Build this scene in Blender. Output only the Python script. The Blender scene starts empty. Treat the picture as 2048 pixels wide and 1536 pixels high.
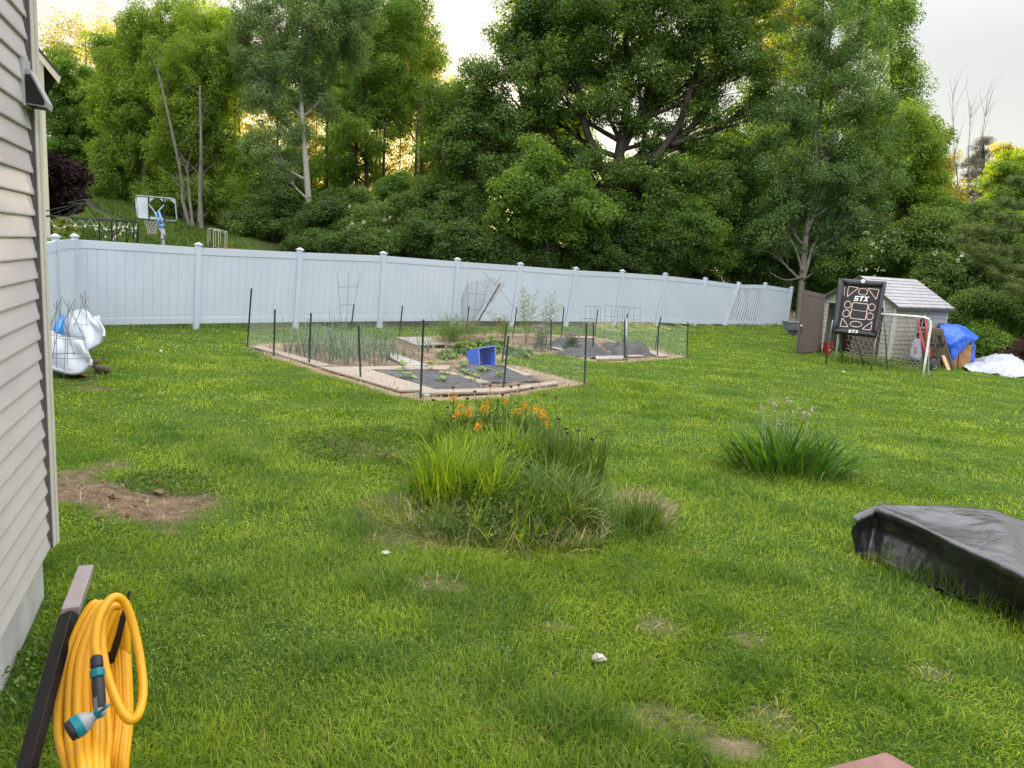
import bpy, math, random
import numpy as np
from mathutils import Vector, Matrix
R = math.radians
rnd = random.Random(7)
rng = np.random.default_rng(11)
scene = bpy.context.scene
COL = scene.collection

# ------------------------------------------------------------------ camera
FPX, PITCH, ROLL, CAMZ = 1480.0, R(9.76), 0.064, 2.30
_U0 = np.array([0, math.sin(PITCH), math.cos(PITCH)])
_F = np.array([0, math.cos(PITCH), -math.sin(PITCH)])
_R0 = np.array([1.0, 0, 0])
_RC = math.cos(ROLL) * _R0 + math.sin(ROLL) * _U0
_UC = -math.sin(ROLL) * _R0 + math.cos(ROLL) * _U0
CAM = np.array([0, 0, CAMZ])

def ray(px, py):
    return (px - 1024) / FPX * _RC + (768 - py) / FPX * _UC + _F

def P(px, py, d):                      # point seen at a photo pixel, d metres along the view axis
    return CAM + ray(px, py) * d

def pix(p):
    q = np.asarray(p, float) - CAM
    d = q @ _F
    return 1024 + FPX * (q @ _RC) / d, 768 - FPX * (q @ _UC) / d, d

# ------------------------------------------------------------------ terrain
FA = np.array([-9.70, 16.45]); FB = np.array([13.45, 36.1])      # fence line in plan
FD = (FB - FA) / np.linalg.norm(FB - FA)
FN = np.array([-FD[1], FD[0]])                                   # away from the camera

def gz(x, y):
    x = np.asarray(x, float); y = np.asarray(y, float)
    s = (x - FA[0]) * FN[0] + (y - FA[1]) * FN[1]                # metres beyond the fence
    base = -0.274 - 0.018 * np.clip(x, -14, 30) + 0.0109 * np.clip(y, -10, 36)
    base = base + 0.012 * np.sin(x * 1.9 + 0.7) * np.sin(y * 1.6) + 0.008 * np.sin(x * 4.1 + y * 2.7)
    sb = np.clip(s, 0, 60)
    k = np.clip(0.062 - 0.0022 * x, 0.02, 0.15)
    return base + k * sb * np.clip(sb / 6, 0, 1)

def G(px, py):                         # point of the ground seen at a photo pixel
    r = ray(px, py); t = 3.0
    lo, hi = 0.5, 90.0
    for _ in range(60):
        t = 0.5 * (lo + hi); p = CAM + r * t
        if p[2] > gz(p[0], p[1]): lo = t
        else: hi = t
    return CAM + r * t

def on(x, y, dz=0.0):
    return np.array([x, y, float(gz(x, y)) + dz])

def fence_pt(px, py):                  # point of the fence plane seen at a photo pixel
    r = ray(px, py)
    t = ((FA[0] - CAM[0]) * FN[0] + (FA[1] - CAM[1]) * FN[1]) / (r[0] * FN[0] + r[1] * FN[1])
    return CAM + r * t
# ------------------------------------------------------------------ objects
def root_of(o):
    while o.parent is not None: o = o.parent
    return o

def tag(o, label=None, cat=None, group=None, kind=None):
    if label: o['label'] = label
    if cat: o['category'] = cat
    if group: o['group'] = group
    if kind: o['kind'] = kind
    return o

def thing(name, label, cat, loc=(0, 0, 0), group=None):
    o = bpy.data.objects.new(name, None); COL.objects.link(o)
    o.location = Vector([float(c) for c in loc]); o.empty_display_size = 0.2
    return tag(o, label, cat, group)

def link_mesh(name, me, mat, parent=None, loc=None):
    o = bpy.data.objects.new(name, me); COL.objects.link(o)
    if mat is not None: me.materials.append(mat)
    if parent is not None: o.parent = parent
    elif loc is not None: o.location = Vector([float(c) for c in loc])
    return o

def copy_tree(o, parent=None):
    c = o.copy(); COL.objects.link(c)
    if parent is not None: c.parent = parent
    for ch in list(o.children): copy_tree(ch, c)
    return c

def unit(v):
    v = np.asarray(v, float); n = np.linalg.norm(v)
    return v / n if n > 1e-9 else v

def basis(d, up=(0, 0, 1)):
    d = unit(d); s = np.cross(d, np.asarray(up, float))
    if np.linalg.norm(s) < 1e-4: s = np.cross(d, [0, 1, 0.01])
    s = unit(s); return d, s, np.cross(s, d)

class MB:
    def __init__(self): self.v = []; self.f = []
    def add(self, V, F):
        b = len(self.v); self.v += [tuple(map(float, p)) for p in V]
        self.f += [tuple(i + b for i in f) for f in F]; return self
    def hexa(self, p):                 # 8 corners: bottom 4, top 4
        return self.add(p, [(3, 2, 1, 0), (4, 5, 6, 7), (0, 1, 5, 4), (1, 2, 6, 5), (2, 3, 7, 6), (3, 0, 4, 7)])
    def box(self, c, s, M=None):
        c = np.asarray(c, float); h = np.asarray(s, float) / 2
        q = [np.array([x, y, z]) * h for z in (-1, 1) for x, y in ((-1, -1), (1, -1), (1, 1), (-1, 1))]
        if M is not None: q = [M @ a for a in q]
        return self.hexa([c + a for a in q])
    def beam(self, a, b, w, t, up=(0, 0, 1)):
        a = np.asarray(a, float); b = np.asarray(b, float)
        d, s, u = basis(b - a, up); s = s * w / 2; u = u * t / 2
        return self.hexa([a - s - u, a + s - u, b + s - u, b - s - u, a - s + u, a + s + u, b + s + u, b - s + u])
    def tube(self, pts, r, n=6, caps=True):
        pts = [np.asarray(p, float) for p in pts]; m = len(pts)
        rr = [r] * m if np.isscalar(r) else list(r); V = []; F = []
        d0, s, u = basis(pts[1] - pts[0])
        for i, p in enumerate(pts):
            d = unit(pts[min(i + 1, m - 1)] - pts[max(i - 1, 0)])
            s = s - d * (s @ d)
            if np.linalg.norm(s) < 1e-6: _, s, _ = basis(d)
            s = unit(s); u = np.cross(d, s)
            for k in range(n):
                a = 2 * math.pi * k / n
                V.append(p + rr[i] * (math.cos(a) * s + math.sin(a) * u))
        for i in range(m - 1):
            for k in range(n):
                a, b = i * n + k, i * n + (k + 1) % n
                F.append((a, b, b + n, a + n))
        if caps:
            F.append(tuple(range(n))[::-1]); F.append(tuple(range((m - 1) * n, m * n)))
        return self.add(V, F)
    def lathe(self, prof, o, axis=(0, 0, 1), n=16):
        o = np.asarray(o, float); d, s, u = basis(axis, (0.31, 0.2, 1) if abs(axis[2]) < .9 else (0, 1, 0)); V = []; F = []
        for r, h in prof:
            for k in range(n):
                a = 2 * math.pi * k / n
                V.append(o + d * h + max(r, 1e-4) * (math.cos(a) * s + math.sin(a) * u))
        for i in range(len(prof) - 1):
            for k in range(n):
                a, b = i * n + k, i * n + (k + 1) % n
                F.append((a, b, b + n, a + n))
        F.append(tuple(range(n))[::-1]); F.append(tuple(range((len(prof) - 1) * n, len(prof) * n)))
        return self.add(V, F)
    def ball(self, c, r, n=8, m=5, sq=(1, 1, 1)):
        c = np.asarray(c, float); V = []; F = []
        for i in range(m + 1):
            t = math.pi * i / m
            for k in range(n):
                a = 2 * math.pi * k / n
                V.append(c + r * np.array([math.sin(t) * math.cos(a) * sq[0], math.sin(t) * math.sin(a) * sq[1], math.cos(t) * sq[2]]))
        for i in range(m):
            for k in range(n):
                a, b = i * n + k, i * n + (k + 1) % n
                F.append((a + n, b + n, b, a))
        return self.add(V, F)
    def prism(self, poly, nrm, t):     # 3-D polygon pushed by nrm*t
        poly = [np.asarray(p, float) for p in poly]; nrm = unit(nrm); k = len(poly)
        V = poly + [p + nrm * t for p in poly]
        F = [tuple(range(k))[::-1], tuple(range(k, 2 * k))] + [(i, (i + 1) % k, (i + 1) % k + k, i + k) for i in range(k)]
        return self.add(V, F)
    def strip(self, A, B):             # surface between two polylines
        k = len(A); return self.add(list(A) + list(B), [(i, i + 1, k + i + 1, k + i) for i in range(k - 1)])
    def blade(self, base, az, L, w, lean, droop, seg=4, tw=0.0):
        p = np.array(base, float); h = np.array([math.cos(az), math.sin(az), 0]); sd = np.array([-math.sin(az + tw), math.cos(az + tw), 0])
        V = []; a = lean
        for i in range(seg + 1):
            t = i / seg; ww = w * (0.55 + 0.9 * t if t < .35 else 0.87 * (1 - ((t - .35) / .65) ** 1.6) + .03)
            V += [p - sd * ww / 2, p + sd * ww / 2]
            p = p + L / seg * (math.sin(a) * h + np.array([0, 0, math.cos(a)])); a += droop / seg
        return self.add(V, [(2 * i, 2 * i + 1, 2 * i + 3, 2 * i + 2) for i in range(seg)])
    def build(self, name, mat, parent=None, loc=None, smooth=False, bevel=0.0, sub=0, solid=0.0):
        o0 = np.zeros(3)
        if parent is not None: o0 = np.array(root_of(parent).location)
        elif loc is not None: o0 = np.asarray(loc, float)
        me = bpy.data.meshes.new(name)
        me.from_pydata([tuple(np.asarray(p) - o0) for p in self.v], [], self.f); me.update()
        if smooth: me.polygons.foreach_set('use_smooth', [True] * len(me.polygons))
        o = link_mesh(name, me, mat, parent, None if parent is not None else o0)
        if solid: m = o.modifiers.new('s', 'SOLIDIFY'); m.thickness = solid; m.offset = 0
        if bevel: m = o.modifiers.new('b', 'BEVEL'); m.width = bevel; m.segments = 2; m.limit_method = 'ANGLE'
        if sub: m = o.modifiers.new('d', 'SUBSURF'); m.levels = m.render_levels = sub
        return o

def quad_mesh(name, Q):                # Q (N,4,3) -> mesh of loose quads
    N = len(Q); me = bpy.data.meshes.new(name)
    me.vertices.add(N * 4); me.vertices.foreach_set('co', np.ascontiguousarray(Q, np.float32).ravel())
    me.loops.add(N * 4); me.loops.foreach_set('vertex_index', np.arange(N * 4, dtype=np.int32))
    me.polygons.add(N); me.polygons.foreach_set('loop_start', np.arange(0, N * 4, 4, dtype=np.int32))
    me.polygons.foreach_set('loop_total', np.full(N, 4, np.int32))
    me.update(calc_edges=True); return me

def indexed_quads(name, V, F):
    me = bpy.data.meshes.new(name); N = len(F)
    me.vertices.add(len(V)); me.vertices.foreach_set('co', np.ascontiguousarray(V, np.float32).ravel())
    me.loops.add(N * 4); me.loops.foreach_set('vertex_index', np.ascontiguousarray(F, np.int32).ravel())
    me.polygons.add(N); me.polygons.foreach_set('loop_start', np.arange(0, N * 4, 4, dtype=np.int32))
    me.polygons.foreach_set('loop_total', np.full(N, 4, np.int32))
    me.update(calc_edges=True); return me

# ------------------------------------------------------------------ materials
def lin(c):
    return tuple((x / 12.92 if x <= .04045 else ((x + .055) / 1.055) ** 2.4) for x in [v / 255 for v in c]) + (1,)

def nodes_of(name):
    m = bpy.data.materials.new(name); m.use_nodes = True
    nt = m.node_tree; return m, nt, nt.nodes['Principled BSDF'], nt.nodes['Material Output']

def noise(nt, scale, detail=4, vec=None, rough=.6, dist=0.0):
    n = nt.nodes.new('ShaderNodeTexNoise'); n.inputs['Scale'].default_value = scale
    n.inputs['Detail'].default_value = detail; n.inputs['Roughness'].default_value = rough; n.inputs['Distortion'].default_value = dist
    if vec is not None: nt.links.new(vec, n.inputs['Vector'])
    return n.outputs['Fac']

def ramp(nt, fac, stops):
    r = nt.nodes.new('ShaderNodeValToRGB'); nt.links.new(fac, r.inputs['Fac']); e = r.color_ramp.elements
    while len(e) < len(stops): e.new(0.5)
    for el, (p, c) in zip(e, stops): el.position = p; el.color = c if len(c) == 4 else tuple(c) + (1,)
    return r.outputs['Color']

def mixc(nt, fac, a, b, mode='MIX'):
    m = nt.nodes.new('ShaderNodeMix'); m.data_type = 'RGBA'; m.blend_type = mode
    for k, x in ((0, fac), (6, a), (7, b)):
        if isinstance(x, (int, float)): m.inputs[k].default_value = x
        elif isinstance(x, tuple): m.inputs[k].default_value = x if len(x) == 4 else x + (1,)
        else: nt.links.new(x, m.inputs[k])
    return m.outputs[2]

def objvec(nt, scale=(1, 1, 1), kind='Object'):
    t = nt.nodes.new('ShaderNodeTexCoord'); mp = nt.nodes.new('ShaderNodeMapping'); mp.inputs['Scale'].default_value = scale
    nt.links.new(t.outputs[kind], mp.inputs['Vector']); return mp.outputs['Vector']

def mat(name, c1, c2=None, scale=6, rough=.6, bump=0.0, bscale=40, spec=.4, metal=0.0, stretch=(1, 1, 1), c3=None, lo=.35, hi=.65):
    m, nt, b, out = nodes_of(name); c1 = tuple(c1) + (1,); v = objvec(nt, stretch)
    if c2 is not None:
        st = [(lo, c1), (hi, tuple(c2) + (1,))]
        if c3 is not None: st.append((min(.99, hi + .12), tuple(c3) + (1,)))
        nt.links.new(ramp(nt, noise(nt, scale, 6, v), st), b.inputs['Base Color'])
    else: b.inputs['Base Color'].default_value = c1
    b.inputs['Roughness'].default_value = rough; b.inputs['Metallic'].default_value = metal
    b.inputs['Specular IOR Level'].default_value = spec
    if bump:
        bn = nt.nodes.new('ShaderNodeBump'); bn.inputs['Strength'].default_value = bump; bn.inputs['Distance'].default_value = .02
        nt.links.new(noise(nt, bscale, 5, v), bn.inputs['Height']); nt.links.new(bn.outputs['Normal'], b.inputs['Normal'])
    return m

def leafmat(name, c1, c2, trans=.4, tcol=None, gloss=.06, scale=.5, c3=None, rough=.45, dead=None):
    m, nt, b, out = nodes_of(name); nt.nodes.remove(b)
    g = nt.nodes.new('ShaderNodeNewGeometry'); v = objvec(nt)
    st = [(0.0, tuple(c1)), (1.0, tuple(c2))] if c3 is None else [(0.0, tuple(c1)), (.55, tuple(c2)), (1.0, tuple(c3))]
    if dead is not None: st = st[:-1] + [(.93, st[-1][1]), (.985, tuple(dead))]
    c = ramp(nt, g.outputs['Random Per Island'], st)
    n = ramp(nt, noise(nt, scale, 3, v), [(.3, (.60, .70, .75)), (.7, (1.35, 1.25, .95))])
    c = mixc(nt, 1.0, c, n, 'MULTIPLY')
    d = nt.nodes.new('ShaderNodeBsdfDiffuse'); nt.links.new(c, d.inputs['Color'])
    t = nt.nodes.new('ShaderNodeBsdfTranslucent')
    tc = mixc(nt, 1.0, c, tuple(tcol or (1.7, 1.5, .55)) + (1,), 'MULTIPLY'); nt.links.new(tc, t.inputs['Color'])
    mx = nt.nodes.new('ShaderNodeMixShader'); mx.inputs[0].default_value = trans
    nt.links.new(d.outputs[0], mx.inputs[1]); nt.links.new(t.outputs[0], mx.inputs[2])
    gl = nt.nodes.new('ShaderNodeBsdfGlossy'); gl.inputs['Roughness'].default_value = rough
    m2 = nt.nodes.new('ShaderNodeMixShader'); m2.inputs[0].default_value = gloss
    nt.links.new(mx.outputs[0], m2.inputs[1]); nt.links.new(gl.outputs[0], m2.inputs[2])
    nt.links.new(m2.outputs[0], out.inputs['Surface']); return m

M = {}
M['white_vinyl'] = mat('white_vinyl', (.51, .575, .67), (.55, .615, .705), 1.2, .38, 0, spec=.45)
M['siding'] = mat('siding', (.49, .445, .455), (.555, .505, .51), 1.5, .45, 0, spec=.35, stretch=(1, 1, 2.5), c3=(.42, .375, .38))
M['trim'] = mat('trim', (.55, .52, .46), (.60, .57, .51), 2, .45)
M['channel'] = mat('channel', (.10, .095, .10), (.16, .15, .15), 4, .6)
M['concrete'] = mat('concrete', (.34, .34, .33), (.50, .50, .48), 5, .85, .5, 35, stretch=(1, 1, .35), c3=(.22, .22, .21), lo=.3, hi=.72)
M['vent'] = mat('vent', (.36, .36, .37), (.46, .46, .46), 9, .45)
M['black'] = mat('black', (.006, .006, .007), (.012, .012, .013), 8, .4)
M['black_metal'] = mat('black_metal', (.006, .006, .007), (.011, .011, .011), 20, .38, .05, 120, spec=.35)
M['hose'] = mat('hose', (.74, .345, .006), (.82, .41, .012), 5, .38, .06, 240, spec=.45, c3=(.62, .30, .02), lo=.3, hi=.68)
M['teal'] = mat('teal', (.005, .17, .20), (.008, .22, .25), 10, .4)
M['grey_plastic'] = mat('grey_plastic', (.26, .28, .29), (.34, .36, .37), 10, .35)
M['rubber'] = mat('rubber', (.018, .018, .022), (.03, .03, .034), 12, .55)
M['tarp_black'] = None
M['stake'] = mat('stake', (.008, .035, .028), (.02, .06, .045), 30, .45)
M['wire'] = mat('wire', (.42, .46, .45), (.52, .56, .55), 10, .6)
M['wire_dark'] = mat('wire_dark', (.10, .11, .11), (.20, .19, .18), 14, .5, metal=.3)
M['plank'] = mat('plank', (.29, .235, .18), (.40, .33, .26), 3, .85, .4, 50, stretch=(2, 9, 9), c3=(.25, .19, .14))
M['plank_grey'] = mat('plank_grey', (.29, .26, .23), (.40, .36, .32), 3, .9, .4, 40, stretch=(6, 2, 6), c3=(.24, .21, .18))
M['old_wood'] = mat('old_wood', (.085, .062, .045), (.17, .13, .095), 5, .9, .5, 40, stretch=(3, 3, .8), c3=(.05, .04, .03))
M['new_wood'] = mat('new_wood', (.45, .31, .17), (.55, .40, .23), 6, .75, .3, 40)
M['firewood'] = mat('firewood', (.20, .10, .035), (.34, .19, .075), 4, .85, .5, 30, c3=(.10, .05, .02))
M['blue_plastic'] = mat('blue_plastic', (.03, .12, .62), (.045, .16, .72), 6, .4)
M['blue_edge'] = mat('blue_edge', (.10, .25, .78), (.14, .3, .82), 6, .4)
M['white_plastic'] = mat('white_plastic', (.44, .475, .505), (.50, .53, .555), 2, .35, spec=.5)
M['red_plastic'] = mat('red_plastic', (.35, .012, .015), (.42, .02, .02), 8, .4)
M['sky_blue'] = mat('sky_blue', (.02, .22, .60), (.03, .28, .68), 5, .35)
M['galv'] = mat('galv', (.20, .22, .245), (.31, .335, .36), 9, .38, metal=.6)
M['white_paint'] = mat('white_paint', (.70, .70, .68), (.80, .80, .79), 7, .4, c3=(.5, .42, .34), lo=.3, hi=.8)
M['net'] = mat('net', (.58, .52, .36), (.70, .66, .54), 9, .8)
M['net_white'] = mat('net_white', (.40, .39, .33), (.50, .48, .43), 9, .8)
M['brown_plastic'] = mat('brown_plastic', (.105, .085, .075), (.13, .107, .093), 3, .55, .1, 60)
M['shed_wall'] = mat('shed_wall', (.34, .32, .29), (.39, .37, .34), 2.5, .6, .15, 60, c3=(.31, .29, .265))
M['shed_trim'] = mat('shed_trim', (.47, .46, .46), (.52, .51, .51), 3, .5)
M['shed_roof'] = mat('shed_roof', (.27, .265, .275), (.37, .36, .37), 3.5, .6, .2, 50, c3=(.24, .215, .23))
M['roof_edge'] = mat('roof_edge', (.06, .05, .045), (.09, .08, .07), 6, .6)
M['glass'] = mat('glass', (.01, .012, .015), (.02, .022, .025), 3, .12, spec=.7)
M['letter_white'] = mat('letter_white', (.72, .76, .74), (.80, .82, .80), 9, .6)
M['line_pink'] = mat('line_pink', (.62, .44, .37), (.72, .53, .46), 9, .6)
M['pad_black'] = mat('pad_black', (.010, .011, .013), (.022, .023, .026), 7, .42, .5, 22, spec=.5)
M['mesh_black'] = mat('mesh_black', (.012, .013, .015), (.02, .021, .023), 30, .7, .3, 150)
M['letter_red'] = mat('letter_red', (.30, .02, .03), (.36, .03, .04), 9, .6)
M['barrow'] = mat('barrow', (.14, .155, .19), (.19, .205, .245), 5, .45)
M['deck'] = mat('deck', (.22, .115, .095), (.30, .165, .135), 3, .7, .25, 60, stretch=(8, 1.5, 8), c3=(.36, .21, .18))
M['terracotta'] = mat('terracotta', (.24, .09, .045), (.35, .15, .08), 12, .8)
M['dead_leaf'] = mat('dead_leaf', (.13, .075, .04), (.24, .15, .09), 14, .8)
M['bulb'] = mat('bulb', (.72, .72, .68), (.80, .80, .76), 9, .25)
M['roof_dark'] = mat('roof_dark', (.035, .032, .032), (.06, .055, .052), 8, .8)
M['cream'] = mat('cream', (.60, .55, .42), (.66, .61, .48), 2, .6)
M['fur'] = mat('fur', (.085, .062, .045), (.20, .15, .105), 60, .9, .6, 160)
M['fur_ear'] = mat('fur_ear', (.20, .125, .09), (.28, .18, .13), 40, .9)
M['bark'] = mat('bark', (.026, .021, .016), (.065, .053, .042), 3, .95, .8, 14, stretch=(3, 3, .7))
M['bark_pale'] = mat('bark_pale', (.26, .245, .215), (.40, .38, .34), 3, .9, .5, 14, c3=(.10, .09, .08), stretch=(1, 1, 3), lo=.3, hi=.72)
M['bark_grey'] = mat('bark_grey', (.13, .12, .10), (.22, .20, .17), 3, .9, .6, 14, stretch=(3, 3, .8))
# ------------------------------------------------------------------ camera, world, sun
cd = bpy.data.cameras.new('camera'); cam = bpy.data.objects.new('camera', cd); COL.objects.link(cam)
cd.sensor_width = 36; cd.sensor_fit = 'HORIZONTAL'; cd.lens = 36 * FPX / 2048; cd.clip_start = .05; cd.clip_end = 3000
cam.matrix_world = Matrix([[_RC[i], _UC[i], -_F[i], CAM[i]] for i in range(3)] + [[0, 0, 0, 1]])
scene.camera = cam

SUN_AZ, SUN_EL = R(-9.0), R(7.0)
w = bpy.data.worlds.new('World'); scene.world = w; w.use_nodes = True; nt = w.node_tree
bg = nt.nodes['Background']; sky = nt.nodes.new('ShaderNodeTexSky'); sky.sky_type = 'NISHITA'; sky.sun_disc = False
sky.sun_elevation = SUN_EL; sky.sun_rotation = SUN_AZ; sky.air_density = 1.0; sky.dust_density = .6; sky.ozone_density = 1.6
tcw = nt.nodes.new('ShaderNodeTexCoord'); sx = nt.nodes.new('ShaderNodeSeparateXYZ'); nt.links.new(tcw.outputs['Generated'], sx.inputs[0])
mr = nt.nodes.new('ShaderNodeMapRange'); mr.interpolation_type = 'SMOOTHSTEP'; nt.links.new(sx.outputs['Z'], mr.inputs['Value']); mr.inputs['From Min'].default_value = .22; mr.inputs['From Max'].default_value = .72
sky_fill = mixc(nt, mr.outputs[0], (.98, .88, .77, 1), (5.2, 5.15, 5.3, 1))   # dim cream sky in view, made much brighter overhead to light the lawn
veil = mixc(nt, .87, sky.outputs[0], sky_fill)
nt.links.new(veil, bg.inputs['Color']); bg.inputs['Strength'].default_value = .15
sl = bpy.data.lights.new('sun', 'SUN'); sl.energy = 3.5; sl.angle = R(.55); sl.color = (1, .80, .50)
so = bpy.data.objects.new('sun', sl); COL.objects.link(so)
sv = Vector((math.sin(SUN_AZ) * math.cos(SUN_EL), math.cos(SUN_AZ) * math.cos(SUN_EL), math.sin(SUN_EL)))
so.rotation_euler = sv.to_track_quat('Z', 'Y').to_euler(); so.location = sv * 120
scene.view_settings.view_transform = 'Standard'; scene.view_settings.look = 'None'
scene.view_settings.exposure = 2.22; scene.view_settings.gamma = 1
scene.render.engine = 'CYCLES'; cy = scene.cycles
cy.max_bounces = 7; cy.diffuse_bounces = 4; cy.glossy_bounces = 3; cy.transmission_bounces = 5; cy.transparent_max_bounces = 6
cy.use_denoising = True; cy.use_adaptive_sampling = False; cy.denoising_input_passes = 'RGB_ALBEDO_NORMAL'; cy.denoising_prefilter = 'NONE'; cy.caustics_reflective = False; cy.caustics_refractive = False; cy.sample_clamp_indirect = 6
try: cy.denoiser = 'OPENIMAGEDENOISE'
except Exception: pass

# ------------------------------------------------------------------ what covers the ground
def inpoly(x, y, poly):
    x = np.asarray(x, float); y = np.asarray(y, float); ins = np.zeros(x.shape, bool); k = len(poly)
    for i in range(k):
        (x1, y1), (x2, y2) = poly[i], poly[(i + 1) % k]
        if y1 == y2: continue
        c = ((y1 > y) != (y2 > y)) & (x < (x2 - x1) * (y - y1) / (y2 - y1) + x1); ins ^= c
    return ins

def polydist(x, y, poly):
    x = np.asarray(x, float); y = np.asarray(y, float); best = np.full(x.shape, 1e9); k = len(poly)
    for i in range(k):
        a = np.array(poly[i]); b = np.array(poly[(i + 1) % k]); e = b - a
        t = np.clip(((x - a[0]) * e[0] + (y - a[1]) * e[1]) / (e @ e), 0, 1)
        best = np.minimum(best, np.hypot(x - a[0] - t * e[0], y - a[1] - t * e[1]))
    return best

def gpoly(px): return [tuple(G(*p)[:2]) for p in px]

GARDEN = gpoly([(496, 693), (560, 686), (650, 683), (760, 682), (850, 674), (940, 668), (1060, 667), (1200, 676), (1310, 700), (1372, 714),
                (1250, 724), (1185, 722), (1110, 706), (1030, 712), (985, 722), (1060, 740), (1166, 767), (1090, 776), (1000, 792), (842, 799), (735, 772), (640, 743), (560, 716)])

def wob(x, y): return .5 + .5 * np.sin(x * 3.3 + 1.7 * np.sin(y * 2.9)) * np.sin(y * 3.9 + 1.3 * np.sin(x * 2.3)) + .22 * np.sin(x * 13 + 2 * np.sin(y * 9)) * np.sin(y * 15)

# (photo pixel of the centre, half-width m, half-depth m, strength)
BARE = [(185, 985, .42, .48, 1.0), (290, 1010, .58, .42, 1.0), (350, 1012, .34, .2, .9), (215, 930, .3, .18, .6), (150, 955, .3, .3, .8),
        (690, 890, .40, .35, .55), (765, 905, .45, .4, .5), (800, 1020, .45, .45, .6), (880, 1085, .6, .2, .5), (1010, 1070, .8, .35, .75), (1000, 980, .9, 1.2, .75),
        (980, 880, .9, .8, .7), (1300, 1000, .35, .5, .6), (1325, 1040, .22, .25, .5), (1320, 1255, .15, .12, .5), (1495, 1277, .14, .11, .45), (1450, 1492, .24, .12, .75),
        (1335, 1440, .34, .16, .5), (1530, 1440, .18, .16, .4), (1110, 1250, .14, .09, .45), (860, 1170, .12, .16, .6), (905, 1175, .12, .1, .5), (185, 776, .35, .2, .7), (340, 1065, .1, .06, .7),
        (1860, 1345, .14, .1, .5), (1590, 935, .75, .4, .6), (1845, 700, 1.0, .8, .35)]
BARE = [(G(a, b)[0], G(a, b)[1], rx, ry, s) for a, b, rx, ry, s in BARE]

def covers(x, y):                      # bare soil, straw
    x = np.asarray(x, float); y = np.asarray(y, float); wb = wob(x, y); b = np.zeros(x.shape)
    for cx, cy_, rx, ry, s in BARE:
        q = np.hypot((x - cx) / rx, (y - cy_) / ry) + .55 * (wb - .5)
        b = np.maximum(b, s * np.clip((1.15 - q) / .5, 0, 1))
    d = polydist(x, y, GARDEN); ins = inpoly(x, y, GARDEN)
    sd = np.where(ins, d, -d) + .16 * (wb - .5)
    b = np.maximum(b, np.clip((sd + .16) / .2, 0, 1))
    straw = np.clip(1 - np.abs(sd - .05) / .5, 0, 1) * np.clip((sd + .3) / .2, 0, 1)
    straw = np.maximum(straw, np.clip((.5 - d) / .3, 0, 1) * 0); straw = np.maximum(straw, b * np.where(ins, .08 + .5 * (wb > .72), np.clip((6.1 - np.hypot(x + 2.4, y - 5.9) * 4) * 0 + .75 * (y < 5.3), 0, 1)))
    f = (x - FA[0]) * FN[0] + (y - FA[1]) * FN[1]
    b = np.maximum(b, np.clip(1 - np.abs(f) / .14, 0, 1) * .5)
    return np.clip(b, 0, 1), np.clip(straw, 0, 1)

# ------------------------------------------------------------------ ground sheet
def spaced(lo, hi, fine_lo, fine_hi, step):
    a = list(np.arange(fine_lo, fine_hi + 1e-6, step)); s = step; p = a[0]
    while p > lo: s *= 1.22; p -= s; a.insert(0, p)
    s = step; p = a[-1]
    while p < hi: s *= 1.22; p += s; a.append(p)
    return np.array(a)
gx = spaced(-700, 700, -14, 16, .11); gy = spaced(-300, 900, 1.5, 24, .11)
XX, YY = np.meshgrid(gx, gy); ZZ = gz(XX, YY)
V = np.stack([XX.ravel(), YY.ravel(), ZZ.ravel()], 1); nx = len(gx); idx = np.arange(len(V)).reshape(len(gy), nx)
F = np.stack([idx[:-1, :-1].ravel(), idx[:-1, 1:].ravel(), idx[1:, 1:].ravel(), idx[1:, :-1].ravel()], 1)
me = indexed_quads('ground', V, F); me.polygons.foreach_set('use_smooth', [True] * len(F))
bb, st = covers(V[:, 0], V[:, 1])
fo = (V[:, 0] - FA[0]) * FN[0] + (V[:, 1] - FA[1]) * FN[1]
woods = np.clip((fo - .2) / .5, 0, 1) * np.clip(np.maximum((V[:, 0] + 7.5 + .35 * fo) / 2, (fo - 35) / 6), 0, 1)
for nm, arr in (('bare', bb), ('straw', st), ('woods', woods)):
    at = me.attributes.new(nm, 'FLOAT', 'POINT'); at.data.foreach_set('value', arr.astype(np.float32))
m, nt, b, out = nodes_of('ground'); v = objvec(nt)
def attr(nt, nm):
    a = nt.nodes.new('ShaderNodeAttribute'); a.attribute_name = nm; return a.outputs['Fac']
turf = ramp(nt, noise(nt, 3.5, 6, v), [(.3, (.032, .065, .010)), (.55, (.060, .11, .014)), (.75, (.10, .12, .03))])
soil = ramp(nt, noise(nt, 9, 8, v, .7), [(.3, (.060, .040, .028)), (.5, (.155, .105, .068)), (.72, (.29, .205, .135))])
strw = ramp(nt, noise(nt, 26, 6, objvec(nt, (1, 2.5, 1)), .7), [(.32, (.15, .11, .07)), (.52, (.36, .28, .18)), (.7, (.48, .40, .28))])
so_ = mixc(nt, attr(nt, 'straw'), soil, strw)
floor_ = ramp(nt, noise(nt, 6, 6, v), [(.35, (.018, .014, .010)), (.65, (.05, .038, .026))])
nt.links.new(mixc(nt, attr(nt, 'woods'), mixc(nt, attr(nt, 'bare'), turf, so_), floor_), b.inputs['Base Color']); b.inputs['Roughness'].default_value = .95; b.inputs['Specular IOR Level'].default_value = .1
bn = nt.nodes.new('ShaderNodeBump'); bn.inputs['Strength'].default_value = .8; bn.inputs['Distance'].default_value = .03
nt.links.new(noise(nt, 30, 8, v, .7), bn.inputs['Height']); nt.links.new(bn.outputs['Normal'], b.inputs['Normal'])
tag(link_mesh('ground', me, m), kind='structure')

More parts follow.
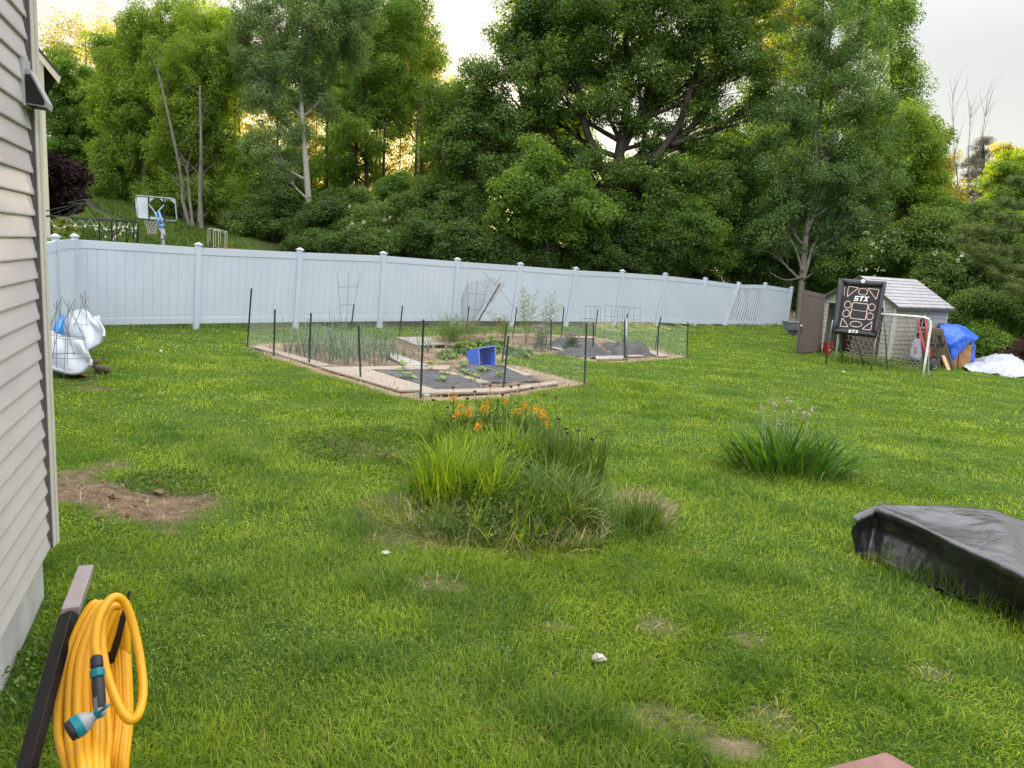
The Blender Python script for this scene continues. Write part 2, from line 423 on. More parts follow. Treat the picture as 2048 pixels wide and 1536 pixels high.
HC = np.array([G(104, 1184)[0], G(104, 1184)[1]])                 # house corner in plan
WD = np.array([-math.sin(R(22)), math.cos(R(22))]); WN = np.array([WD[1], -WD[0]])   # along the wall (away), out of the wall
NOGRASS = []                           # footprints in plan, filled by the objects below
def blades_np(B, h, wd, az, lean, bend):
    """B (N,3) roots; three cross-sections per blade -> V, F"""
    N = len(B); hd = np.stack([np.cos(az), np.sin(az), 0 * az], 1); sd = np.stack([-np.sin(az + .9 * rng.standard_normal(N)), np.cos(az), 0 * az], 1)
    sd /= np.linalg.norm(sd, axis=1)[:, None] + 1e-9; up = np.array([0, 0, 1.0])
    def st(p, a, l): return p + l[:, None] * (np.sin(a)[:, None] * hd + np.cos(a)[:, None] * up)
    p1 = st(B, lean, h * .5); p2 = st(p1, lean + bend, h * .5)
    V = np.stack([B - sd * (wd * .4)[:, None], B + sd * (wd * .4)[:, None], p1 - sd * (wd * .5)[:, None], p1 + sd * (wd * .5)[:, None],
                  p2 - sd * (wd * .08)[:, None], p2 + sd * (wd * .08)[:, None]], 1)
    o = (np.arange(N) * 6)[:, None]
    F = np.concatenate([o + np.array([0, 1, 3, 2]), o + np.array([2, 3, 5, 4])], 0)
    return V.reshape(-1, 3), F

def grassmat(name, st, big):
    m = leafmat(name, *st[:2], trans=.42, tcol=(1.35, 1.3, .5), gloss=.014, scale=1.1, c3=st[2], dead=st[3]); return m
M['straw'] = leafmat('straw', (.20, .15, .09), (.40, .32, .20), .25, (1.2, 1.1, .8), .04, 2, c3=(.52, .45, .32))
# ------------------------------------------------------------------ the house on the left
def W3(s, n, z):                       # wall frame: s metres along the wall (0 = corner, negative towards the camera), n out of the wall
    return np.array([HC[0] + WD[0] * s + WN[0] * n, HC[1] + WD[1] * s + WN[1] * n, z])
def wall_hit(px, py, n=0.0):           # -> s, z of the wall plane at a photo pixel
    r = ray(px, py); o = HC + WN * n
    t = ((o[0] - CAM[0]) * WN[0] + (o[1] - CAM[1]) * WN[1]) / (r[0] * WN[0] + r[1] * WN[1]); p = CAM + r * t
    return (p[0] - HC[0]) * WD[0] + (p[1] - HC[1]) * WD[1], p[2]
house = thing('house', 'grey lap sided house wall with foundation at the left edge', 'house', W3(0, 0, float(gz(*HC))))
zb = wall_hit(100, 1085)[1]; CH = .127; SE = -.055; LEN = 9.0; TOP = zb + CH * 44
mb = MB()                              # one sheet of lapped courses, seen end-on at the corner
prof = []
for k in range(44):
    z = zb + k * CH
    prof += [(.004, z), (.020, z + .002), (.021, z + .012), (.016, z + .05), (.008, z + CH * .8), (.004, z + CH - .001)]
mb.strip([W3(SE, n, z) for n, z in prof], [W3(-LEN, n, z) for n, z in prof])
mb.build('siding', M['siding'], house, smooth=False)
mb = MB(); p0, p1 = W3(-.05, 0, zb - .03), W3(-.05, 0, TOP)
def vbox(mb, s0, s1, n0, n1, z0, z1): return mb.hexa([W3(s0, n0, z0), W3(s1, n0, z0), W3(s1, n1, z0), W3(s0, n1, z0), W3(s0, n0, z1), W3(s1, n0, z1), W3(s1, n1, z1), W3(s0, n1, z1)])
vbox(mb, -.012, .045, -.02, .052, zb - .012, TOP); vbox(mb, -.085, -.012, .0, .042, zb - .006, TOP)
mb.build('corner_trim', M['trim'], house, bevel=.006)
mb = MB(); vbox(mb, -.118, -.088, -.01, .017, zb, TOP); vbox(mb, -.094, -.086, .017, .036, zb, TOP); mb.build('channel', M['channel'], house)
mb = MB(); g0 = float(gz(*HC)) - .6; vbox(mb, -LEN, -.06, -.25, -.035, g0, zb + .05); mb.build('foundation', M['concrete'], house)
mb = MB(); vbox(mb, -LEN, -.02, -6.5, -.06, zb + .06, TOP)
mb.build('back_wall', M['siding'], house)
mb = MB(); a, b_, c_, d_ = W3(.35, .4, TOP), W3(-LEN, .4, TOP), W3(-LEN, -3.3, TOP + 1.9), W3(.35, -3.3, TOP + 1.9)
mb.prism([a, b_, c_, d_], (0, 0, 1), .14); e, f_ = W3(-LEN, -7, TOP), W3(.35, -7, TOP); mb.prism([d_, c_, e, f_], (0, 0, 1), .139)
mb.build('roof', M['roof_dark'], house)
# vent hood on the wall
s0, z0 = wall_hit(36, 128); s1, z1 = wall_hit(40, 207); vz0, vz1 = min(z0, z1), max(z0, z1); vs = s0; vw = .17
mb = MB(); vbox(mb, vs - .02, vs + vw + .02, .0, .03, vz0 - .01, vz1 + .05); vo = mb.build('vent_hood', M['vent'], house, bevel=.004)
mb = MB(); H = vz1 - vz0
A = [W3(vs + x, n, z) for x in (0, vw) for n, z in ((.03, vz1 - .02), (.055, vz1 - .02), (.135, vz0 + H * .12), (.13, vz0 - .005), (.03, vz0 + .0))]
mb.add(A, [(0, 1, 6, 5), (1, 2, 7, 6), (2, 3, 8, 7), (0, 4, 3, 2, 1), (5, 6, 7, 8, 9)]); mb.build('hood', M['vent'], vo, solid=.004)
mb = MB(); mb.prism([W3(vs - .006, .034, vz1 - .05), W3(vs - .006, .060, vz1 - .05), W3(vs - .006, .126, vz0 + H * .12), W3(vs - .006, .122, vz0 + .004), W3(vs - .006, .034, vz0 + .008)], (-WD[0], -WD[1], 0), .004); vbox(mb, vs + .012, vs + vw - .01, .034, .05, vz0, vz1 - .04)
mb.build('dark_opening', M['black'], vo)  # black panel stands in for the shade inside the open hood

# far house behind the left trim: only the rake of its roof shows
nh = thing('neighbour_house', 'cream house with dark roof edge showing past the siding corner', 'house', (-19, 22, float(gz(-19, 22))))
d = 25.0; tip = P(119, 152, d); up = P(86, 112, d); bk = unit(np.array([tip[0], tip[1], 0]) + np.array([-3.5, 0, 0])) * 7
ed = up - tip; wl = tip + ed * 1.35
mb = MB(); mb.prism([tip, up + ed * 3, up + ed * 3 + bk, tip + bk], (0, 0, 1), .12); mb.build('roof', M['roof_dark'], nh)
mb = MB(); q = np.array([0, .03, -.02]); mb.prism([tip + q, up + ed * 3 + q, up + ed * 3 + q + [0, 0, -.22], tip + q + [-.05, 0, -.22]], (0, 1, 0), .04); mb.build('fascia', M['cream'], nh)
gzw = float(gz(wl[0], wl[1])) - .3; mb = MB(); lf = np.array([-5, 0, 0]); dn = np.array([0, .3, -.12]); z_ = lambda p: np.array([p[0], p[1], gzw])
c_ = [wl + lf + dn, wl + dn, wl + dn + bk * .9, wl + lf + dn + bk * .9]; mb.hexa([z_(p) for p in c_] + c_)
mb.build('wall', M['cream'], nh)

# ------------------------------------------------------------------ white vinyl fence
posts = [(149, 474, 153, 655), (397, 491, 391, 651), (600, 501, 590, 648), (767, 508, 759, 646), (915, 520, 905, 645), (1041, 529, 1022, 645), (1152, 538, 1131, 646), (1245, 543, 1227, 646),
         (1331, 549, 1310, 647), (1411, 558, 1387, 651), (1478, 567, 1447, 650), (1531, 568, 1515, 653), (1583, 576, 1572, 651)]
PB = [fence_pt(*p[2:]) for p in posts]; PT = [fence_pt(*p[:2]) for p in posts]
for i in range(13): PT[i] = PB[i] + unit(PT[i] - PB[i]) * np.linalg.norm(PT[i] - PB[i])
def rd(v): return v / np.linalg.norm(v)
fence = thing('privacy_fence', 'long white vinyl privacy fence across the back of the yard', 'fence', on(PB[6][0], PB[6][1]))
FN3 = np.array([FN[0], FN[1], 0]); FD3 = np.array([FD[0], FD[1], 0])
def add_post(b, t, n3):
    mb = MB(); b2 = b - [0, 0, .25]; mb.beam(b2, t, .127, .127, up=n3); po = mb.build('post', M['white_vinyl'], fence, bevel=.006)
    ax = unit(t - b); s = np.cross(ax, n3); mb = MB()
    def ring(h, r): return [t + ax * h + s * r * a + n3 * r * c for a, c in ((-1, -1), (1, -1), (1, 1), (-1, 1))]
    mb.hexa(ring(.002, .082) + ring(.035, .082)); mb.hexa(ring(.036, .074) + ring(.075, .012)); mb.build('cap', M['white_vinyl'], po)
def add_panel(b0, t0, b1, t1, n3, gap=False):
    d0 = unit(t0 - b0); d1 = unit(t1 - b1); h0 = np.linalg.norm(t0 - b0); h1 = np.linalg.norm(t1 - b1)
    e = unit(b1 - b0); q0 = e * .05; mb = MB()
    A = lambda f, k: (b0 + d0 * (f * h0 if f > .5 else f) + q0) * (1 - k) + (b1 + d1 * (f * h1 if f > .5 else f) - q0) * k
    def rail(f0, f1, th):
        mb.hexa([A(f0, 0) - n3 * th, A(f0, 1) - n3 * th, A(f0, 1) + n3 * th, A(f0, 0) + n3 * th, A(f1, 0) - n3 * th, A(f1, 1) - n3 * th, A(f1, 1) + n3 * th, A(f1, 0) + n3 * th])
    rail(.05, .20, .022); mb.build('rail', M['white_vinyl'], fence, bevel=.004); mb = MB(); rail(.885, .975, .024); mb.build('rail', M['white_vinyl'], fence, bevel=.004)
    mb = MB(); n = 13; wp = 1 / n; g = .0018 if not gap else .030
    for k in range(n):
        k0, k1 = k * wp + (g if gap else 0) * .5, (k + 1) * wp - g * .5
        L = A(.195, k0), A(.195, k1), A(.89, k1), A(.89, k0)
        if gap: L = (A(.195, k0), A(.195, k1), A(.89, k1 + .012), A(.89, k0 + .012)) if k < 12 else L
        if gap or True:
            mb.prism([p - n3 * .011 for p in L], n3, .022)
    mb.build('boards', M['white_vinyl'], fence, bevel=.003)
for i in range(13): add_post(PB[i], PT[i], FN3)
for i in range(12): add_panel(PB[i], PT[i] , PB[i + 1], PT[i + 1], FN3, gap=(i == 10))
# return run towards the camera along the left side
rdv = np.array([.40, -.917, 0]); rn = np.array([-.917, -.40, 0]); PL = [PB[0], PB[0] + rdv * 2.3, PB[0] + rdv * 4.6, PB[0] + rdv * 6.9]
TL = []
for k, p in enumerate(PL):
    p[2] = gz(p[0], p[1]) - (.0 if k else -.0); TL.append(p + [0, 0, PT[0][2] - PB[0][2] - .02])
TL[0] = PT[0]; tt = P(115, 475, pix(PL[1])[2]); TL[1][2] = tt[2]
for k in (1, 2, 3): add_post(PL[k], TL[k], rn)
for k in (0, 1, 2): add_panel(PL[k], TL[k], PL[k + 1], TL[k + 1], rn)

# ------------------------------------------------------------------ white moulded hulls and wire cages
def shell(label, rows, d0, d1, fold, rimmat=None):
    """folded moulded shell: photo-read net, top row leaning back (d0), bottom row forward (d1), folds as depth"""
    n = len(rows); R_ = []
    for i, row in enumerate(rows):
        dd = d0 + (d1 - d0) * (i / (n - 1)) ** .8; R_.append([P(x, y, dd + fold * math.cos(2.1 * k + .9 * i) * (1 if 0 < i < n - 1 else .3)) for k, (x, y) in enumerate(row)])
    b_ = R_[-1][len(R_[-1]) // 2]; t = thing('boat_hull', label, 'boat hull', on(b_[0], b_[1])); S1 = [smooth_path(r_, 6) for r_ in R_]; C1 = [smooth_path(list(c_), 6) for c_ in zip(*S1)]; h_, w_2 = len(C1), len(C1[0])
    mb = MB(); mb.add([p for c_ in C1 for p in c_], [(a * w_2 + b, a * w_2 + b + 1, (a + 1) * w_2 + b + 1, (a + 1) * w_2 + b) for a in range(h_ - 1) for b in range(w_2 - 1)]); mb.build('shell', M['white_plastic'], t, smooth=True, solid=.03)
    edge = [c_[0] for c_ in C1] + [c_[-1] for c_ in C1]; lip = [c_[-1] for c_ in C1]
    mb = MB(); mb.tube([c_[-1] for c_ in C1] + [C1[-1][k] for k in range(w_2 - 1, -1, -1)][1:], .028, 8); mb.build('rim', M['white_plastic'], t, smooth=True)
    if rimmat is not None:
        mb = MB(); bot = [c_[-1] for c_ in C1[h_ // 2:]]; mb.strip([p + np.array([0, .02, -.01]) for p in bot], [np.array([p[0], p[1] + .25, max(float(gz(p[0], p[1])), p[2] - .10)]) for p in bot]); mb.build('underside', rimmat, t, solid=.01)
    return t
def smooth_path(pts, n=10):
    pts = [np.asarray(p) for p in pts]; k = len(pts); out_ = []
    for i in range(k - 1):
        a, b, c, d = pts[max(i - 1, 0)], pts[i], pts[i + 1], pts[min(i + 2, k - 1)]
        for t_ in np.linspace(0, 1, n, endpoint=False):
            out_.append(.5 * (2 * b + (c - a) * t_ + (2 * a - 5 * b + 4 * c - d) * t_ ** 2 + (3 * b - a - 3 * c + d) * t_ ** 3))
    return out_ + [pts[-1]]
rowsA = [[(122, 641), (140, 627), (158, 620), (173, 622), (187, 634), (200, 631)], [(117, 660), (138, 646), (160, 638), (178, 640), (191, 648), (199, 639)], [(115, 680), (140, 670), (165, 658), (185, 654), (198, 657), (203, 648)],
         [(117, 694), (145, 688), (170, 678), (190, 670), (203, 667), (208, 658)], [(124, 702), (150, 701), (172, 696), (190, 686), (203, 676), (209, 666)], [(134, 706), (152, 707), (172, 702), (190, 692), (203, 681), (208, 670)]]
rowsB = [[(104, 664), (122, 671), (142, 677), (160, 681), (169, 684)], [(104, 688), (125, 690), (148, 690), (165, 692), (173, 696)], [(104, 714), (128, 708), (150, 700), (168, 702), (177, 708)],
         [(104, 727), (130, 723), (154, 716), (171, 713), (181, 716)], [(104, 732), (133, 736), (157, 732), (175, 726), (184, 721)], [(106, 738), (136, 746), (155, 746), (172, 738), (182, 728)]]
shell('larger white moulded plastic boat hull leaning in the fence corner', [list(reversed(r_)) for r_ in rowsA], 13.6, 12.75, .085)
shell('nearer white plastic hull with red underside beside the house corner', [list(reversed(r_)) for r_ in rowsB], 12.1, 11.55, .07, M['red_plastic'])
mb = MB(); q = [P(112, 664, 13.0), P(117, 648, 13.2), P(123, 636, 13.4), P(129, 629, 13.6)]
mb.strip([p + np.array([-.05, 0, 0]) for p in q], [p + np.array([.05, .05, -.10]) for p in q])
tag(mb.build('plastic_slide', M['sky_blue'], loc=on(q[0][0], q[0][1]), solid=.03, smooth=True), 'blue plastic edge behind the white hulls by the fence', 'slide')
def cage(px, py, h, r0, lab, az=0.0, legs=5):
    c = G(px, py); t = thing('tomato_cage', lab, 'wire cage', c, 'upturned wire tomato cages'); mb = MB()
    tops = []
    for k in range(legs):
        a = az + 2 * math.pi * k / legs
        b = c + np.array([math.cos(a) * r0, math.sin(a) * r0, .0]); m_ = c + np.array([math.cos(a) * r0 * .55, math.sin(a) * r0 * .55, h * .55]); tp = c + np.array([math.cos(a + 2.6) * r0 * .25, math.sin(a + 2.6) * r0 * .25, h * rnd.uniform(.92, 1.05)])
        mb.tube([b, m_, tp], .0042, 4)
    mb.build('leg', M['wire_dark'], t)
    for f, rr in ((.02, 1.0), (.3, .8), (.52, .57)):
        mb = MB(); mb.tube([c + np.array([math.cos(a) * r0 * rr, math.sin(a) * r0 * rr, h * f]) for a in np.linspace(0, 6.283, 25)], .0042, 4, False); mb.build('ring', M['wire_dark'], t)
cage(172, 716, 1.22, .30, 'upturned wire tomato cage with tips splayed against the fence corner', .4)
cage(146, 762, 1.30, .34, 'nearest upturned wire tomato cage standing before the hull with red underside', 1.1)
cage(122, 748, 1.22, .28, 'wire tomato cage half hidden by the siding corner', .0)
# rabbit
rb = G(201, 748); t = thing('rabbit', 'brown rabbit crouching in the grass beside the wire cages', 'rabbit', rb)
hd = unit(np.array([-1, .15, 0])); sd = np.array([-hd[1], hd[0], 0]); up = np.array([0, 0, 1.0])
def rp(f, s, z): return rb + hd * f + sd * s + up * z
bm_ = bpy.data.meshes.new('body'); sk = [(-.15, 0, .075, .035), (-.11, 0, .085, .075), (-.05, 0, .09, .082), (.02, 0, .085, .07), (.065, 0, .10, .045), (.10, 0, .128, .040), (.135, 0, .122, .026), (.152, 0, .116, .014)]
ed = [(i, i + 1) for i in range(7)]; leg = [(-.07, .05, .05, .035), (-.09, .06, .022, .018), (-.02, .06, .012, .012), (.05, .035, .04, .02), (.065, .035, .012, .012)]
vs_ = list(sk)
for sg in (1, -1):
    o_ = len(vs_); vs_ += [(a, b * sg, c, d) for a, b, c, d in leg]; ed += [(2, o_), (o_, o_ + 1), (o_ + 1, o_ + 2), (4, o_ + 3), (o_ + 3, o_ + 4)]
bm_.from_pydata([tuple(rp(*v_[:3]) - rb) for v_ in vs_], ed, []); bo = link_mesh('body', bm_, M['fur'], t)
bo.modifiers.new('k', 'SKIN'); 
for i, v_ in enumerate(vs_): bm_.skin_vertices[0].data[i].radius = (v_[3], v_[3])
bm_.skin_vertices[0].data[2].use_root = True; md = bo.modifiers.new('s', 'SUBSURF'); md.levels = md.render_levels = 2
for sg in (1, -1):
    mb = MB(); mb.tube([rp(.085, .018 * sg, .155), rp(.07, .026 * sg, .19), rp(.055, .03 * sg, .222), rp(.045, .03 * sg, .245)], [.010, .019, .017, .003], 8); mb.build('ear', M['fur_ear'], t, smooth=True)
    mb = MB(); mb.ball(rp(.112, .034 * sg, .138), .0085); mb.build('eye', M['black'], t, smooth=True)
mb = MB(); mb.ball(rp(-.175, 0, .06), .026); mb.build('tail', M['fur'], t, smooth=True)
mb = MB(); mb.ball(rp(.158, 0, .118), .007); mb.build('nose', M['rubber'], t, smooth=True)

# ------------------------------------------------------------------ garden hose on its stand
hs = thing('hose_stand', 'black flat metal hose stand leaning by the foundation', 'hose stand', on(*P(60, 1500, 2.2)[:2]))
f0, f1 = P(137, 1229, 2.30), P(47, 1560, 1.93); dv = unit(f1 - f0); ft = f0 + dv * 1.25
mb = MB(); mb.beam(f0, ft, .046, .03, up=(0, 1, 0)); mb.build('post', M['black_metal'], hs, bevel=.003)
M['bar_reflection'] = mat('bar_reflection', (.30, .25, .25), (.36, .30, .30), 12, .5, metal=.2)  # pinkish tint stands for the sky reflected on the black bar
mb = MB(); mb.beam(P(141, 1224, 2.305), P(172, 1138, 2.78), .05, .03); mb.build('top_bar', M['bar_reflection'], hs, bevel=.003)
mb = MB(); mb.beam(P(146, 1262, 2.36), P(172, 1168, 2.72), .012, .03); mb.build('brace', M['black_metal'], hs)
hk = [P(222, 1322, 2.24), P(236, 1278, 2.25), P(247, 1232, 2.26), P(254, 1205, 2.28), P(259, 1183, 2.30)]
mb = MB()
for i in range(4): mb.beam(hk[i], hk[i + 1], [.022, .02, .017, .010][i], .005, up=(.3, 1, 0))
mb.beam(P(160, 1250, 2.40), P(222, 1322, 2.24), .02, .02); mb.build('hook', M['black_metal'], hs, bevel=.001)
def wp(pts, d): return [P(x, y, dd) for (x, y), dd in zip(pts, d if hasattr(d, '__len__') else [d] * len(pts))]
hose = thing('garden_hose', 'thick yellow garden hose coiled on the black stand', 'garden hose', on(*P(190, 1500, 2.1)[:2]))
HR = .0125; mb = MB()
def hloop(px_front, py_top, px_back, dz, dfront, r2=.0):
    """one hanging turn: down the near side, under, up the far side"""
    top = P((px_front + px_back) / 2 + 6, py_top, 2.28); a = P(px_front, py_top + 95, dfront); b = P(px_front - 8 * r2, py_top + 240, dfront - .12)
    c = P(px_front + 6, py_top + 350, dfront - .27); bot = c + np.array([.04, .04, -.34 - dz]); e = P(px_back - 10, py_top + 330, 2.12); f = P(px_back, py_top + 210, 2.22); g = P(px_back - 4, py_top + 80, 2.30)
    return smooth_path([g, top + [0, .02, 0], a, b, c, bot, e + [0, 0, -.3], e, f, g, top + [0, .03, -.01]], 9)
for args in ((137, 1212, 218, .0, 2.22, 2.5), (150, 1213, 228, .05, 2.20, 1.5), (163, 1212, 236, .02, 2.19, 1), (175, 1214, 242, .06, 2.20, .3), (188, 1216, 250, .03, 2.21, -.5), (146, 1232, 232, .08, 2.24, 2), (170, 1230, 244, .1, 2.25, 1.6),
             (198, 1218, 254, .04, 2.23, -.4), (158, 1240, 240, .12, 2.28, 1.2), (208, 1228, 258, .07, 2.26, -1), (182, 1226, 214, .05, 2.25, 0), (194, 1234, 226, .09, 2.27, -.2), (204, 1236, 236, .02, 2.28, -.5)):
    mb.tube(hloop(*args), HR, 10)
mb.tube(smooth_path(wp([(196, 1318), (190, 1290), (196, 1240), (214, 1206), (232, 1194), (252, 1210), (270, 1265), (282, 1330), (286, 1385), (278, 1425), (262, 1440), (244, 1424), (226, 1385), (212, 1340), (204, 1290), (207, 1245), (222, 1216), (240, 1212)],
                       [2.07, 2.08, 2.11, 2.15, 2.18, 2.2, 2.2, 2.17, 2.12, 2.07, 2.05, 2.06, 2.09, 2.12, 2.15, 2.18, 2.21, 2.24]), 10), HR, 10)
mb.build('coil', M['hose'], hose, smooth=True)
nz0 = P(193, 1320, 2.06); dn = unit(P(199, 1410, 2.0) - nz0); lp = lambda s: nz0 + dn * s
noz = MB().lathe([(.011, 0), (.0155, .005), (.0165, .03), (.013, .036)], lp(-.012), dn, 16).build('connector', M['rubber'], hose, smooth=False, bevel=.001)
mb = MB(); mb.lathe([(.017, 0), (.0185, .003), (.0185, .020), (.016, .024)], lp(.026), dn, 18); mb.build('collar', M['teal'], noz, bevel=.001)
mb = MB(); mb.lathe([(.0135, 0), (.0165, .01), (.0165, .05), (.0155, .075), (.0125, .095)], lp(.048), dn, 16); grip = mb.build('grip', M['rubber'], hose, smooth=True)
sdv = unit(np.cross(dn, _F)); mb = MB(); mb.beam(lp(.095) - _F * .0165, lp(.128) - _F * .0168, .010, .003, up=-_F); mb.build('stripe', M['galv'], grip)
nk = lp(.142); hv = unit(P(152, 1455, 1.95) - nk); hp = lambda s: nk + hv * s
mb = MB(); mb.lathe([(.0135, -.004), (.0165, .006), (.013, .018), (.013, .026), (.023, .036), (.028, .050), (.028, .062)], hp(-.006), hv, 18); mb.ball(nk, .0155)
hd_ = mb.build('spray_head', M['grey_plastic'], hose, smooth=True)
mb = MB(); mb.lathe([(.0285, .0), (.030, .003), (.030, .020), (.028, .022)], hp(.047), hv, 20); mb.build('ring', M['teal'], hd_)
mb = MB(); mb.lathe([(.027, .0), (.0275, .008), (.024, .013)], hp(.0690), hv, 20); mb.build('face', M['rubber'], hd_)
mb = MB(); mb.ball(nk - _F * .013, .0125, 10, 6, (1, .6, 1)); mb.beam(nk - _F * .014, P(216, 1410, 1.955), .012, .008); mb.build('lever', M['teal'], hd_, bevel=.002)
# ------------------------------------------------------------------ resin shed
O = P(1777, 718, 23.6); O[2] = float(gz(O[0], O[1])) - .02
SS = np.array([.848, .53, 0]); SF = np.array([-.53, .848, 0]); UP = np.array([0, 0, 1.0])
SW, SL, EH, PK = 2.62, 3.0, 1.83, 2.62
shed = thing('garden_shed', 'beige resin garden shed with grey gabled roof and one door swung open', 'shed', O)
def S(a, b, z): return O + SF * a + SS * b + UP * z
def sb(mb, a0, a1, b0, b1, z0, z1): return mb.hexa([S(a0, b0, z0), S(a1, b0, z0), S(a1, b1, z0), S(a0, b1, z0), S(a0, b0, z1), S(a1, b0, z1), S(a1, b1, z1), S(a0, b1, z1)])
# clapboards as thin slanted courses on the long wall and the front
mb = MB(); NC = 13; ch = EH / NC
WB0, WB1, WZ0, WZ1 = 1.30, 1.86, .62, 1.40
def course(mb, f0, f1, z0, z1, side):
    q = (lambda u, o, z: S(-o, u, z)) if side else (lambda u, o, z: S(u, -o, z))
    mb.hexa([q(f0, .0, z0), q(f1, .0, z0), q(f1, .022, z0), q(f0, .022, z0), q(f0, .0, z1 - .004), q(f1, .0, z1 - .004), q(f1, .006, z1 - .004), q(f0, .006, z1 - .004)])
for k in range(NC): 
    z0, z1 = k * ch, (k + 1) * ch
    if z1 > WZ0 and z0 < WZ1: course(mb, .10, WB0, z0, z1, True); course(mb, WB1, SL - .04, z0, z1, True)
    else: course(mb, .10, SL - .04, z0, z1, True)
sb(mb, .0, .05, .04, WB0, 0, EH); sb(mb, .0, .05, WB1, SL, 0, EH); sb(mb, .0, .05, WB0, WB1, 0, WZ0); sb(mb, .0, .05, WB0, WB1, WZ1, EH)
D0, D1, DH = .42, 2.36, 1.62
for k in range(NC):
    z0, z1 = k * ch, (k + 1) * ch; course(mb, .08, D0 - .04, z0, z1, False)
    course(mb, D1 + .03, SW, z0, z1, False)
    if z0 >= DH: course(mb, D0 - .04, D1 + .03, z0, z1, False)
for k in range(6):
    z0 = EH + k * .125; z1 = z0 + .125; wd = (PK - z0) / (PK - EH) * SW / 2; w2 = max((PK - z1) / (PK - EH) * SW / 2, .02)
    if z1 > PK: continue
    q = lambda u, o, z: S(u, -o, z)
    mb.hexa([q(SW / 2 - wd, 0, z0), q(SW / 2 + wd, 0, z0), q(SW / 2 + wd, .022, z0), q(SW / 2 - wd, .022, z0), q(SW / 2 - w2, 0, z1), q(SW / 2 + w2, 0, z1), q(SW / 2 + w2, .006, z1), q(SW / 2 - w2, .006, z1)])
sb(mb, SW - .05, SW, 0, SL, 0, EH); sb(mb, .05, SW - .05, SL - .05, SL, 0, EH); sb(mb, .05, SW - .05, .05, SL - .05, -.05, .03)
mb.build('wall', M['shed_wall'], shed)
mb = MB(); sb(mb, -.03, .06, -.03, .10, 0, EH - .01); sb(mb, -.028, .06, SL - .05, SL + .02, 0, EH - .01); mb.build('corner_trim', M['shed_trim'], shed, bevel=.008)
mb = MB()
for k in range(2):                     # roof slopes as panels of stepped shingles
    e0 = -.16 if k == 0 else SW + .16; slope = (PK - EH) / (SW / 2); n = 9
    for i in range(n):
        u0 = i / n; u1 = (i + 1) / n; a0 = e0 + (SW / 2 - e0) * u0; a1 = e0 + (SW / 2 - e0) * u1
        zz = lambda a: EH + (min(a, SW - a)) * slope
        for j in range(3):
            b0, b1 = -.14 + j * (SL + .26) / 3 + .003, -.14 + (j + 1) * (SL + .26) / 3 - .003; st_ = .012 * rnd.uniform(.6, 1.2)
            mb.hexa([S(a0, b0, zz(a0) + .01), S(a0, b1, zz(a0) + .01), S(a1, b1, zz(a1) + .01), S(a1, b0, zz(a1) + .01),
                     S(a0, b0, zz(a0) + .045 + st_), S(a0, b1, zz(a0) + .045 + st_), S(a1, b1, zz(a1) + .032), S(a1, b0, zz(a1) + .032)])
rf = mb.build('roof', M['shed_roof'], shed)
mb = MB(); zz = lambda a: EH + (min(a, SW - a)) * (PK - EH) / (SW / 2)
for a0, a1 in ((-.17, SW / 2), (SW / 2, SW + .17)):
    mb.hexa([S(a0, -.17, zz(a0) - .05), S(a1, -.17, zz(a1) - .05), S(a1, -.142, zz(a1) - .05), S(a0, -.142, zz(a0) - .05), S(a0, -.17, zz(a0) + .05), S(a1, -.17, zz(a1) + .05), S(a1, -.142, zz(a1) + .05), S(a0, -.142, zz(a0) + .05)])
mb.hexa([S(-.19, -.17, zz(-.17) - .05), S(-.16, -.17, zz(-.17) - .05), S(-.16, SL + .13, zz(-.17) - .05), S(-.19, SL + .13, zz(-.17) - .05), S(-.19, -.17, zz(-.17) + .03), S(-.16, -.17, zz(-.17) + .03), S(-.16, SL + .13, zz(-.17) + .03), S(-.19, SL + .13, zz(-.17) + .03)])
mb.build('roof_edge', M['roof_edge'], rf)
mb = MB(); sb(mb, .02, .04, WB0, WB1, WZ0, WZ1); win = mb.build('window', M['glass'], shed)
mb = MB()
for b0 in (WB0 - .05, WB1 - .01): sb(mb, -.032, .01, b0, b0 + .06, WZ0 - .05, WZ1 - .1)
sb(mb, -.031, .01, WB0, WB1, WZ0 - .06, WZ0); sb(mb, -.012, .015, (WB0 + WB1) / 2 - .02, (WB0 + WB1) / 2 + .02, WZ0, WZ1); sb(mb, -.011, .014, WB0, WB1, WZ0 + .33, WZ0 + .37)
for k in range(8):
    t0, t1 = math.pi * k / 8, math.pi * (k + 1) / 8; r0, r1 = .28, .40; cb, cz = (WB0 + WB1) / 2, WZ1 - .15
    q = [(cb + r * math.cos(t_) * .85, cz + r * math.sin(t_) * .75) for r, t_ in ((r0, t0), (r1, t0), (r1, t1), (r0, t1))]
    mb.hexa([S(.0, *q[i]) for i in range(4)] + [S(-.033, *q[i]) for i in range(4)])
mb.build('frame', M['shed_wall'], win)
